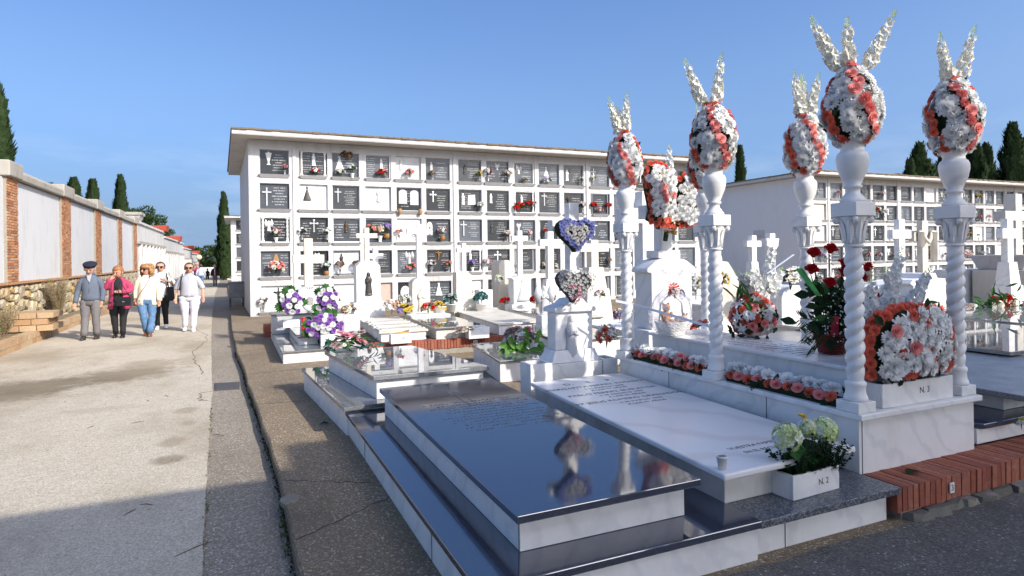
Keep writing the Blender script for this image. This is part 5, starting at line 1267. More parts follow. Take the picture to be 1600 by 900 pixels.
MB().add([(-.13, -.03, .157), (.0, -.05, .157), (.02, -.02, .19), (.15, -.04, .22), (.14, .0, .165), (-.12, .02, .17)], [(0, 1, 2, 5), (1, 4, 3, 2)]).build("leaf", "petal_gold", fb)
# T3 dark reflective slab
grave("granite_grave", "dark reflecting granite grave with a white base in the second row", 3.6, 11.8, [(3.12, 10.30), (4.05, 10.30), (4.10, 12.95), (3.24, 12.95)], [(3.15, 10.34), (4.02, 10.34), (4.07, 12.9), (3.27, 12.9)], .236, .42, .452, "grey_granite", "old_marble")
MB_ = MB().box(-.42, .40, -.25, .25, 0, .035).build("marble_lid", "white_marble", None, bevel=.004); MB_.location = (3.66, 12.55, .4535); MB_.name = "name_stone"; tag(MB_, "white marble panel lying at the head of the dark granite grave", "slab")
headstone("cross_headstone", "white round-topped headstone holding a cream Virgin, with a pale cross above", 3.70, 13.2, .236, .40, 1.22, (.54, 2.38, 2.225, "white_marble", .058), "old_marble", 'round', .30, 'virgin', ("cream_stone", .56, .47), base=(.52, .24))
fb = MB().box(-.19, .19, -.09, .09, 0, .19).build("flower_box", "white_marble", None, bevel=.005); fb.location = (3.85, 10.2, .246); tag(fb, "white marble box with dried posy before the dark granite grave", "flower box")
# T4 broken column stone
grave("marble_grave", "veined cream marble grave slab beside the reflecting granite one", 4.8, 11.8, [(4.28, 10.30), (5.25, 10.36), (5.5, 13.2), (4.50, 13.2)], [(4.31, 10.33), (5.22, 10.39), (5.47, 13.1), (4.53, 13.1)], .236, .42, .452, "old_marble", "white_marble")
headstone("headstone", "broken-topped veined marble stone on a white base", 4.72, 13.3, .236, .38, 1.33, None, "old_marble", 'broken', .26, base=(.54, .55))
# T5
grave("granite_grave", "grey granite grave with red flowers at its head", 6.1, 12.2, [(5.55, 10.5), (6.6, 10.5), (6.8, 13.2), (5.75, 13.2)], [(5.58, 10.53), (6.57, 10.53), (6.77, 13.1), (5.78, 13.1)], .236, .42, .452, "grey_granite", "white_marble")
headstone("cross_headstone", "white gabled headstone with cone-shaped Virgin relief between red carnations", 6.30, 13.6, .236, .46, 1.18, (.42, 2.27, 2.085, "white_marble", .058), "white_marble", 'gable', .32, 'cone', ("grey_marble", .52, .58), base=(.62, .27))
headstone("headstone", "shaded cream stone block with stepped top behind the gabled headstone", 6.12, 14.2, .236, .34, 1.56, None, "cream_stone", 'cut', .5)
o = MB().box(-.17, .17, -.15, .15, 0, .42).build("flower_box", "white_marble", None, bevel=.005); o.location = (5.42, 13.9, .45); tag(o, "tall white box with pale green plant beside the gabled headstone", "flower box")
o = MB().box(-.35, .35, -.25, .25, 0, .30).build("marble_block", "grey_marble", None, bevel=.005); o.location = (5.35, 13.95, .14); tag(o, "low grey marble block under the tall white flower box", "block")
# behind: further crosses in front of the long building
def cross_thing(label, px_, pyt, pyb, Y, wpx, armpy, th_px, mat="white_marble", base=None, z0=None, cat="cross", depth_f=1.0):
    top = onY(px_, pyt, Y); bot = onY(px_, pyb, Y); z = bot.z if z0 is None else z0; s_ = (onY(px_ + 10, pyt, Y).x - top.x) / 10
    t = thing("stone_cross", label, cat, (top.x, Y, z)); th = th_px * s_ / 2; arm = onY(px_, armpy, Y).z - z
    zb = 0
    if base:
        bw, bh = base[0] * s_, bot.z - z + base[1] * s_
        MB().prism([(-bw / 2, -bw * .4), (bw / 2, -bw * .4), (bw / 2, bw * .4), (-bw / 2, bw * .4)], -.0, bh * .62, [(-bw * .40, -bw * .32), (bw * .40, -bw * .32), (bw * .40, bw * .32), (-bw * .40, bw * .32)]).build("pedestal", mat, t, bevel=.01)
        MB().prism([(-bw * .34, -bw * .28), (bw * .34, -bw * .28), (bw * .34, bw * .28), (-bw * .34, bw * .28)], bh * .62 + .001, bh, [(-bw * .26, -bw * .2), (bw * .26, -bw * .2), (bw * .26, bw * .2), (-bw * .26, bw * .2)]).build("pedestal_step", mat, t, bevel=.01); zb = bh + .001
    cross_prism(MB(), 0, -th * depth_f, zb, top.z - z, th, th * 2 * depth_f, wpx * s_ / 2, arm).build("cross", mat, t, bevel=.006); return t
def dy(px, py, D): return (EYE + ray(px, py) * D).y
cross_thing("cream cross on a stepped white pedestal right of the blue heart", 926, 375, 478, 11.5, 44, 387, 11, "cream_stone", (42, 52), .2)
cross_thing("small pale cross in the row between the saint headstone and the round-topped one", 586, 388, 470, 14.2, 24, 400, 8, "white_marble", (20, 25), .2)
cross_thing("white cross with grey shading rising left of the twisted column by the building", 858, 362, 470, 14.5, 32, 379, 9, "white_marble", (30, 30), .2)
cross_thing("slender white cross left of the broken marble stone", 724, 380, 470, 14.8, 22, 391, 6, "white_marble", None, .2)
# grey angel
a = thing("angel_statue", "small grey stone angel with folded wings left of the heart cross", "statue", tuple(onY(851, 478, 10.0)), 0); a.location.z = .6
angel(MB(), .62).build("figure", "grey_marble", a, True); MB().box(-.12, .12, -.12, .12, -.6, -.001).build("pedestal", "white_marble", a, bevel=.006)
# thick white cross post behind the far left column, and N. 3 headstone
cross_thing("heavy white cross between the far left column and the curved headstone", 1006, 300, 453, 7.8, 78, 338, 19, "white_marble", (34, 0), .2)
hs = thing("curved_headstone", "white headstone with curved top and thick cross behind the cellophane basket", "headstone", (5.0, 6.35, 0))
MB().box(-.40, .40, -.05, .45, 0, .72).build("base", "white_marble", hs, bevel=.008)
w = .31
pts = [(-w, .7215), (w, .7215), (w, 1.42), (w + .06, 1.43), (w + .06, 1.47)] + [(w + .06 - (w - .08) * i / 6, 1.47 + .12 * math.sin(math.pi / 2 * i / 6)) for i in range(1, 7)]
pts += [(.13, 1.60), (-.13, 1.60)] + [(-p[0], p[1]) for p in reversed(pts[2:])]
MB().extrude_xz(pts, 0, .34).build("stele", "white_marble", hs, bevel=.01)
MB().box(-.17, .17, .04, .30, 1.6015, 1.70).build("step", "white_marble", hs, bevel=.01)
cross_prism(MB(), 0, .09, 1.7015, 2.5, .085, .16, .32, 2.18).build("cross", "white_marble", hs, bevel=.006)
# ---- right hand graves
r1 = thing("granite_grave", "large grey granite grave in overlapping steps right of the canopy grave", "grave", (6, 4, 0))
def L6(q): return [(p[0] - 6, p[1] - 4) for p in q]
MB().prism(L6(quad(5.02, 7.6, 2.86, 6.6)), .205, .318).build("plinth_side", "white_marble", r1, bevel=.005)
MB().prism(L6([(4.985, 2.95), (5.06, 2.83), (7.6, 2.83), (7.6, 6.6), (4.985, 6.6)]), .32, .36).build("plinth_slab", "black_granite", r1, bevel=.005)
MB().prism(L6(quad(5.62, 7.4, 3.0, 6.4)), .362, .498).build("box", "white_marble", r1, bevel=.005)
MB().prism(L6(quad(5.42, 7.5, 2.62, 6.5)), .50, .545).build("cover_slab", "old_granite", r1, bevel=.005)
MB().prism(L6(quad(6.9, 9.0, 3.3, 7.3)), .548, .66).build("upper_box", "old_granite", r1) if False else None
r2 = thing("granite_grave", "polished grey granite grave reflecting the red rose spray at the right edge", "grave", (8, 6, 0))
MB().prism([(-.62, -2.0), (2.2, -2.0), (2.2, 2.2), (-.62, 2.2)], .0, .558).build("box", "white_marble", r2, bevel=.005)
MB().prism([(-.75, -2.2), (2.3, -2.2), (2.3, 2.3), (-.75, 2.3)], .56, .60).build("cover_slab", "grey_granite", r2, bevel=.005)
r3 = thing("granite_grave", "dark edged granite slab behind the reflecting one at the right edge", "grave", (10, 7, 0))
MB().prism([(.2, -1.8), (3, -1.8), (3, 1.6), (.2, 1.6)], .0, .578).build("box", "white_marble", r3, bevel=.005)
MB().prism([(.05, -1.95), (3.1, -1.95), (3.1, 1.7), (.05, 1.7)], .58, .62).build("cover_slab", "grey_granite", r3, bevel=.005)
hr_ = thing("curved_headstone", "white headstone with scalloped shoulders behind the red rose spray", "headstone", (12.6, 8.0, 0))
w = .62
pts = [(-w, 0), (w, 0), (w, .55), (w * .85, .58), (w * .8, .95), (w * .95, 1.0), (w * .8, 1.08), (w * .4, 1.10), (w * .3, 1.2), (-w * .3, 1.2), (-w * .4, 1.10), (-w * .8, 1.08), (-w * .95, 1.0), (-w * .8, .95), (-w * .85, .58), (-w, .55)]
MB().extrude_xz(pts, 0, .5).build("stele", "white_marble", hr_, bevel=.015)
MB().box(-w - .2, w + .2, -.2, .7, -.2, .40).build("base", "white_marble", hr_, bevel=.01)
cross_thing("tall white stone cross seen between the two near columns, left one of a pair", 1405, 343, 470, 9.2, 29, 366, 9, "white_marble", (26, 18), 0, depth_f=.65)
ct = cross_thing("tall white stone cross draped with a carved cloth", 1441, 345, 452, 9.4, 34, 370, 9, "old_marble", (28, 16), 0, depth_f=.65)
zt0 = onY(1441, 368, 9.4).z + .06
for x0, x1, l in ((-.30, -.16, .30), (.13, .30, .62)):
    b = MB(); n = 8; fr, bk_ = [], []
    for i in range(n + 1):
        x = x0 + (x1 - x0) * i / n; fr.append((x, -.13 - (.035 if i % 2 else 0)))
    foot = fr + [(p[0], -.09) for p in reversed(fr)]
    b.prism(foot, [zt0 - l * (1 + .05 * (k % 3)) for k in range(len(foot))], zt0 + .02); b.prism([(x0, -.13), (x1, -.13), (x1, .16), (x0, .16)], zt0 + .0205, zt0 + .05); b.build("carved_cloth", "old_marble", ct)
MB().tube([(-.16, -.12, zt0 - .02), (-.10, -.15, zt0 - .16), (-.02, -.16, zt0 - .23), (.06, -.15, zt0 - .14), (.13, -.12, zt0)], [.02, .035, .04, .035, .02], 8).build("cloth_swag", "old_marble", ct, True)
cross_thing("tall white stone cross behind the red rose spray, right of the near right column", 1573, 342, 440, 8.4, 24, 365, 9, "white_marble", (24, 18), 0, depth_f=.65)
# big weathered cross at the right edge on beige monument
p = onY(1604, 400, 9.8)
mon = thing("weathered_monument", "beige moulded monument with a large worn cross at the right edge", "monument", (p.x, 9.8, 0))
MB().box(-.65, .65, -.3, 1.0, 0, 1.10).build("base", "cream_stone", mon, bevel=.02)
MB().prism([(-.55, -.2), (.55, -.2), (.55, .9), (-.55, .9)], 1.1015, 1.5, [(-.7, -.35), (.7, -.35), (.7, 1.05), (-.7, 1.05)]).build("cornice", "grey_marble", mon, bevel=.02)
cross_prism(MB(), -.02, .15, 1.5015, 3.15, .15, .3, .62, 2.55, .13).build("cross", "old_marble", mon, bevel=.015)
cross_thing("small white cross before the shaded end wall, left of a winged one", 1175, 368, 425, 13, 22, 381, 7, "white_marble", (20, 12), .1)
ct = cross_thing("small white cross with carved drapery before the shaded end wall", 1203, 365, 415, 13.4, 18, 379, 8, "white_marble", None, .1)
MB().tube([(-.2, -.06, 1.95), (-.16, -.07, 1.75), (-.06, -.08, 1.6), (.06, -.08, 1.6), (.16, -.07, 1.75), (.2, -.06, 1.95)], [.06, .05, .04, .04, .05, .06], 7).build("drapery", "white_marble", ct, True)
hs2 = thing("headstone", "sunlit cream headstone with sloping top behind the middle left column", "headstone", tuple(Vector((onY(1138, 500, 7.4).x, 7.4, 0))))
MB().extrude_xz([(-.25, 0), (.22, 0), (.22, 1.25), (.02, 1.52), (-.25, 1.55)], 0, .3).build("stele", "old_marble", hs2, bevel=.01)
headstone("headstone", "rounded white headstone behind the left end of the near rose basket", onY(1245, 480, 7.0).x, 7.0, 0, .62, 1.15, None, "white_marble", 'round', .3)
headstone("headstone", "low white headstone behind the delphinium spikes", onY(1390, 480, 8.6).x + .4, 8.6, 0, 1.4, 1.05, None, "white_marble", 'gable', .4)
o = MB().box(-1.3, 1.3, -.3, .3, 0, 1.1).build("tomb_block", "white_marble", None, bevel=.02); o.location = (onY(1520, 430, 11.2).x, 11.2, 0); tag(o, "low white tomb block with beige front under the far niches", "tomb")
grave("marble_grave", "white marble grave with broad clean slab behind the canopy's right side", 6.6, 8.4, quad(5.6, 7.0, 7.2, 9.8), quad(5.65, 6.95, 7.25, 9.7), 0, .42, .46, "white_marble", "white_marble")
grave("marble_grave", "white marble grave behind the tall crosses at the right", 10.2, 9.5, quad(8.8, 11.0, 9.0, 12.5), quad(8.85, 10.95, 9.05, 12.4), 0, .55, .6, "white_marble", "white_marble")
# grave left of the heart cross
t = grave("granite_grave", "low green granite grave with white sides left of the heart cross", 3.5, 8.2, [(3.15, 7.55), (3.9, 7.5), (4.1, 9.2), (3.4, 9.3)], [(3.17, 7.58), (3.88, 7.53), (4.08, 9.15), (3.42, 9.25)], 0, .26, .29, "grey_granite", "white_marble")
t = grave("marble_grave", "white grave half hidden between the heart cross and the far left column", 4.6, 9.0, [(4.2, 7.9), (5.3, 7.9), (5.6, 10), (4.5, 10)], [(4.23, 7.93), (5.27, 7.93), (5.57, 9.9), (4.53, 9.9)], 0, .40, .44, "grey_granite", "white_marble")
# ---- foreground brick ledge on the right with stones, number tile and leaf
lg = thing("brick_ledge", "dark red brick edging in front of the canopy grave", "brick edging", (0, 0, 0))
random.seed(31); x = 3.675
while x < 6.6:
    w = .053 * random.uniform(.93, 1.07)
    link("brick", brick_mesh(round(w - .0075, 3), .30, .15, "red_brick", random.randrange(5)), lg, Matrix.Translation((x, 2.545 + random.uniform(-.003, .003), .052 + random.uniform(-.002, .002)))); x += w
MB().box(3.73, 6.6, 2.565, 2.86, .0, .186).build("mortar_bed", "mortar", lg)
x = 3.74
while x < 7.4:
    w = random.uniform(.10, .22)
    kv = random.randrange(5)
    if ('ks', kv) not in FRESH:
        rk = random.Random(kv); kb = MB().prism([(-.5, -.4), (-.1, -.5), (.45, -.42), (.5, .4), (-.5, .4)], -.5, .3, [(-.44, -.32), (-.05, -.42), (.38, -.34), (.44, .35), (-.45, .35)])
        kb.v = [(a_ + rk.uniform(-.09, .09), b_ + rk.uniform(-.09, .09), c_ + rk.uniform(-.12, .12)) for a_, b_, c_ in kb.v]; FRESH[('ks', kv)] = kb.mesh("stone", "kerb_stone")
    me = FRESH[('ks', kv)]
    link("stone", me, lg, Matrix.Translation((x + w / 2, 2.535 + random.uniform(-.02, .02), .022)) @ Euler((random.uniform(-.2, .2), random.uniform(-.2, .2), random.uniform(-.2, .2))).to_matrix().to_4x4() @ Matrix.Diagonal((w * 1.06, .11, .075, 1))); x += w
tg = thing("number_tile", "white tile numbered 3 fixed to the dark red brick edging", "number tile", tuple(onY(1487, 762, 2.535)))
MB().box(-.021, .021, -.005, .002, -.033, .033).build("tile", "white_plastic", tg, bevel=.001); text_mesh("lettering", "3", .055, "letter_black", tg, Matrix.Translation((0, -.0055, .0)) @ Matrix.Rotation(R(90), 4, 'X'))
p = gz(1425, 739, .204)
lf = MB().add([(-.06, 0, .004), (-.02, -.035, .02), (.03, -.03, .015), (.075, .0, .004), (.02, .035, .018), (-.03, .03, .02), (0, 0, .004)], [(0, 1, 6), (1, 2, 6), (2, 3, 6), (3, 4, 6), (4, 5, 6), (5, 0, 6)]).build("fallen_leaf", "leaf_dark"); lf.location = p; tag(lf, "dark green leaf fallen on the red brick edging", "leaf")
p = gz(505, 663, 0)
lf = MB().add([(-.04, 0, .004), (-.01, -.03, .03), (.03, -.02, .025), (.06, .0, .004), (.01, .03, .03), (0, 0, .012)], [(0, 1, 5), (1, 2, 5), (2, 3, 5), (3, 4, 5), (4, 0, 5)]).build("fallen_leaf", "leaf_teal"); lf.location = p; tag(lf, "bluish green leaf fallen on the shaded pavement by the white plinth", "leaf")
# N. 3 box, N. 2 box, little pot
fb = thing("flower_box", "white marble box lettered N. 3 under the coral and white wreath", "flower box", (4.30, 2.92, .6015))
w, d, h = .372, .105, .158
def trough(t, w, d, h, tk=.02, mat="white_marble"):
    MB().box(-w, w, -d, -d + tk, 0, h).build("front_panel", mat, t, bevel=.003); MB().box(-w, w, d - tk, d, 0, h).build("back_panel", mat, t, bevel=.003)
    for s_ in (-1, 1): MB().box(min(s_ * w, s_ * (w - tk)), max(s_ * w, s_ * (w - tk)), -d + tk + .0005, d - tk - .0005, 0, h - .0007).build("side_panel", mat, t)
    MB().box(-w + tk + .001, w - tk - .001, -d + tk + .001, d - tk - .001, 0, h * .8).build("soil", "potting_soil", t)
trough(fb, w, d, h); text_mesh("lettering", "N. 3", .062, "letter_black", fb, Matrix.Translation((.06, -d - .0007, .085)) @ Matrix.Rotation(R(90), 4, 'X'))
nb = thing("flower_box", "white marble box lettered N. 2 with green hydrangeas", "flower box", (3.135, 2.745, .2135)); nb.rotation_euler.z = .06
trough(nb, .205, .075, .142); text_mesh("lettering", "N. 2", .052, "letter_brown", nb, Matrix.Translation((.06, -.0757, .07)) @ Matrix.Rotation(R(90), 4, 'X'))
pt = thing("small_pot", "tiny cream plastic pot of dark beads on the lettered slab's corner", "pot", (2.508, 2.765, .4302))
MB().lathe([(.021, 0), (.030, .066), (.033, .066), (.033, .078), (.029, .078), (.027, .07)], 20).build("pot_body", "white_plastic", pt, True); MB().lathe([(.026, .070), (.02, .074)], 14).build("soil", "potting_soil", pt)
b = MB(); random.seed(3)
for k in range(14): b.ball((random.uniform(-.018, .018), random.uniform(-.018, .018), .076), .004, 6)
stuff(b.build("gravel", "petal_silver", pt))
# ------------------------------------------------------------------ flowers
def petal(b, base, d, up, L_, w, cup=.25, M=None):
    d = d.normalized(); s_ = d.cross(up); s_ = s_.normalized() if s_.length > 1e-4 else d.orthogonal().normalized(); n = s_.cross(d)
    mid = base + d * L_ * .55 - n * L_ * .02
    b.add([base, mid + s_ * w + n * w * cup, base + d * L_, mid - s_ * w + n * w * cup], [(0, 1, 2), (0, 2, 3)], M)
def petal_r(b, base, d, up, L_, w, cup=.25):
    """petal with a rounded tip"""
    d = d.normalized(); s_ = d.cross(up); s_ = s_.normalized() if s_.length > 1e-4 else d.orthogonal().normalized(); n = s_.cross(d)
    b.add([base, base + d * L_ * .5 + s_ * w * .9 + n * w * cup, base + d * L_ * .86 + s_ * w * .78 + n * w * cup * 1.5, base + d * L_ + n * w * cup, base + d * L_ * .86 - s_ * w * .78 + n * w * cup * 1.5, base + d * L_ * .5 - s_ * w * .9 + n * w * cup], [(0, 1, 5), (1, 2, 4, 5), (2, 3, 4)])
def mum_mesh(seed, mat, layers=((15, 0, .98), (15, 18, 1.0), (14, 38, .90), (11, 58, .74), (7, 76, .56)), w=.15):
    rr = random.Random(seed); b = MB(); Z = Vector((0, 0, 1))
    for n, el, L_ in layers:
        o = rr.uniform(0, 6)
        for k in range(n):
            a = o + 2 * math.pi * k / n + rr.uniform(-.12, .12); e = R(el + rr.uniform(-8, 8)); d = Vector((math.cos(a) * math.cos(e), math.sin(a) * math.cos(e), math.sin(e) * .8))
            petal_r(b, Vector((d.x * .08, d.y * .08, .02)), d, Z, L_ * rr.uniform(.86, 1.06), w * rr.uniform(.8, 1.2), .45)
    return b.mesh("chrysanthemum", mat)
def carnation_mesh(seed, mat):
    rr = random.Random(seed); b = MB(); Z = Vector((0, 0, 1))
    for n, el, L_, sp_ in ((8, 8, 1.0, .42), (8, 32, .95, .38), (6, 55, .88, .34), (4, 76, .8, .3)):
        o = rr.uniform(0, 6)
        for k in range(n):
            a = o + 2 * math.pi * k / n; e = R(el + rr.uniform(-7, 7)); vs = [Vector((0, 0, .05))]
            for q in range(6):
                aa = a + sp_ * (q - 2.5) / 2.5; l = L_ * (.86 if q % 2 else 1.0) * rr.uniform(.93, 1.05); ee = e + (.12 if q % 2 else -.05)
                vs.append(Vector((math.cos(aa) * math.cos(ee), math.sin(aa) * math.cos(ee), math.sin(ee) * .85)) * l)
            b.add(vs, [(0, q + 1, q + 2) for q in range(5)])
    return b.mesh("carnation", mat)
def rose_mesh(seed, mat, tall=1.0):
    rr = random.Random(seed); b = MB()
    for n, r0, r1, h in ((5, .50, 1.0, .55), (4, .40, .74, .78), (3, .26, .48, .92), (2, .12, .26, .98)):
        o = rr.uniform(0, 6)
        for k in range(n):
            a = o + 2 * math.pi * k / n; wd = math.pi / n * 1.25; g = []
            for j, (rf, z) in enumerate(((r0 * .5, .05), (r0, h * .5 * tall), ((r0 + r1) / 2 * 1.02, h * .85 * tall), (r1, h * tall * .93))):
                for i in range(4):
                    t_ = a + wd * (i - 1.5) / 1.5; rr_ = rf * (1.0 if 0 < i < 3 else .93); zz = z - (.10 if j == 3 and i in (0, 3) else 0)
                    g.append((rr_ * math.cos(t_), rr_ * math.sin(t_), zz))
            b.add(g, [(j * 4 + i, j * 4 + i + 1, j * 4 + i + 5, j * 4 + i + 4) for j in range(3) for i in range(3)])
    return b.mesh("rose", mat, True)
def lily_mesh(seed, mat, n=6, w=.2):
    rr = random.Random(seed); b = MB()
    for k in range(n):
        a = 2 * math.pi * k / n + rr.uniform(-.1, .1); ca, sa = math.cos(a), math.sin(a); L_ = rr.uniform(.9, 1.1); ww = w * (1.0 if k % 2 else .75)
        P_ = [(.06, .0, .2), (.45 * L_, .26, ww), (.80 * L_, .30, ww * .7), (1.05 * L_, .16, .0)]
        vs = []
        for r_, z, w_ in P_: vs += [(r_ * ca - w_ * sa, r_ * sa + w_ * ca, z + .04), (r_ * ca, r_ * sa, z), (r_ * ca + w_ * sa, r_ * sa - w_ * ca, z + .04)]
        fs = []
        for j in range(3): o = j * 3; fs += [(o, o + 1, o + 4, o + 3), (o + 1, o + 2, o + 5, o + 4)]
        b.add(vs, fs)
    return b.mesh("lily", mat)
def leaf_verts(L_, w, bend=.2):
    return [(0, 0, 0), (w * .8, L_ * .3, bend * .3 * L_), (w, L_ * .55, bend * .3 * L_), (0, L_, -bend * .2 * L_), (-w, L_ * .55, bend * .3 * L_), (-w * .8, L_ * .3, bend * .3 * L_), (0, L_ * .45, 0.0)], [(0, 1, 6), (1, 2, 6), (2, 3, 6), (3, 4, 6), (4, 5, 6), (5, 0, 6)]
FL = {}
def fl(kind, col, v=0):
    k = (kind, col, v)
    if k not in FL:
        m_ = "petal_" + col
        FL[k] = dict(mum=lambda: mum_mesh(v + 1, m_), daisy=lambda: mum_mesh(v + 11, m_, ((12, 4, 1.0), (12, 22, .92), (9, 45, .68)), .2), carnation=lambda: carnation_mesh(v + 1, m_), rose=lambda: rose_mesh(v + 1, m_), lily=lambda: lily_mesh(v + 1, m_))[kind]()
        FL[k].name = {'mum': 'chrysanthemum', 'daisy': 'daisy'}.get(kind, kind)
    return FL[k]
NAMES = dict(mum='chrysanthemum', daisy='daisy', carnation='carnation', rose='rose', lily='lily')
def put(parent, kind, col, p, n, size, rr, inv=None):
    """one flower head, facing along n, a part of its arrangement"""
    q = Vector(n).to_track_quat('Z', 'Y').to_matrix().to_4x4()
    M = Matrix.Translation(p) @ q @ Matrix.Rotation(rr.uniform(0, 6.28), 4, 'Z') @ Matrix.Rotation(rr.gauss(0, .16), 4, 'X') @ Matrix.Diagonal((size, size, size * .9, 1))
    return link(NAMES[kind], fl(kind, col, rr.randrange(3)), parent, M)
def leaves_on(parent, pts, rr, L_, w, mat="leaf_dark", name="leaves", spread=.6):
    b = MB()
    for p, n in pts:
        n = Vector(n).normalized(); t_ = n.orthogonal().normalized(); t_ = Matrix.Rotation(rr.uniform(0, 6.28), 3, n) @ t_; d = (t_ + n * rr.uniform(-.1, spread)).normalized(); s_ = d.cross(n).normalized(); u = s_.cross(d)
        M = Matrix((s_, d, u)).transposed().to_4x4(); M.translation = Vector(p)
        l = L_ * rr.uniform(.7, 1.2); v, f = leaf_verts(l, w * rr.uniform(.8, 1.2)); b.add(v, f, M)
    return stuff(b.build(name, mat, parent))
def spike(parent, p0, d, L_, rr, mat="petal_ivory", r0=.044, n=46, name="delphinium", curve=.0):
    """a delphinium stem: florets crowded round the upper stalk, green buds at the tip"""
    d = Vector(d).normalized(); b = MB(); g = MB(); a_ = d.orthogonal().normalized(); c_ = d.cross(a_)
    bend = Vector((rr.uniform(-1, 1), rr.uniform(-1, 1), 0)) * curve
    at_ = lambda f: Vector(p0) + d * L_ * f + bend * f * f
    g.tube([at_(f) for f in (0, .3, .6, .85, 1)], [.004, .004, .003, .002, .001], 5)
    for i in range(n):
        f = .20 + .68 * i / n + rr.uniform(-.015, .015); th = i * 2.4 + rr.uniform(-.3, .3); rad = r0 * (1.0 - .55 * max(0, (f - .35) / .65)) * rr.uniform(.7, 1.25)
        o = (a_ * math.cos(th) + c_ * math.sin(th)); p = at_(f) + o * rad * .62; s_ = rad * .78
        for k in range(5):
            q = 2 * math.pi * k / 5 + rr.uniform(-.3, .3); t_ = d.cross(o).normalized(); dd = (t_ * math.cos(q) + d * math.sin(q) + o * .45).normalized()
            petal(b, p, dd, o, s_ * rr.uniform(.8, 1.2), s_ * .5, .4)
    for i in range(26):
        f = .86 + .14 * i / 26; th = i * 2.4; o = a_ * math.cos(th) + c_ * math.sin(th); p = at_(f) + o * r0 * .35 * (1.05 - (f - .86) / .15)
        petal(g, p, (o + d * .8), d, .016, .006, .3)
    s = b.build(name, mat, parent); stuff(s); stuff(g.build("stalk", "petal_pale_green", s)); return s
def egg_bouquet(col, label, seed, spikes, H=.245, Rr=.168, dz=0.0, lean=0):
    Rr *= .88
    rr = random.Random(seed); base = COLS[col] + Vector((0, 0, 1.775)); t = thing("flower_bouquet", label, "bouquet", base, 0, "egg-shaped bouquets on the column urns")
    ctr = Vector((0, 0, H * .93 + dz))
    def surf(u, a):          # u: -1 bottom .. 1 top
        s_ = math.sqrt(max(0, 1 - u * u)); r = Rr * s_ * (1 - .14 * u); return Vector((r * math.cos(a), r * math.sin(a), u * H))
    core = MB().lathe([(max(.01, Rr * .80 * math.sqrt(max(0, 1 - u * u)) * (1 - .14 * u)), u * H * .93) for u in [-1 + 2 * i / 12 for i in range(13)]], 16, Matrix.Translation(ctr)); o = core.build("foliage_core", "leaf_dark", t)
    # rows of coral flowers spiral down the egg, white blooms fill between them
    placed = []
    def add_fl(kind, c_, u, a, sz):
        p = surf(u, a); n = Vector((p.x / Rr ** 2, p.y / Rr ** 2, p.z / H ** 2)).normalized(); placed.append(p)
        put(t, kind, c_, ctr + p + n * (rr.uniform(.006, .022) if c_ in ('coral', 'rose_pink') else rr.uniform(-.012, .012)) + Vector((rr.gauss(0, .006), rr.gauss(0, .006), rr.gauss(0, .006))), n, sz, rr)
    ph = rr.uniform(-.25, .25) - 1.0
    for k in range(4):
        a0 = ph + k * math.pi / 2; rosy = k % 2
        for j in range(9):
            u = .97 - 1.82 * j / 8; a = a0 + 1.15 * j / 8 + rr.gauss(0, .06)
            add_fl('rose' if rosy and rr.random() < .45 else 'carnation', 'rose_pink' if rosy else 'coral', u, a, rr.uniform(.038, .047))
    ga = math.pi * (3 - math.sqrt(5)); N = 230
    for i in range(N):
        u = 1 - 2 * (i + .5) / N; a = i * ga + rr.uniform(-.2, .2); p = surf(u, a)
        if u < -.93 or any((p - q).length < .046 for q in placed): continue
        k = rr.random(); kind, c_, s_ = ('mum', 'white', rr.uniform(.05, .066)) if k < .74 else (('daisy', 'white', .056) if k < .92 else ('lily', 'cream', .066))
        add_fl(kind, c_, u, a, s_)
    pts = []
    for i in range(34):
        u = rr.uniform(-.95, .9); a = rr.uniform(0, 6.28); p = surf(u, a); n = Vector((p.x / Rr ** 2, p.y / Rr ** 2, p.z / H ** 2)).normalized(); pts.append((ctr + p * .96, n))
    leaves_on(t, pts, rr, .085, .02)
    leaves_on(t, [(ctr + surf(-.93, a_) * .9, Vector((math.cos(a_), math.sin(a_), -.8))) for a_ in [rr.uniform(0, 6.28) for _ in range(14)]], rr, .09, .022)
    for (sr, sf, L_) in spikes:
        d = rgt * sr + fwd * sf + Vector((0, 0, 1)); spike(t, ctr + Vector((0, 0, H * .75)) + rgt * sr * .12, d, L_, rr)
    return t
egg_bouquet('FL', "egg shaped coral and white bouquet with three delphinium spikes on the near left column", 11, [(-.46, .05, .47), (-.06, -.05, .40), (.54, .05, .52)], H=.245, Rr=.168)
egg_bouquet('FR', "egg shaped coral and white bouquet with two delphinium spikes on the near right column", 12, [(-.16, .0, .44), (.28, .0, .50)], H=.258, Rr=.170)
egg_bouquet('ML', "egg shaped coral and white bouquet with two spikes on the middle left column", 13, [(-.40, .0, .50), (.14, .03, .52)], H=.268, Rr=.182)
egg_bouquet('BL', "egg shaped coral and white bouquet with two spikes on the far left column", 14, [(-.28, .0, .46), (.06, .04, .50), (-.12, .2, .38)], H=.268, Rr=.168)
egg_bouquet('MR', "egg shaped coral and white bouquet on the middle right column behind the near left one", 15, [(-.14, .0, .50), (.24, .0, .48), (-.02, .1, .42), (.05, .2, .5)], H=.262, Rr=.172)
egg_bouquet('BR', "egg shaped bouquet hidden behind the middle left column's bouquet", 16, [(-.12, .0, .5)], H=.25, Rr=.17)

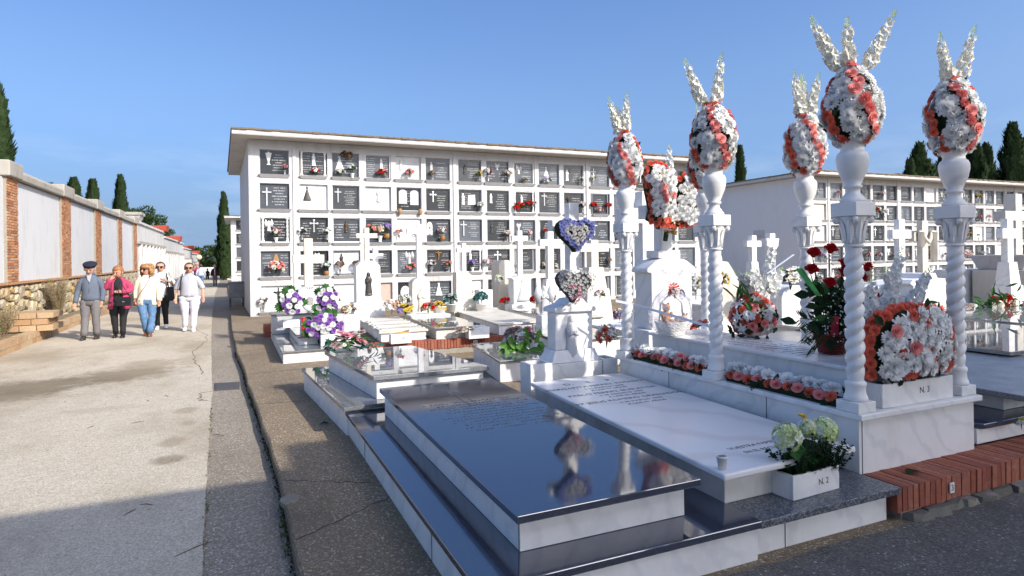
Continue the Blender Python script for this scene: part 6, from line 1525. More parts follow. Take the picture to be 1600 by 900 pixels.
# garlands between the left columns
def garland(label, y0, y1, x, n, seed):
    rr = random.Random(seed); t = thing("flower_garland", label, "garland", (x, (y0 + y1) / 2, .601), 0, "rose garlands along the canopy grave"); L_ = y1 - y0
    pts = []
    for i in range(n):
        y = -L_ / 2 + L_ * (i + .5) / n
        for row, (dx, dz) in enumerate(((-.05, .055), (.015, .098))):
            q = Vector((dx + rr.gauss(0, .008), y + (row * .5) * L_ / n + rr.gauss(0, .008), dz + rr.gauss(0, .006)))
            if row == 0: kind, c_, s_ = (('rose', 'rose_pink', .045) if i % 2 else ('carnation', 'coral', .047))
            else: kind, c_, s_ = (('mum', 'white', .062) if rr.random() < .75 else ('rose', 'rose_pink', .042))
            put(t, kind, c_, q, Vector((-.75 + row * .5, -.25 + rr.gauss(0, .2), .75)), s_ * rr.uniform(.92, 1.1), rr)
    core = MB().box(-.06, .07, -L_ / 2, L_ / 2, .0, .045).build("foam_core", "leaf_dark", t)
    for k in range(70): pts.append((Vector((rr.uniform(-.07, .08), rr.uniform(-L_ / 2, L_ / 2), rr.uniform(.02, .06))), Vector((rr.choice([-1, -1, 1]), rr.gauss(0, .3), rr.uniform(-.1, .8)))))
    leaves_on(t, pts, rr, .08, .022); return t
garland("long rose and chrysanthemum garland between the near and middle left columns", 2.98, 4.02, 3.765, 11, 41)
garland("rose and chrysanthemum garland between the middle and far left columns", 4.27, 5.30, 3.735, 11, 42)

def inside(poly, x, y):
    r = False; j = len(poly) - 1
    for i in range(len(poly)):
        xi, yi = poly[i]; xj, yj = poly[j]
        if (yi > y) != (yj > y) and x < (xj - xi) * (y - yi) / (yj - yi) + xi: r = not r
        j = i
    return r
def poisson(poly, d, rr, tries=2500, inset_=0):
    xs = [p[0] for p in poly]; ys_ = [p[1] for p in poly]; P = []
    for _ in range(tries):
        x, y = rr.uniform(min(xs), max(xs)), rr.uniform(min(ys_), max(ys_))
        if inside(poly, x, y) and all((x - a) ** 2 + (y - b) ** 2 > d * d for a, b in P): P.append((x, y))
    return P
def along(poly, step, closed=True):
    out = []; n = len(poly); acc = 0
    for i in range(n if closed else n - 1):
        a, b = Vector(poly[i]), Vector(poly[(i + 1) % n]); l = (b - a).length; s_ = acc
        while s_ < l: out.append(a + (b - a) * s_ / l); s_ += step
        acc = s_ - l
    return out
# open book wreath before the curved headstone
rr = random.Random(51); t = thing("book_wreath", "large open book wreath of white and coral flowers in front of the thick cross", "wreath", (4.75, 6.1, 1.95)); X0, Z0 = 4.75, 1.95
def PX(px, py): v = onY(px, py, 6.1); return (v.x - X0, v.z - Z0)
half_l = [PX(*p) for p in ((1048, 352), (1020, 352), (1008, 346), (1012, 330), (1006, 300), (1002, 270), (1010, 256), (1030, 260), (1052, 285))]
half_r = [PX(*p) for p in ((1050, 352), (1053, 284), (1070, 270), (1092, 272), (1098, 290), (1102, 325), (1098, 348), (1080, 352))]
for hi, poly in enumerate((half_l, half_r)):
    c = Vector((sum(p[0] for p in poly) / len(poly), sum(p[1] for p in poly) / len(poly)))
    area = MB().extrude_xz([tuple(c + (Vector(p) - c) * .95) for p in (poly if hi else poly[::-1])][::-1 if hi else 1], -.03, .01); 
    area.build("page_core", "leaf_dark", t)
    yy = lambda x: -.05 - .07 * (1 - min(1, abs(x - c.x) / .28) ** 2)
    bd = along(poly, .072)
    for q in bd:
        if (hi == 0 and abs(q.x - poly[0][0]) < .05 and q.y > .12) or (hi == 1 and q.x < poly[0][0] + .05 and q.y > .12): continue
        put(t, 'carnation', 'coral', (q.x, yy(q.x) + .02, q.y), Vector((.6 * (q.x - c.x), -1, .6 * (q.y - c.y))), .046 * rr.uniform(.9, 1.1), rr)
    for (x, z) in poisson([tuple(c + (Vector(p) - c) * .86) for p in poly], .066, rr):
        k = rr.random(); nn = Vector((1.6 * (x - c.x), -1, .8 * (z - c.y)))
        kind, col_, s_ = ('mum', 'white', .060) if k < .52 else (('daisy', 'white', .062) if k < .76 else (('carnation', 'coral', .044) if k < .88 else (('rose', 'coral', .042) if k < .93 else ('lily', 'cream', .07))))
        put(t, kind, col_, (x, yy(x) - rr.uniform(0, .02), z), nn, s_ * rr.uniform(.9, 1.1), rr)
    leaves_on(t, [((q.x, yy(q.x) + .03, q.y), Vector((q.x - c.x, -.4, q.y - c.y))) for q in along(poly, .1)], rr, .09, .025)
for q in ((.03, -.12, .30), (-.12, -.13, .33), (-.08, -.13, .28), (-.10, -.14, .23), (-.13, -.13, .4), (-.16, -.13, .36), (-.09, -.12, .38)): put(t, 'rose', 'rose_pink', Vector(q) + Vector((-.04, 0, .1)), Vector((0, -1, .1)), .045, rr)
v = onY(1050, 300, 6.1)
for px_, py0, py1 in ((1046, 288, 225), (1080, 285, 250)):
    a_ = onY(px_, py0, 6.15); b_ = onY(px_, py1, 6.15); spike(t, a_ - Vector((X0, 6.1, Z0)), b_ - a_, (b_ - a_).length, rr, "petal_white", .05, 40)
MB().tube([(0.0, .02, -.02), (.0, .05, -.14)], .03, 6).build("wreath_foot", "leaf_dark", t)
leaves_on(t, [((.02 + rr.uniform(-.05, .05), -.05, -.02), Vector((rr.uniform(-.3, .3), -.6, -1))) for _ in range(10)], rr, .1, .025, "petal_gold", "gold_leaves")

# cushion wreath on the N. 3 box
rr = random.Random(61); Y_ = 2.90; t = thing("cushion_wreath", "big cushion wreath of white lilies edged with coral carnations on the N. 3 box", "wreath", (4.40, Y_, .72))
def PX(px, py): v = onY(px, py, Y_); return (v.x - 4.40, v.z - .72)
poly = [PX(*p) for p in ((1354, 584), (1352, 550), (1358, 518), (1372, 497), (1394, 484), (1424, 479), (1448, 485), (1466, 501), (1478, 528), (1484, 555), (1472, 572), (1420, 580), (1380, 588))]
c = Vector((sum(p[0] for p in poly) / len(poly), sum(p[1] for p in poly) / len(poly)))
dome = lambda x, z: -.05 - .10 * max(0, 1 - ((x - c.x) / .42) ** 2) * max(0, 1 - ((z - c.y) / .36) ** 2) ** .5
MB().extrude_xz([tuple(c + (Vector(p) - c) * .93) for p in poly][::-1], -.05, .10).build("foam_core", "leaf_dark", t)
edge = along(poly[:7], .075, False)
for q in edge:
    for dd in ((0, .05) if rr.random() < .6 else (.02,)): put(t, 'carnation', 'coral', (q.x, -.03 + dd * .9, q.y), Vector((1.2 * (q.x - c.x), -1 + dd * 14, 1.2 * (q.y - c.y))), .048 * rr.uniform(.92, 1.1), rr)
for q in along(poly[6:], .09, False): put(t, rr.choice(['daisy', 'mum', 'carnation']), 'white' if rr.random() < .7 else 'coral', (q.x, -.02, q.y), Vector((1.2 * (q.x - c.x), -1, 1.2 * (q.y - c.y))), .055, rr) if True else None
for (x, z) in poisson([tuple(c + (Vector(p) - c) * .88) for p in poly], .054, rr, 5000):
    k = rr.random(); nn = Vector((1.1 * (x - c.x), -1, 1.1 * (z - c.y)))
    kind, col_, s_ = ('lily', 'white', .062) if k < .20 else (('daisy', 'white', .060) if k < .48 else (('mum', 'white', .058) if k < .72 else (('carnation', 'coral', .046) if k < .90 else (('rose', 'rose_pink', .045) if k < .94 else ('lily', 'cream', .072)))))
    put(t, kind, col_, (x, dome(x, z) - rr.uniform(0, .02), z), nn, s_ * rr.uniform(.9, 1.12), rr)
leaves_on(t, [((q[0], dome(*q) + .02, q[1]), Vector((q[0] - c.x, -.8, q[1] - c.y))) for q in poisson(poly, .06, rr)], rr, .10, .026)
# white delphiniums behind the cushion
t = thing("delphinium_spray", "tall white delphinium stems behind the cushion wreath", "spray", (4.4, 3.0, .76))
for (px0, py0, px1, py1, r_) in ((1366, 560, 1358, 425, .055), (1385, 490, 1408, 390, .05), (1420, 490, 1447, 420, .05), (1455, 530, 1502, 470, .052), (1350, 610, 1368, 500, .05), (1398, 480, 1384, 420, .04)):
    a_ = onY(px0, py0, 3.06); b_ = onY(px1, py1, 3.06); spike(t, a_ - Vector((4.4, 3.0, .76)) - (b_ - a_) * .25, b_ - a_, (b_ - a_).length * 1.3, rr, "petal_white", r_, 75, curve=.03)
leaves_on(t, [(onY(rr.uniform(1375, 1470), rr.uniform(470, 500), 3.1) - Vector((4.4, 3.0, .76)), Vector((rr.uniform(-1, 1), -.5, 1))) for _ in range(16)], rr, .11, .02, "leaf_green")

# purple and white wreaths
MONST = MB().add(*(lambda: ([(0, 0, 0)] + [(math.cos(a) * r_, math.sin(a) * r_ + .5, .08 * math.sin(a * 3)) for a, r_ in [(2 * math.pi * i / 22 - math.pi / 2, .5 * (1.0 if i % 2 else (.72 if 2 < i < 20 else 1)) * (1.12 if 8 < i < 14 else 1)) for i in range(22)]] + [(0, .5, -.04)], [(23, i + 1, (i + 1) % 22 + 1) for i in range(22)]))()).mesh("monstera_leaf", "leaf_green")
def wreath(label, ctr_px, Y, rx, rz, seed, cols=('purple', 'white'), monst=5, d=.085, size=.052, name="flower_wreath", kinds=('carnation', 'mum'), outline=None, leafm="leaf_dark", z_low=None):
    rr = random.Random(seed); v = onY(*ctr_px, Y); t = thing(name, label, "wreath", (v.x, Y, v.z - rz)); c = Vector((0, rz))
    poly = outline or [(rx * math.cos(a), rz + rz * math.sin(a)) for a in [2 * math.pi * i / 16 for i in range(16)]]
    MB().extrude_xz([tuple(c + (Vector(p) - c) * .8) for p in poly], -.03, .06).build("foam_core", leafm, t)
    for (x, z) in poisson(poly, d, rr):
        k = rr.randrange(2) if rr.random() < .2 else int((x * 9 + z * 7 + seed) % 2)
        bul = .10 * max(0, 1 - (x / (rx * 1.1)) ** 2 - ((z - rz) / (rz * 1.1)) ** 2)
        put(t, kinds[k] if k < len(kinds) else kinds[0], cols[k % len(cols)], (x, -.05 - bul, z), Vector((1.5 * x / rx * .5, -1, .5 * (z - rz) / rz)), size * rr.uniform(.9, 1.15), rr)
    for i in range(monst):
        a = rr.uniform(-.6, 3.8) if i else 3.5; x, z = rx * .95 * math.cos(a), rz + rz * .9 * math.sin(a)
        M = Matrix.Translation((x, .0, z)) @ Euler((R(75) + rr.uniform(-.3, .3), 0, 0)).to_matrix().to_4x4()
        dr = Vector((math.cos(a), 0, math.sin(a))); M = Matrix.Translation((x * .8, -.01, rz + (z - rz) * .8)) @ Matrix((Vector((0, 1, 0)).cross(dr), dr, Vector((0, -1, 0)) * -1)).transposed().to_4x4() @ Matrix.Rotation(rr.uniform(-.4, .4), 4, 'X')
        link("monstera_leaf", MONST, t, M @ Matrix.Diagonal((.18, .18, .18, 1)))
    leaves_on(t, [((p.x * .95, .0, rz + (p.y - rz) * .95), Vector((p.x, -.4, p.y - rz))) for p in along(poly, .09)], rr, .12, .03, leafm)
    return t
wreath("oval purple and white wreath with monstera leaves at the left of the photograph headstone", (455, 473), 12.5, .17, .22, 71, monst=6, d=.078, size=.056)
wreath("oval purple and white wreath right of the photograph headstone", (511, 472), 12.5, .19, .25, 72, monst=5, d=.078, size=.056)
wreath("wide purple and white wreath at the front of the stepped grave", (508, 510), 11.0, .30, .20, 73, monst=6, d=.07, size=.052)
# hearts on the cross
def heart_pts(w, h, n=28):
    P = []
    for i in range(n):
        a = 2 * math.pi * i / n; x = 16 * math.sin(a) ** 3; y = 13 * math.cos(a) - 5 * math.cos(2 * a) - 2 * math.cos(3 * a) - math.cos(4 * a); P.append((x / 32 * w, (y + 17) / 29.5 * h))
    return P[::-1]
rr = random.Random(81)
v = onY(900, 394, 5.62); t = thing("heart_wreath", "blue heart wreath filled with grey roses, hung high on the marble cross", "wreath", (v.x, 5.62, v.z)); hp = heart_pts(.405, .345)
MB().extrude_xz(hp, -.0, .09).build("foam_core", "leaf_dark", t); c = Vector((0, .2))
inner = [tuple(c + (Vector(p) - c) * .66) for p in hp]
for (x, z) in poisson(hp, .027, rr, 6000):
    if inside(inner, x, z): continue
    put(t, 'daisy', 'blue', (x, -.02 - rr.uniform(0, .03), z), Vector((x * 2, -1, (z - .2) * 2)), .026 * rr.uniform(.85, 1.2), rr)
for (x, z) in poisson(inner, .038, rr): put(t, 'rose', 'silver', (x, -.035, z), Vector((x, -1, (z - .2))), .026 * rr.uniform(.9, 1.1), rr)
v = onY(897, 476, 5.58); t = thing("heart_wreath", "openwork grey heart wreath with faded pink patch, hung low on the marble cross", "wreath", (v.x - .01, 5.56, v.z)); t.rotation_euler.y = .10; hp = heart_pts(.43, .36)
c = Vector((0, .2)); MB().extrude_xz([tuple(c + (Vector(p) - c) * .9) for p in hp], -.0, .10).build("foam_core", "letter_black", t)
for (x, z) in poisson(hp, .029, rr, 6000):
    pinkish = (x + .02) ** 2 + (z - .12) ** 2 < .008 or ((x + .10) ** 2 + (z - .06) ** 2 < .002)
    put(t, 'lily', 'pink' if pinkish and rr.random() < .6 else 'silver', (x, -.02 - rr.uniform(0, .03), z), Vector((x * 2, -1, (z - .2) * 2)), .022 * rr.uniform(.9, 1.2), rr)

# ---- free bouquets of many small flowers
BL = {}
def bloom_cluster(col, seed, n=11):
    k = (col, seed)
    if k in BL: return BL[k]
    rr = random.Random(seed * 7 + len(col)); b = MB()
    for i in range(n):
        a = rr.uniform(0, 6.28); u = rr.uniform(-.1, 1); s_ = math.sqrt(max(0, 1 - u * u)); p = Vector((math.cos(a) * s_ * .62, math.sin(a) * s_ * .55, u * .55)); nv = Vector((p.x, p.y - .3, p.z + .35)).normalized(); sz = rr.uniform(.20, .32)
        M = Matrix.Translation(p) @ nv.to_track_quat('Z', 'Y').to_matrix().to_4x4() @ Matrix.Rotation(rr.uniform(0, 6), 4, 'Z') @ Matrix.Diagonal((sz, sz, sz, 1))
        src = carnation_mesh(seed, None) if False else None
        for el, n_, L_ in ((8, 7, 1.0), (40, 6, .85), (70, 4, .6)):
            for q in range(n_):
                aa = 2 * math.pi * q / n_ + rr.uniform(-.2, .2); e = R(el); petal(b, Vector((0, 0, .02)), Vector((math.cos(aa) * math.cos(e), math.sin(aa) * math.cos(e), math.sin(e))), Vector((0, 0, 1)), L_, .32, .4, M)
    BL[k] = b.mesh("blooms", "petal_" + col); return BL[k]
def foliage_cluster(mat, seed):
    k = ('fol', mat, seed)
    if k in BL: return BL[k]
    rr = random.Random(seed + 3); b = MB()
    for i in range(34):
        a = rr.uniform(0, 6.28); u = rr.uniform(-.35, .9); s_ = math.sqrt(1 - u * u * .9); d = Vector((math.cos(a) * s_, math.sin(a) * s_, u * .8)); v_, f_ = leaf_verts(rr.uniform(.45, .75), rr.uniform(.09, .15), .3)
        M = Matrix.Translation(d * .25 + Vector((0, 0, .05))) @ d.to_track_quat('Y', 'Z').to_matrix().to_4x4(); b.add(v_, f_, M)
    for i in range(6): b.tube([(0, 0, -.75), (rr.uniform(-.1, .1), rr.uniform(-.1, .1), -.2), (rr.uniform(-.4, .4), rr.uniform(-.3, .3), .3)], .02, 4)
    BL[k] = b.mesh("foliage", mat); return BL[k]
VS = {}
def vase_mesh(kind):
    if kind not in VS:
        b = MB()
        if kind == 'steel': b.lathe([(.05, 0), (.055, .02), (.045, .05), (.07, .26), (.075, .27)], 10); m_ = "steel"
        elif kind == 'pot': b.lathe([(.06, 0), (.07, .02), (.05, .06), (.10, .22), (.115, .24)], 12); m_ = "white_plastic"
        elif kind == 'copper': b.lathe([(.08, 0), (.12, .06), (.115, .16), (.12, .18)], 12); m_ = "terracotta"
        elif kind == 'jar': b.lathe([(.05, 0), (.06, .02), (.06, .14), (.065, .18)], 10); m_ = "gold_brown"
        VS[kind] = b.mesh("vase", m_, True)
    return VS[kind]
def bouquet(label, p, size, cols, rr, vase=None, group=None, leaf=None, name="flower_bouquet", cat="bouquet", stretch=(1, 1, 1)):
    t = thing(name, label, cat, p, 0, group); zc = size * .32
    if vase == 'jar': link("vase", vase_mesh('jar'), t); return t
    if vase in ('steel', 'pot', 'copper'):
        s_ = size * (1.0 if vase != 'copper' else 1.1); link("vase", vase_mesh(vase), t, Matrix.Diagonal((s_ * 1.6, s_ * 1.6, s_ * 1.6, 1))); zc = size * .75
    if cols[0] in ('dried',): leaf = leaf or "dry_twig"
    leaf = leaf or rr.choice(["leaf_dark", "leaf_green", "leaf_green"])
    S = Matrix.Diagonal((size * .5 * stretch[0], size * .42 * stretch[1], size * .5 * stretch[2], 1))
    stuff(link("foliage", foliage_cluster(leaf, rr.randrange(3)), t, Matrix.Translation((0, 0, zc)) @ S @ Matrix.Diagonal((1, 1, .9, 1))))
    for i, c_ in enumerate(cols): stuff(link("blooms", bloom_cluster(c_, 1 + i + rr.randrange(2) * 3), t, Matrix.Translation((0, -.01 * i, zc)) @ Matrix.Rotation(rr.uniform(-.4, .4), 4, 'Y') @ S))
    return t
rr = random.Random(99)
ROWN = ["top", "second", "third", "fourth", "lowest"]; used_labels = {}
ORD = ["first", "second", "third", "fourth", "fifth", "sixth", "seventh", "eighth", "ninth", "tenth", "eleventh", "twelfth", "thirteenth", "fourteenth", "fifteenth", "sixteenth", "seventeenth"]
for (p, bq, ri, ci, bname) in EXT:
    cols = bq[0].split(','); words = bq[4]
    if cols == ['gold'] or bq[5] == 'jar': cols = ['gold']
    if bname == main_block.name: lab = f"{words}, {ORD[ci]} niche of the {ROWN[ri]} row, long building"; grp = "flowers at the niches of the long building"
    elif bname == right_block.name: lab = f"{words}, {ORD[ci]} niche of the {ROWN[ri]} row, far right building"; grp = "flowers at the niches of the far right building"
    else: lab = f"{words} in the {ROWN[ri]} niche of the small {'nearer' if bname == blk2.name else 'farthest'} roadside building"; grp = None
    n_ = "glass_jar" if bq[5] == 'jar' else "flower_bouquet"
    vs = bq[5] if bq[5] in ('steel', 'pot', 'copper', 'jar') else None
    q = Vector(p); size = bq[3] * 1.18
    bouquet(lab, q, size * (1.0 if vs is None else .82), cols, rr, vs, grp, name=n_, cat="jar" if n_ == "glass_jar" else "bouquet")

# bouquets among the graves: (label, px, py of base, Y, size, colours, leaf, vase)
for lab, px_, py_, Y, s_, cols, leaf, vs, st in [
 ("peach and white roses in a dark vase left of the saint headstone", 545, 494, 12.4, .42, ['peach', 'cream'], "leaf_dark", None, (1, 1, 1)),
 ("peach roses right of the saint headstone's base", 612, 486, 12.8, .44, ['peach', 'white'], "leaf_teal", None, (1, 1, 1.1)),
 ("loose bunch of white and pale blue flowers between two headstones", 632, 482, 12.9, .46, ['white', 'cream'], "leaf_teal", None, (.8, 1, 1.5)),
 ("blue and yellow mixed flowers in a white box", 634, 490, 12.6, .38, ['lilac', 'yellow'], "leaf_green", None, (1.3, 1, 1)),
 ("mixed rosy dried flowers left of the yellow pansies", 669, 487, 12.6, .34, ['dusty', 'red'], "leaf_green", None, (1.3, 1, 1)),
 ("yellow pansies in a white pot by the cream Virgin", 686, 486, 12.7, .36, ['yellow', 'yellow'], "leaf_teal", None, (1.2, 1, 1)),
 ("teal leaved plant in a white pot left of the broken stone", 704, 476, 13.0, .44, ['teal', 'silver'], "leaf_teal", None, (1, 1, 1)),
 ("teal leaved plant in a white pot right of the broken stone", 752, 474, 13.0, .46, ['teal', 'teal'], "leaf_teal", None, (1, 1, 1)),
 ("pale green plant on the tall white flower box", 780, 441, 13.9, .32, ['pale_green', 'white'], "leaf_teal", None, (1, 1, 1)),
 ("bright red carnations left of the gabled headstone", 789, 475, 13.2, .32, ['red', 'red'], "leaf_dark", None, (1.2, 1, .8)),
 ("bright red carnations right of the gabled headstone", 834, 474, 13.2, .32, ['red', 'red'], "leaf_dark", None, (1, 1, 1)),
 ("red and white flowers below the grey angel", 858, 474, 10.2, .36, ['red', 'white', 'pink'], "leaf_green", None, (1, 1, 1.1)),
 ("dried posy spilling over the white box in the second row", 728, 521, 10.15, .30, ['dusty', 'cream'], "dry_twig", None, (1.7, 1, .6)),
 ("white flowers with green stems beside the cream cross pedestal", 937, 468, 10.8, .34, ['white', 'pink'], "leaf_green", None, (1, 1, 1.1)),
 ("white lilies and coral carnations between the heart cross and the far left column", 948, 536, 7.4, .46, ['white', 'coral'], "leaf_green", None, (.9, 1, 1.1)),
 ("dark red and lilac bouquet behind the far left column", 968, 498, 8.6, .30, ['dark_red', 'lilac', 'cream'], "leaf_dark", None, (1, 1, 1)),
 ("white roses and greenery right of the curved headstone", 1087, 458, 8.2, .50, ['white', 'cream'], "leaf_green", None, (.8, 1, 1.3)),
 ("pink and coral sprig lying behind the middle left column", 1092, 515, 5.0, .20, ['coral', 'pink'], "leaf_dark", None, (1.6, 1, .6)),
 ("cream roses and white flowers before the small winged cross", 1235, 448, 6.8, .56, ['white', 'cream'], "leaf_dark", None, (1.6, 1, .9)),
 ("pink and white flowers behind the middle left column's foot", 1128, 448, 6.9, .34, ['pink', 'yellow', 'white'], "leaf_green", None, (.8, 1, 1.2)),
 ("coral carnations standing between the delphiniums and the tall crosses", 1462, 498, 6.4, .42, ['orange', 'coral'], "leaf_green", None, (1, 1, 1)),
 ("red and pink flowers at the foot of the pair of tall crosses", 1412, 470, 8.6, .42, ['rose_pink', 'cream'], "leaf_green", None, (1, 1, 1)),
 ("orange and white flowers behind the white delphiniums", 1405, 510, 6.0, .40, ['coral', 'white', 'orange'], "leaf_green", None, (1.2, 1, .9)),
 ("dark green plant climbing behind the rightmost tall cross", 1556, 432, 12.0, .60, ['silver', 'teal'], "leaf_dark", None, (.6, 1, 1.3)),
 ("dull red posy at the foot of the tomb block", 1492, 448, 10.6, .36, ['rose_pink', 'dusty'], "leaf_green", None, (1, 1, 1)),
 ("pink flowers beside the white tomb block", 1512, 402, 13.5, .5, ['pink', 'peach', 'white'], "leaf_green", None, (1.4, 1, .9)),
 ("white and pale green flowers at the frame's edge beside the dark slab", 1596, 668, 2.75, .14, ['white', 'yellow', 'pale_green'], "leaf_green", None, (1, 1, 1)),
]:
    v = onY(px_, py_, Y); bouquet(lab, v - Vector((0, 0, s_ * .1)), s_, cols, rr, vs, None, leaf, stretch=st)
for lab, px_, py_, Y in [("white pot of the teal plant left of the broken stone", 704, 487, 13.0), ("white pot of the teal plant right of the broken stone", 752, 486, 13.0), ("white pot of the yellow pansies", 688, 491, 12.7)]:
    v = onY(px_, py_, Y); o = MB().lathe([(.10, 0), (.12, .17), (.13, .17), (.12, .15)], 16).build("flower_pot", "white_plastic", None, True); o.location = v; tag(o, lab, "pot")
# dusty flowers on the back of the grey granite grave
v = Vector((1.25, 7.78, .513))
t = bouquet("faded mauve flowers with green leaves lying on the head of the grey granite grave", v, .40, ['dusty', 'pink'], rr, None, None, "leaf_bright", stretch=(1.7, 1, .8)); leaves_on(t, [((rr.uniform(-.35, .35), rr.uniform(-.1, .1), .08), Vector((rr.uniform(-1, 1), -.5, .8))) for _ in range(30)], rr, .16, .02, "leaf_teal", "long_leaves")
v = onY(810, 522, 8.3); t = bouquet("mauve and white hydrangeas with glossy leaves on the low green granite grave", Vector((v.x - .02, 8.25, .30)), .52, ['pink', 'white', 'dusty'], rr, None, None, "leaf_bright", stretch=(1.2, 1, .95)); leaves_on(t, [((rr.uniform(-.28, .28), -.12, rr.uniform(.0, .16)), Vector((rr.uniform(-.8, .8), -1, .5))) for _ in range(26)], rr, .20, .05, "leaf_bright", "broad_leaves")
# N. 2 hydrangeas and dark sprigs
rr = random.Random(111); t = thing("hydrangea_plant", "pale green artificial hydrangeas with dark sprigs in the N. 2 box", "plant", (3.135, 2.75, .32))
O_ = Vector((3.135, 2.75, .32)); MB().ball((0.0, 0, .08), (.15, .055, .12), 12).build("foliage_core", "leaf_dark", t, True)
for (c_, r_) in ((onY(1230, 683, 2.69) - O_, .075), (onY(1287, 674, 2.79) - O_, .080), (onY(1262, 670, 2.83) - O_, .05)):
    b = MB(); wht = MB()
    for i in range(130):
        v_ = Vector((rr.gauss(0, 1), rr.gauss(0, 1), rr.gauss(0, 1) * .9 + .25)).normalized(); p = c_ + v_ * r_ * rr.uniform(.82, 1.05); t_ = v_.orthogonal().normalized(); t_ = Matrix.Rotation(rr.uniform(0, 6), 3, v_) @ t_; s_ = v_.cross(t_); tgt = wht if rr.random() < .35 else b
        for k in range(4):
            a = math.pi / 2 * k; d = (t_ * math.cos(a) + s_ * math.sin(a) + v_ * .15); petal_r(tgt, p, d, v_, .020, .0095, .3)
    h = stuff(b.build("flower_head", "petal_pale_green", t)); stuff(wht.build("pale_petals", "petal_white", h))
put(t, 'daisy', 'yellow', (-.05, -.03, .35), Vector((0, -.3, 1)), .03, rr)
b = MB()
for i in range(120):
    a = rr.uniform(0, 6.28); x0, y0 = rr.uniform(-.15, .18), rr.uniform(-.06, .05); L_ = rr.uniform(.12, .27); d = Vector((math.cos(a) * .5 + x0 * 2.5, math.sin(a) * .35 - .1, 1)).normalized(); p0 = Vector((x0, y0, -.03))
    b.tube([p0, p0 + d * L_ * .5, p0 + d * L_], [.003, .0025, .001], 4)
    for k in range(30):
        f = rr.uniform(.2, 1); q = p0 + d * L_ * f; th = rr.uniform(0, 6.28); o = (d.orthogonal().normalized() * math.cos(th) + d.cross(d.orthogonal().normalized()) * math.sin(th)); petal(b, q, (o + d * .5), d, .022, .009, .3)
stuff(b.build("sprigs", "leaf_dark", t)); leaves_on(t, [((rr.uniform(-.16, -.02), -.045, rr.uniform(.09, .16)), Vector((rr.uniform(-.6, .2), -.6, .9))) for _ in range(12)], rr, .075, .035, "leaf_green", "broad_leaves")
# round bouquet with white gladioli on the sarcophagus
rr = random.Random(121); B0 = Vector((4.60, 4.62, .838)); t = thing("flower_bouquet", "dome of coral roses and white lilies with white gladioli on the sarcophagus", "bouquet", B0)
bowl = MB().lathe([(.05, .002), (.10, .02), (.16, .09), (.17, .10)], 20).build("bowl", "white_plastic", t, True)
core = MB().ball((0, 0, .19), (.175, .16, .175), 14).build("foliage_core", "leaf_dark", t)
N = 70
for i in range(N):
    u = 1 - 1.75 * (i + .5) / N; a = i * 2.39996; s_ = math.sqrt(max(0, 1 - u * u)); n = Vector((math.cos(a) * s_, math.sin(a) * s_, u)); p = Vector((n.x * .20, n.y * .185, .20 + n.z * .20))
    k = rr.random(); kind, c_, sz = ('rose', 'rose_pink', .047) if k < .36 else (('carnation', 'coral', .046) if k < .5 else (('lily', 'white', .07) if k < .72 else (('daisy', 'white', .062) if k < .88 else (('lily', 'cream', .07) if k < .94 else ('mum', 'pink', .05)))))
    put(t, kind, c_, p, n, sz * rr.uniform(.9, 1.1), rr)
for (px0, py0, px1, py1, r_) in ((1185, 455, 1150, 425, .05), (1195, 450, 1208, 380, .055), (1205, 455, 1222, 420, .05), (1175, 450, 1168, 428, .05), (1190, 470, 1178, 418, .05)):
    a_ = onY(px0, py0, 4.66); b_ = onY(px1, py1, 4.66); spike(t, a_ - B0 - (b_ - a_) * .3, b_ - a_, (b_ - a_).length * 1.35, rr, "petal_white", .06, 46, "gladiolus")
leaves_on(t, [((rr.uniform(-.2, .2), rr.uniform(-.1, .1), .35), Vector((rr.uniform(-.5, .5), -.3, 1.2))) for _ in range(14)], rr, .22, .018, "leaf_green", "sword_leaves", 1.5)
leaves_on(t, [((.2 * math.cos(a), .18 * math.sin(a), rr.uniform(.02, .28)), Vector((math.cos(a), math.sin(a), -.2))) for a in [rr.uniform(0, 6.28) for _ in range(40)]], rr, .09, .025)
a_ = onY(1198, 428, 4.5); b_ = onY(1240, 398, 4.5); rb = MB().prism([(-.012, 0), (.012, 0), (.012, .004), (-.012, .004)], 0, (b_ - a_).length).build("ribbon", "ribbon_white", t); rb.matrix_local = Matrix.Translation(a_ - B0) @ (b_ - a_).to_track_quat('Z', 'Y').to_matrix().to_4x4()
# basket of dark red roses
B0 = Vector((4.36, 3.55, .8385)); rr = random.Random(131)
bk = thing("wicker_basket", "dark red wicker basket on the near end of the sarcophagus", "basket", B0)
b = MB(); n = 30; rows = 11
b.lathe([(.085, .003), (.09, .012), (.122, .155), (.10, .15), (.085, .02)], 24).build("basket_wall", "wicker_red", bk, True)
b = MB()
for r_ in range(rows):
    z = .012 + .14 * r_ / (rows - 1); rad = .09 + .033 * r_ / (rows - 1)
    pts = [(math.cos(2 * math.pi * k / n) * (rad + (.006 if (k + r_) % 2 else -.001)), math.sin(2 * math.pi * k / n) * (rad + (.006 if (k + r_) % 2 else -.001)), z) for k in range(n + 1)]
    b.tube(pts, .0068, 5, cap=False)
stuff(b.build("weave", "wicker_red", bk)); MB().tube([(math.cos(2 * math.pi * k / 24) * .128, math.sin(2 * math.pi * k / 24) * .128, .162) for k in range(25)], .013, 7, cap=False).build("rim", "wicker_red", bk, True)
rs = thing("rose_arrangement", "dark red roses with palm fronds and baby's breath in the red basket", "flower arrangement", B0 + Vector((0, 0, .15)))
rose_px = [(1270, 402), (1296, 396), (1317, 418), (1317, 432), (1267, 428), (1295, 449), (1385, 453), (1352, 424), (1334, 400), (1342, 440), (1362, 470)]
heads = []
st = MB()
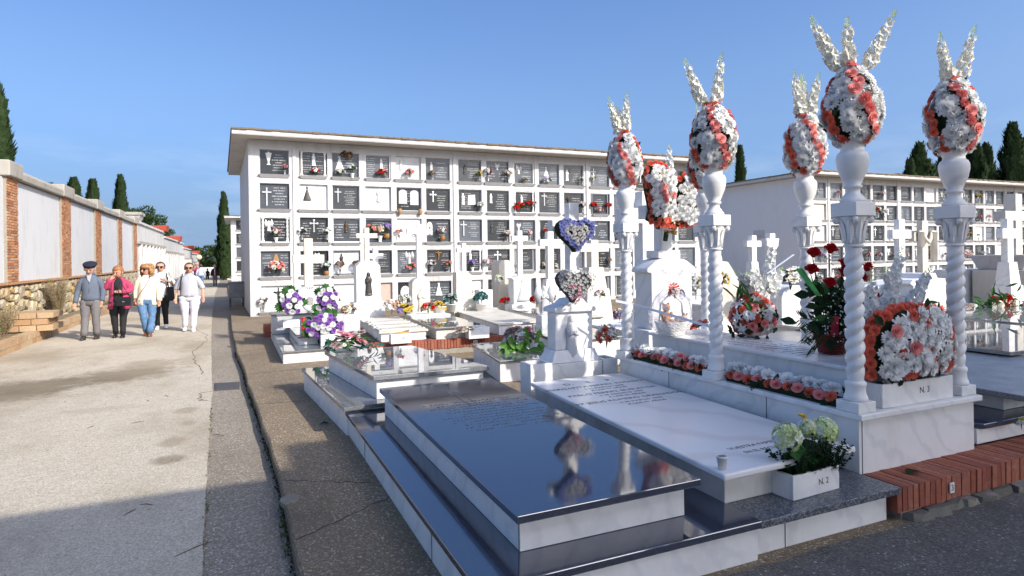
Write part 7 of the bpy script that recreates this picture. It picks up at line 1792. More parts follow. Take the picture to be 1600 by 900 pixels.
for px_, py_ in rose_px:
    v = onY(px_, py_, 3.42 if px_ < 1345 else 3.5) - (B0 + Vector((0, 0, .15))); n_ = Vector((v.x * .8, -.5, 1.0 + rr.uniform(-.2, .2))).normalized()
    M = Matrix.Translation(v) @ n_.to_track_quat('Z', 'Y').to_matrix().to_4x4() @ Matrix.Rotation(rr.uniform(0, 6), 4, 'Z') @ Matrix.Diagonal((.055, .055, .092, 1)); link("rose", fl('rose', 'dark_red', rr.randrange(3)), rs, M)
    st.tube([(v.x * .15, v.y * .15, -.1), (v.x * .6, v.y * .6, v.z * .5), v - n_ * .005], .004, 5)
st.build("stem", "leaf_dark", rs); rs_children = [c for c in rs.children if c.name.startswith("stem")]; stuff(rs_children[0])
pts = []
for i in range(230):
    v = Vector((rr.gauss(.04, .105), rr.gauss(.0, .07), rr.uniform(-.02, .38))); pts.append((v, Vector((v.x * 2 + rr.gauss(0, .4), v.y * 2 - .6, .6 + rr.gauss(0, .4)))))
leaves_on(rs, pts, rr, .12, .034, "leaf_dark", "foliage"); leaves_on(rs, pts[:40], rr, .10, .03, "leaf_green", "light_foliage")
b = MB()
for i in range(170):
    c_ = rr.choice([(1300, 510), (1320, 500), (1325, 480), (1300, 405), (1325, 455), (1308, 520), (1310, 470), (1332, 420)]); v = onY(c_[0] + rr.gauss(0, 9), c_[1] + rr.gauss(0, 11), 3.44) - (B0 + Vector((0, 0, .15))); v.y += rr.gauss(0, .03); b.ball(v, rr.uniform(.0045, .0075), 5)
stuff(b.build("babys_breath", "petal_white", rs))
# palm frond fanning to the left
b = MB(); o0 = Vector((-.05, -.03, .05)); rows = []
for j, (fx, fz) in enumerate(((-.42, .16), (-.36, .02), (-.30, -.08))):
    tip = Vector((fx, -.06, fz)); b.tube([o0, o0.lerp(tip, .5) + Vector((0, 0, .03)), tip], .003, 4)
    for i in range(26):
        f = .25 + .75 * i / 26; q = o0.lerp(tip, f); s_ = -1 if i % 2 else 1
        d = (Vector((fx, 0, fz)).normalized() * .9 + Vector((0, rr.uniform(-.3, .3), s_ * .75))).normalized(); petal(b, q, d, Vector((0, -1, 0)), .17 * (1.1 - .5 * f), .0055, .3)
for i in range(14):
    d = Vector((rr.uniform(-.35, .25), -.35, rr.uniform(-.9, .1))).normalized(); petal(b, o0 + Vector((rr.uniform(0, .06), -.08, .03)), d, Vector((0, -1, 0)), .20, .006, .2)
stuff(b.build("palm_frond", "leaf_dark", rs))
b = MB(); a_ = onY(1243, 425, 3.45) - (B0 + Vector((0, 0, .15))); b_ = onY(1275, 462, 3.42) - (B0 + Vector((0, 0, .15)))
for k in range(5): b.add([a_ + Vector((k * .012, 0, .02)), a_ + Vector((k * .012 + .014, -.01, .03)), b_ + Vector((k * .006 + .006, -.02, 0)), b_ + Vector((k * .006, 0, 0))], [(0, 1, 2, 3)])
b.build("green_ribbon", "ribbon_green", rs)
b = MB()
for k in range(7): b.add([Vector((-.10, -.09, .0 + k * .02)), Vector((-.13 - .02 * (k % 2), -.10, .03 + k * .022)), Vector((-.06, -.115, .04 + k * .02)), Vector((-.04, -.10, .0 + k * .02))], [(0, 1, 2, 3)])
b.build("pink_bow", "ribbon_red", rs)
# cellophane basket with teddy
B0 = onY(1046, 513, 5.15); B0.z = .8385; B0.y = 5.12; rr = random.Random(141)
bk = thing("wicker_basket", "white wicker basket wrapped in clear cellophane at the sarcophagus head", "basket", B0)
MB().lathe([(.11, .002), (.12, .01), (.155, .13), (.14, .13), (.11, .02)], 24).build("basket_wall", "wicker_white", bk, True)
b = MB(); n = 36
for r_ in range(9):
    z = .012 + .12 * r_ / 8; rad = .121 + .034 * r_ / 8
    b.tube([(math.cos(2 * math.pi * k / n) * (rad + (.006 if (k + r_) % 2 else -.001)), math.sin(2 * math.pi * k / n) * (rad + (.006 if (k + r_) % 2 else -.001)), z) for k in range(n + 1)], .0075, 5, cap=False)
stuff(b.build("weave", "wicker_white", bk)); MB().tube([(-.15, 0, .12), (-.13, 0, .32), (0, 0, .42), (.13, 0, .32), (.15, 0, .12)], .009, 7).build("handle", "wicker_white", bk, True)
wrp = MB(); wrp.lathe([(.13, .02), (.20, .12), (.205, .22), (.17, .36), (.09, .45), (.03, .485), (.05, .53), (.12, .63), (.13, .66)], 28, None, lambda r, z, t_: r * (1 + .10 * math.sin(5 * t_ + z * 12) + .07 * math.sin(9 * t_ + 1 + z * 20)))
wrp.f = wrp.f[:-2]
wrp.build("cellophane_wrap", "cellophane", bk, True)
b = MB()
for k in range(9): a = k * .7; b.add([Vector((0, -.03, .48)), Vector((math.cos(a) * .07, -.05, .48 + math.sin(a) * .05)), Vector((math.cos(a + .5) * .07, -.055, .48 + math.sin(a + .5) * .05))], [(0, 1, 2)])
b.build("bow", "ribbon_red", bk)
td = thing("teddy_bear", "small tan teddy bear inside the cellophane basket", "teddy bear", B0 + Vector((-.09, -.03, .13)))
b = MB(); b.ball((0, 0, .06), (.05, .045, .065), 10); b.ball((0, -.01, .15), (.042, .04, .04), 10); b.ball((0, -.045, .142), (.02, .018, .016), 8)
for s_ in (-1, 1): b.ball((s_ * .033, 0, .185), (.016, .01, .016), 8); b.ball((s_ * .055, -.02, .08), (.018, .022, .032), 8); b.ball((s_ * .035, -.05, .02), (.02, .032, .02), 8)
b.build("body", "teddy_tan", td, True)
e = MB()
for s_ in (-1, 1): e.ball((s_ * .016, -.047, .160), .005, 6)
e.build("eyes", "dark_lens", td)
sk_ = thing("teddy_bear", "brown teddy bear lying at the right inside the cellophane basket", "teddy bear", B0 + Vector((.07, -.04, .13))); b = MB(); b.ball((0, 0, .03), (.055, .045, .035), 10); b.ball((.05, -.02, .05), (.034, .03, .03), 10); b.ball((.07, -.03, .08), (.012, .008, .012), 6); b.ball((.035, -.03, .085), (.012, .008, .012), 6); b.build("body", "leather_tan", sk_, True)
pic = MB().lathe([(.055, 0), (.055, .006)], 20, Matrix.Rotation(R(80), 4, 'X') @ Matrix.Diagonal((.75, 1, 1, 1))).build("photo_disc", "petal_blue", None); pic.location = B0 + Vector((.135, .0, .40)); tag(pic, "small blue photo disc hung at the cellophane basket's shoulder", "photo")
bunch = bouquet("pink and white ribbon flowers on top of the cellophane basket", B0 + Vector((-.03, -.10, .36)), .20, ['coral', 'white'], rr, None, None, "leaf_green")
# white ribbon strung from column to column
pts = [onY(962, 470, 5.36), onY(990, 476, 5.30), onY(1040, 490, 4.9), onY(1108, 510, 4.2)]
b = MB()
for p, q in zip(pts, pts[1:]):
    b.add([p - Vector((0, 0, .012)), q - Vector((0, 0, .012)), q + Vector((0, 0, .012)), p + Vector((0, 0, .012)), p + Vector((.004, .003, -.012)), q + Vector((.004, .003, -.012)), q + Vector((.004, .003, .012)), p + Vector((.004, .003, .012))], [(0, 1, 2, 3), (7, 6, 5, 4), (3, 2, 6, 7), (0, 4, 5, 1)])
o = b.build("ribbon", "ribbon_white"); tag(o, "white ribbon strung between the far left and middle left columns", "ribbon")
p = onY(989, 548, 5.6); q = onY(989, 470, 5.6); o = MB().box(p.x - .012, p.x + .012, 5.59, 5.614, p.z, q.z).build("white_rod", "white_plastic"); tag(o, "thin white rod standing beside the far left column", "rod")
# spray of red roses at the right
rr = random.Random(151); v = onY(1552, 478, 6.9); t = thing("rose_spray", "wide spray of red roses and cream flowers on a white stand at the right", "spray", v)
MB().prism([(-.18, -.12), (.18, -.12), (.18, .12), (-.18, .12)], -.62, -.15).build("stand", "white_marble", t, bevel=.006)
for i in range(34):
    x, z = rr.gauss(0, .28), rr.gauss(0, .11); x = max(-.5, min(.5, x)); z = max(-.2, min(.22, z)); k = rr.random()
    put(t, 'carnation' if k < .5 else ('rose' if k < .7 else 'lily'), 'red' if k < .55 else ('cream' if k < .9 else 'white'), (x, -.15 - rr.uniform(0, .08), z), Vector((x, -1, z + .3)), rr.uniform(.065, .085), rr)
pts = [((rr.gauss(0, .28), -.08 - rr.uniform(0, .1), rr.gauss(0, .1)), Vector((rr.gauss(0, 1), -.8, rr.gauss(0, .7)))) for _ in range(150)]
leaves_on(t, pts, rr, .20, .028, "leaf_green"); leaves_on(t, [(p, Vector((n.x, -.3, -1))) for p, n in pts[:40]], rr, .22, .022, "leaf_dark", "hanging_leaves"); leaves_on(t, pts[:60], rr, .12, .012, "leaf_bright", "grass_sprays")
v = onY(1618, 482, 6.9); t2 = bouquet("second red rose spray cut by the right frame edge", v - Vector((0, 0, .25)), .7, ['red', 'cream'], rr, None, None, "leaf_green")
# ------------------------------------------------------------------ people
def skin_obj(name, verts, edges, rad, mat, parent, levels=2):
    me = bpy.data.meshes.new(name); me.from_pydata([tuple(v) for v in verts], edges, [])
    o = bpy.data.objects.new(name, me); COL.objects.link(o); s_ = o.modifiers.new("skin", 'SKIN'); s_.use_smooth_shade = True
    for i, r in enumerate(rad):
        d = me.skin_vertices[0].data[i]; d.radius = (r, r) if not hasattr(r, '__len__') else r; d.use_root = (i == 0)
    u = o.modifiers.new("sub", 'SUBSURF'); u.levels = levels; u.render_levels = levels
    bpy.context.view_layer.update()
    m2 = bpy.data.meshes.new_from_object(o.evaluated_get(bpy.context.evaluated_depsgraph_get())); m2.name = name
    bpy.data.objects.remove(o); bpy.data.meshes.remove(me)
    m2.materials.clear(); m2.materials.append(MAT[mat]); m2.shade_smooth()
    return link(name, m2, parent)
def loft(b, rings, n=20, a0=0.0, a1=2 * math.pi, cap=True, wob=0.0):
    """rings of (cx, cy, z, rx, ry); angle 0 = +x, -90 deg = front"""
    full = abs(a1 - a0 - 2 * math.pi) < 1e-6; k = n if full else n + 1; o = len(b.v)
    for j, (cx_, cy_, z, rx, ry) in enumerate(rings):
        for i in range(k):
            t = a0 + (a1 - a0) * i / n; w = 1 + wob * math.sin(7 * t + j * .9)
            b.v.append((cx_ + rx * w * math.cos(t), cy_ + ry * w * math.sin(t), z))
    for j in range(len(rings) - 1):
        for i in range(n): b.f.append((o + j * k + i, o + j * k + (i + 1) % k, o + (j + 1) * k + (i + 1) % k, o + (j + 1) * k + i))
    if cap and full: b.f.append(tuple(o + i for i in reversed(range(k)))); b.f.append(tuple(o + (len(rings) - 1) * k + i for i in range(k)))
    return b
def sleeve(b, pts, rad, n=10):
    P = [Vector(p) for p in pts]; out_p, out_r = [], []
    for i in range(len(P) - 1):
        for k in range(4):
            f = k / 4; out_p.append(P[i].lerp(P[i + 1], f)); out_r.append(rad[i] + (rad[i + 1] - rad[i]) * f)
    out_p.append(P[-1]); out_r.append(rad[-1])
    for _ in range(2):
        q = [v.copy() for v in out_p]
        for i in range(1, len(q) - 1): out_p[i] = (q[i - 1] + q[i] * 2 + q[i + 1]) / 4
    r2 = [r * (1 + .06 * math.sin(i * 2.3)) for i, r in enumerate(out_r)]
    b.tube(out_p, r2, n)
def person(label, loc, h, rz=0.0, arms=None, legs=None, head_yaw=0.0, head_pitch=0.0, girth=1.0, skinm="skin", hair=None, top=None, cardigan=None, trousers=None, shoes=("shoe_dark",), hat=None, glasses=False, group="visitors walking along the road", cuff=1.0, sleeves=None, hem=.50, neckl=True, extra=None):
    t = thing("person", label, "person", loc, rz, group)
    H_ = h; V = lambda x, y, z: Vector((x * H_, y * H_, z * H_))
    arms = arms or {}; legs = legs or {}
    L = {}
    for s_, nm in ((-1, 'l'), (1, 'r')):
        a = arms.get(nm, {}); sh = (s_ * .097 * (.6 + .4 * girth), 0, .785); el = a.get('el', (s_ * .132 * girth, .015, .625)); wr_ = a.get('wr', (s_ * .142 * girth, -.04, .485)); hd = a.get('hd', (wr_[0] + (wr_[0] - el[0]) * .25, wr_[1] + (wr_[1] - el[1]) * .25, wr_[2] + (wr_[2] - el[2]) * .32))
        g = legs.get(nm, {}); hip = (s_ * .052 * girth, 0, .50); kn = g.get('kn', (s_ * .058, -.012, .28)); an = g.get('an', (s_ * .058, .01, .045)); L[nm] = (sh, el, wr_, hd, hip, kn, an)
    # one continuous body: torso, neck and head, arms with fingers, legs
    verts, edges, rad = [], [], []
    def av(p, r, frm=None):
        verts.append(V(*p)); rad.append(r * H_)
        if frm is not None: edges.append((frm, len(verts) - 1))
        return len(verts) - 1
    pel = av((0, .0, .52), .06); sp_ = av((0, .005, .61), .055, pel); ch = av((0, .0, .71), .058, sp_); nb = av((0, .005, .80), .038, ch); nk = av((0, -.004, .855), .03, nb)
    hr = Euler((head_pitch, 0, head_yaw)).to_matrix(); hb = Vector((0, -.006, .845)); HS = 1.20
    hp = lambda x, y, z: tuple(hb + hr @ Vector((x, y, z)) * HS)
    h1_ = av(hp(0, -.014, .022), .041, nk); h2_ = av(hp(0, -.012, .055), .056, h1_); h3_ = av(hp(0, -.002, .088), .060, h2_); h4_ = av(hp(0, .004, .112), .040, h3_)
    for nm in ('l', 'r'):
        sh, el, wr_, hd, hip, kn, an = L[nm]
        a = av((sh[0] * .86, sh[1], sh[2] - .03), .024, ch); e = av(el, .0215, a); w_ = av(wr_, .0165, e); hv = Vector(hd) - Vector(wr_); hv = hv.normalized() if hv.length else Vector((0, 0, -1))
        s_ = -1 if nm == 'l' else 1; side = hv.cross(Vector((s_ * .3, 1, .15))).normalized(); palm = av(tuple(Vector(wr_) + hv * .028), (.0185), w_)
        for q, (off, ln) in enumerate(((-.0125, .036), (-.0042, .042), (.0042, .040), (.0120, .032))):
            k0 = Vector(wr_) + hv * .046 + side * off; curl = Vector((-s_ * .25, -.35, 0)) * ln
            f1 = av(tuple(k0), .0052, palm); f2 = av(tuple(k0 + hv * ln * .55 + curl * .25), .0047, f1); av(tuple(k0 + hv * ln * .9 + curl * .7), .004, f2)
        th = Vector(wr_) + hv * .022 + side * -.022; f1 = av(tuple(th), .0065, palm); av(tuple(th + hv * .026 - side * .006), .005, f1)
        hi = av(hip, .042, pel); k_ = av(kn, .03, hi); n_ = av(an, .022, k_); av((an[0], an[1] - .06, .022), .018, n_)
    body = skin_obj("body", verts, edges, rad, skinm, t)
    # nose, ears, eyes, mouth
    HM = Matrix.Translation(V(*hb)) @ hr.to_4x4() @ Matrix.Diagonal((H_ * HS, H_ * HS, H_ * HS, 1))
    fc = MB(); fc.ball((0, -.068, .047), (.0075, .014, .013), 8, HM); fc.ball((0, -.058, .052), (.006, .012, .02), 8, HM)
    for s_ in (-1, 1): fc.ball((s_ * .051, .0, .052), (.007, .012, .018), 8, HM)
    fc.build("nose_and_ears", skinm, t, True)
    mo = MB().ball((0, -.0555, .020), (.014, .006, .0035), 8, HM); mo.build("mouth", "leather_brown", t, True)
    if glasses:
        gl = MB()
        for s_ in (-1, 1): gl.ball((s_ * .021, -.059, .064), (.0185, .008, .0125), 10, HM); gl.tube([(s_ * .038, -.05, .066), (s_ * .052, .0, .064)], .0025, 5, HM)
        gl.box(-.008, .008, -.066, -.060, .064, .069, HM); gl.build("sunglasses", "dark_lens", t, True)
    else:
        for s_ in (-1, 1): MB().ball((s_ * .019, -.055, .064), (.0065, .004, .004), 8, HM).build("eye", "dark_lens", t, True)
        eb = MB()
        for s_ in (-1, 1): eb.ball((s_ * .020, -.056, .075), (.012, .004, .0028), 8, HM)
        eb.build("eyebrows", hair[0] if hair else "hair_grey", t, True)
    if hair:
        hm, style = hair; b = MB()
        def cap_(r, hl, back):
            c_ = MB().ball((0, .010, .074), r, 20); q_ = []
            for x, y, z in c_.v:
                if y < -.012 and z < hl: y = -.012 - (y + .012) * .0; x *= .97
                if z < back: z = back
                q_.append((x, y, z))
            b.add(q_, c_.f)
        if style == 'short': cap_((.0575, .064, .060), .090, .022)
        elif style == 'bun': cap_((.0555, .062, .057), .098, .03); b.ball((0, .068, .085), (.026, .024, .026), 10)
        elif style == 'bob':
            loft(b, [(0, .014, -.012, .070, .052), (0, .014, .03, .076, .060), (0, .01, .07, .074, .066), (0, .008, .10, .060, .062), (0, .008, .125, .034, .036), (0, .008, .132, .008, .008)], 22, R(-38), R(218), cap=False, wob=.07)
            loft(b, [(0, -.004, .082, .060, .062), (0, .0, .105, .054, .058), (0, .004, .125, .034, .036), (0, .004, .132, .008, .008)], 20, wob=.05)
            rr_ = random.Random(5)
            for k in range(60):
                a = R(rr_.uniform(-35, 215)); z = rr_.uniform(-.015, .12); r_ = .072 * (1 if z < .07 else math.cos((z - .07) / .06)); b.ball((r_ * math.cos(a), .01 + r_ * .85 * math.sin(a), z), rr_.uniform(.009, .016), 6)
        b.v = [tuple(HM @ Vector(p)) for p in b.v]
        o = b.build("hair", hm, t, True); s2 = o.modifiers.new("solid", 'SOLIDIFY'); s2.thickness = .006 * H_
    if hat:
        b = MB(); loft(b, [(0, .002, .083, .057, .063), (0, .002, .096, .059, .065)], 20); b.ball((.004, .0, .110), (.068, .072, .027), 18); b.v = [tuple(HM @ Vector(p)) for p in b.v]; b.build("beret", hat, t, True)
    g = girth
    # trousers
    b = MB(); loft(b, [(0, .006, .44, .098 * g, .068 * g), (0, .008, .50, .096 * g, .072 * g), (0, .004, .56, .088 * g, .064 * g), (0, .002, .60, .082 * g, .06 * g)], 20)
    for nm in ('l', 'r'):
        sh, el, wr_, hd, hip, kn, an = L[nm]; hx = (hip[0] * 1.0, .003, .50)
        sleeve(b, [V(*hx) / H_, V(*(hip[0] * 1.02, (kn[1]) * .5, .40)) / H_, V(*kn) / H_, V(*(an[0], an[1], an[2] + .005)) / H_], [.062 * g, .056 * g, .042 * (.5 + .5 * g), .036 * cuff], 12)
    b.v = [(x * H_, y * H_, z * H_) for x, y, z in b.v]
    if trousers: b.build("trousers", trousers, t, True)
    # shoes
    for nm in ('l', 'r'):
        an = L[nm][6]; b = MB(); s_ = -1 if nm == 'l' else 1
        loft(b, [(an[0] + s_ * .004, an[1] - .032, an[2] - .045, .027, .072), (an[0] + s_ * .004, an[1] - .032, an[2] - .032, .029, .075), (an[0] + s_ * .003, an[1] - .024, an[2] - .016, .026, .062), (an[0], an[1] - .004, an[2] + .006, .023, .033), (an[0], an[1], an[2] + .02, .021, .024)], 14)
        b.v = [(x * H_, y * H_, z * H_) for x, y, z in b.v]; b.build("shoe", shoes[0], t, True)
    # upper garment
    if top:
        tm, slm = top, sleeves or 'long'; b = MB(); hz = hem
        rings = [(0, .004, hz, .100 * g, .074 * g), (0, .003, hz + .04, .098 * g, .075 * g), (0, .002, .62, .090 * g, .070 * g), (0, .0, .70, .098 * (.5 + .5 * g), .074 * (.4 + .6 * g)), (0, .002, .75, .106 * (.6 + .4 * g), .066), (0, .004, .785, .094 * (.6 + .4 * g), .056), (0, .004, .812, .066, .046), (0, .003, .832, .046, .04), (0, .002, .85, .037, .036)]
        loft(b, rings, 22)
        if slm != 'none':
            for nm in ('l', 'r'):
                sh, el, wr_, hd, *_r = L[nm]; P_ = [Vector(sh) * 1, Vector(el), Vector(wr_)]
                if slm == 'short': P_ = [P_[0], P_[0].lerp(P_[1], .95), P_[1].lerp(P_[2], .12)]
                sleeve(b, [Vector((P_[0].x * .72, P_[0].y, P_[0].z - .004)), Vector((P_[0].x * 1.02, P_[0].y, P_[0].z - .045)), P_[1], P_[2]], [.034, .041 * (.6 + .4 * g), .035 * (.5 + .5 * g), .027 if slm == 'long' else .036], 12)
        b.v = [(x * H_, y * H_, z * H_) for x, y, z in b.v]; b.build("jacket" if not cardigan else "top", tm, t, True)
    if cardigan:
        cm, hz, gap0, gap1 = cardigan; b = MB()
        rings = [(0, .008, hz, .128 * g, .092 * g), (0, .008, hz + .06, .118 * g, .086 * g), (0, .006, .56, .108 * g, .080 * g), (0, .004, .64, .102 * g, .078 * g), (0, .002, .71, .108 * (.5 + .5 * g), .080), (0, .003, .755, .110 * (.6 + .4 * g), .073), (0, .005, .79, .096 * (.6 + .4 * g), .062), (0, .006, .818, .066, .052), (0, .006, .845, .047, .046)]
        loft(b, rings, 26, R(-90 + gap1), R(270 - gap0), cap=False, wob=.03)
        for nm in ('l', 'r'):
            sh, el, wr_, hd, *_r = L[nm]; sleeve(b, [Vector((sh[0] * .72, sh[1], sh[2] - .002)), Vector((sh[0] * 1.04, sh[1], sh[2] - .045)), Vector(el), Vector(wr_)], [.037, .044 * (.6 + .4 * g), .038 * g, .031], 12)
        b.v = [(x * H_, y * H_, z * H_) for x, y, z in b.v]; o = b.build("cardigan", cm, t, True); s2 = o.modifiers.new("solid", 'SOLIDIFY'); s2.thickness = .008
    if extra: extra(t, H_, L)
    return t
def strap(t, H_, pts, w, mat, name="strap"):
    b = MB(); pts = [Vector(p) * H_ for p in pts]; b.tube(pts, w * H_, 6); b.build(name, mat, t, True)
gp_ = lambda px, py: gz(px, py, road_z(17) + .006)
def zip_front(t, H_, L):
    b = MB()
    for a_, c_ in (((0, -.0745, .505), (0, -.0735, .70)), ((0, -.0735, .70), (-.012, -.058, .80)),): b.tube([Vector(a_) * H_, Vector(c_) * H_], .0035 * H_, 5)
    b.build("zip", "cloth_navy", t); MB().extrude_xz([(-.03 * H_, .845 * H_), (.0, .70 * H_), (.03 * H_, .845 * H_)], -.066 * H_, -.04 * H_).build("shirt_front", "cloth_heather", t)
    b = MB(); loft(b, [(0, .004, .832, .052, .046), (0, .006, .87, .048, .046)], 18, R(-55), R(235), cap=False); b.v = [(x * H_, y * H_, z * H_) for x, y, z in b.v]; o = b.build("collar", "cloth_slate", t, True); s2 = o.modifiers.new("s", 'SOLIDIFY'); s2.thickness = .012
    b = MB(); loft(b, [(0, .004, .495, .101, .075), (0, .004, .515, .101, .076)], 22); b.v = [(x * H_, y * H_, z * H_) for x, y, z in b.v]; b.build("waistband", "cloth_slate", t, True)
person("elderly man in slate zip jacket, grey trousers and dark beret walking with bowed head", gp_(143, 530), 1.76, -.12, arms={'l': {'el': (-.150, .01, .625), 'wr': (-.165, -.03, .475)}, 'r': {'el': (.14, .02, .63), 'wr': (.128, -.02, .49)}}, legs={'l': {'kn': (-.062, -.02, .28), 'an': (-.068, -.045, .045)}, 'r': {'kn': (.055, -.015, .285), 'an': (.055, .03, .05)}}, head_pitch=.35, head_yaw=.1, hair=("hair_grey", 'short'), hat="cloth_navy", top="cloth_slate", trousers="cloth_grey", shoes=("shoe_dark",), cuff=1.15, extra=zip_front, girth=1.12)
person("woman with copper hair in long raspberry cardigan over black, hand raised to her glasses", gp_(187, 527), 1.66, -.08, arms={'l': {'el': (-.165, -.05, .68), 'wr': (-.075, -.10, .815), 'hd': (-.05, -.105, .85)}, 'r': {'el': (.165, -.01, .66), 'wr': (.06, -.12, .635), 'hd': (.02, -.13, .64)}}, legs={'l': {'kn': (-.055, -.03, .285), 'an': (-.045, .0, .05)}, 'r': {'kn': (.05, -.02, .28), 'an': (.05, -.045, .045)}}, head_pitch=.3, head_yaw=-.25, hair=("hair_copper", 'short'), top="cloth_black", sleeves='none', cardigan=("cloth_pink", .40, 26, 30), trousers="cloth_black", shoes=("leather_black",), cuff=.9, girth=1.15)
def w3x(t, H_, L): strap(t, H_, [(.055, -.05, .83), (.0, -.088, .70), (-.07, -.088, .60), (-.125, -.06, .49)], .006, "leather_tan")
person("woman with wavy blond hair in cream cardigan and blue jeans looking aside", gp_(231, 525), 1.70, -.05, arms={'l': {'el': (-.14, .03, .64), 'wr': (-.135, .0, .52)}, 'r': {'el': (.15, -.0, .63), 'wr': (.155, -.05, .485)}}, legs={'l': {'kn': (-.045, -.045, .29), 'an': (-.02, .04, .06)}, 'r': {'kn': (.06, -.02, .28), 'an': (.035, -.06, .045)}}, head_yaw=-.55, head_pitch=.05, hair=("hair_blond", 'bob'), glasses=True, top="cloth_white", sleeves='none', cardigan=("cloth_cream", .43, 18, 30), trousers="cloth_denim", shoes=("leather_brown",), cuff=1.15, girth=1.08, extra=w3x)
def w4x(t, H_, L):
    b = MB(); rr_ = random.Random(4)
    for k in range(10): x, z = rr_.uniform(-.05, .03), rr_.uniform(.62, .72); b.ball((x * H_, -.072 * H_, z * H_), (.012 * H_, .004 * H_, .010 * H_), 6)
    stuff(b.build("shirt_print", "print_purple", t)); strap(t, H_, [(.085, -.045, .825), (.10, -.085, .74), (.115, -.08, .62)], .008, "cloth_black")
person("woman with dark hair and sunglasses in white printed T-shirt and black leggings", gp_(252, 514), 1.74, -.05, arms={'l': {'el': (-.14, .0, .65), 'wr': (-.10, -.07, .56)}, 'r': {'el': (.17, -.02, .68), 'wr': (.085, -.11, .72), 'hd': (.06, -.115, .73)}}, legs={'l': {'kn': (-.05, -.03, .28), 'an': (-.04, -.05, .045)}, 'r': {'kn': (.055, -.01, .29), 'an': (.06, .04, .06)}}, hair=("hair_brown", 'bun'), glasses=True, top="cloth_white", sleeves='short', trousers="cloth_black", shoes=("cloth_white",), cuff=.85, extra=w4x, hem=.47, girth=1.05)
def w5x(t, H_, L):
    MB().tube([Vector((0, -.092, .50)) * H_, Vector((0, -.09, .70)) * H_, Vector((0, -.06, .82)) * H_], .003 * H_, 5).build("zip", "cloth_white", t)
    b = MB(); loft(b, [(0, .01, .825, .062, .055), (0, .02, .86, .058, .052), (0, .03, .875, .05, .046)], 18, R(-40), R(220), cap=False); b.v = [(x * H_, y * H_, z * H_) for x, y, z in b.v]; o = b.build("hood", "cloth_heather", t, True); s2 = o.modifiers.new("s", 'SOLIDIFY'); s2.thickness = .02
    strap(t, H_, [(-.085, -.03, .83), (-.10, -.088, .74), (-.125, -.085, .60)], .009, "cloth_black")
    b = MB(); loft(b, [(0, .004, .495, .122, .09), (0, .004, .52, .124, .092)], 22); b.v = [(x * H_, y * H_, z * H_) for x, y, z in b.v]; b.build("waistband", "cloth_heather", t, True)
person("woman in sunglasses wearing grey zip hoodie and pale lilac sweatpants", gp_(297, 517), 1.71, -.02, arms={'l': {'el': (-.168, .01, .63), 'wr': (-.172, -.05, .485)}, 'r': {'el': (.168, .015, .63), 'wr': (.182, -.03, .49)}}, legs={'l': {'kn': (-.06, -.02, .28), 'an': (-.065, .02, .055)}, 'r': {'kn': (.06, -.03, .28), 'an': (.045, -.05, .045)}}, hair=("hair_brown", 'bun'), glasses=True, top="cloth_heather", sleeves='short', trousers="cloth_pale_lilac", shoes=("cloth_white",), cuff=1.05, girth=1.28, extra=w5x)
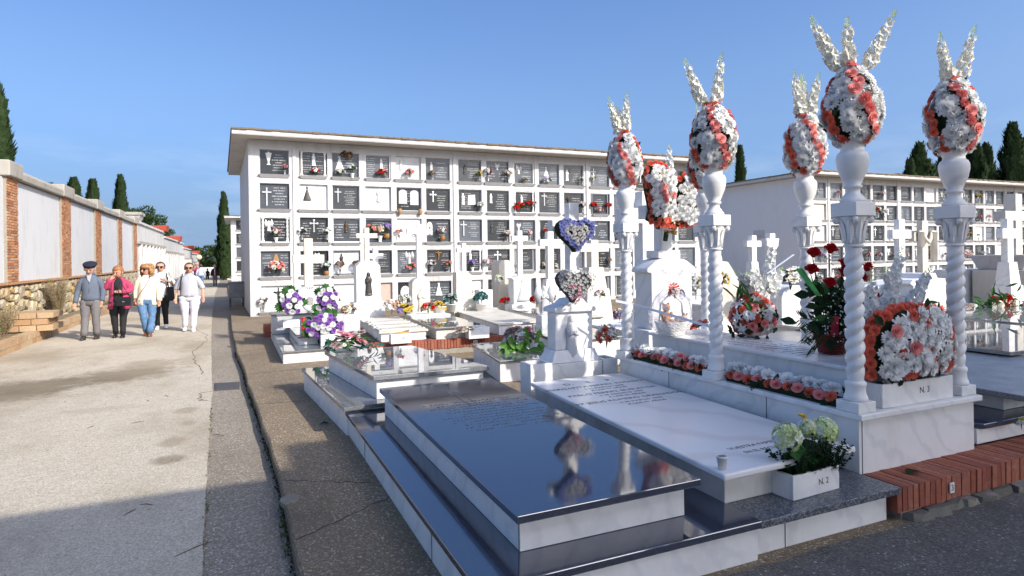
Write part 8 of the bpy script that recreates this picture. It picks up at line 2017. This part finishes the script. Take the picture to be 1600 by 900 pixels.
# bags: held, so things of their own
def bag(label, p, w, d, h, mat, rz=0, flap=True, strapm=None, top=(0, 0, .5), soft=False):
    t = thing("shoulder_bag", label, "bag", p, rz); MB().prism([(-w, -d), (w, -d), (w, d), (-w, d)], 0, h, [(-w * (.8 if soft else .95), -d * .7), (w * (.8 if soft else .95), -d * .7), (w * (.8 if soft else .95), d * .7), (-w * (.8 if soft else .95), d * .7)]).build("bag_body", mat, t, bevel=.02, seg=3)
    if flap: MB().prism([(-w * .98, -d * 1.06), (w * .98, -d * 1.06), (w * .98, -d * .98), (-w * .98, -d * .98)], h * .42, h * .98, [(-w * .95, -d * .86), (w * .95, -d * .86), (w * .95, d * .2), (-w * .95, d * .2)]).build("flap", mat, t, bevel=.006); MB().box(-.02, .02, -d * 1.16, -d * 1.06, h * .44, h * .56).build("clasp", "steel", t)
    MB().tube([(-w * .8, 0, h * .95), (-w * .4 + top[0] * .5, top[1] * .5, h + top[2] * .5), (top[0], top[1], h + top[2]), (w * .4 + top[0] * .5, top[1] * .5, h + top[2] * .5), (w * .8, 0, h * .95)], .009, 6).build("strap", strapm or mat, t, True); return t
def near(px, py, d): return EYE + ray(px, py) * d
D1 = gp_(187, 527).dot(fwd)
p = near(194, 478, D1 - .30); bag("black quilted shoulder bag carried by the woman in the raspberry cardigan", p, .15, .05, .20, "leather_black", -.1, True, "leather_black", (-.10, .1, .36))
p = near(214, 478, gp_(231, 525).dot(fwd) - .02); bag("tan shoulder bag behind the arm of the woman in cream", p, .07, .06, .22, "leather_tan", .4, False, None, (.08, -.02, .35), True)
p = near(266, 470, gp_(252, 514).dot(fwd) - .05); bag("slouchy black shoulder bag of the woman in the printed T-shirt", p, .10, .08, .36, "cloth_black", .2, False, None, (-.03, -.06, .38), True)
p = near(279, 474, gp_(297, 517).dot(fwd) - .05); bag("small black bag hanging at the side of the woman in the grey hoodie", p, .05, .06, .20, "cloth_black", .2, False, None, (.05, -.02, .52), True)
# people far down the road
def far_at(px, py, z): return gz(px, py, z)
def person_at(label, px, ytop, ybot, h, **k):
    D = 980 * h / (ybot - ytop); p = near(px, ybot, D); return person(label, p, h, group="visitors far down the road", **k)
person_at("man in dark maroon vest over white shirt walking far down the road", 336, 413.5, 447, 1.72, hair=("hair_grey", 'short'), top="cloth_white", cardigan=("cloth_maroon", .50, 8, 8), trousers="cloth_grey", girth=1.1, legs={'l': {'kn': (-.05, -.03, .28), 'an': (-.04, -.05, .045)}, 'r': {'kn': (.05, 0, .28), 'an': (.05, .04, .055)}})
person_at("man in pale blue shirt and jeans seen from behind far down the road", 314, 412.5, 449, 1.76, rz=math.pi, hair=("hair_brown", 'short'), top="cloth_pale_blue", trousers="cloth_denim", girth=1.2)
person_at("small dark clad figure beside the maroon vest man far down the road", 324.5, 419.5, 440.5, 1.66, hair=("hair_brown", 'short'), top="cloth_black", trousers="cloth_black")
person_at("figure in pinkish top half hidden behind the man in pale blue", 308, 412, 446, 1.66, hair=("hair_copper", 'short'), top="cloth_pink", trousers="cloth_grey")
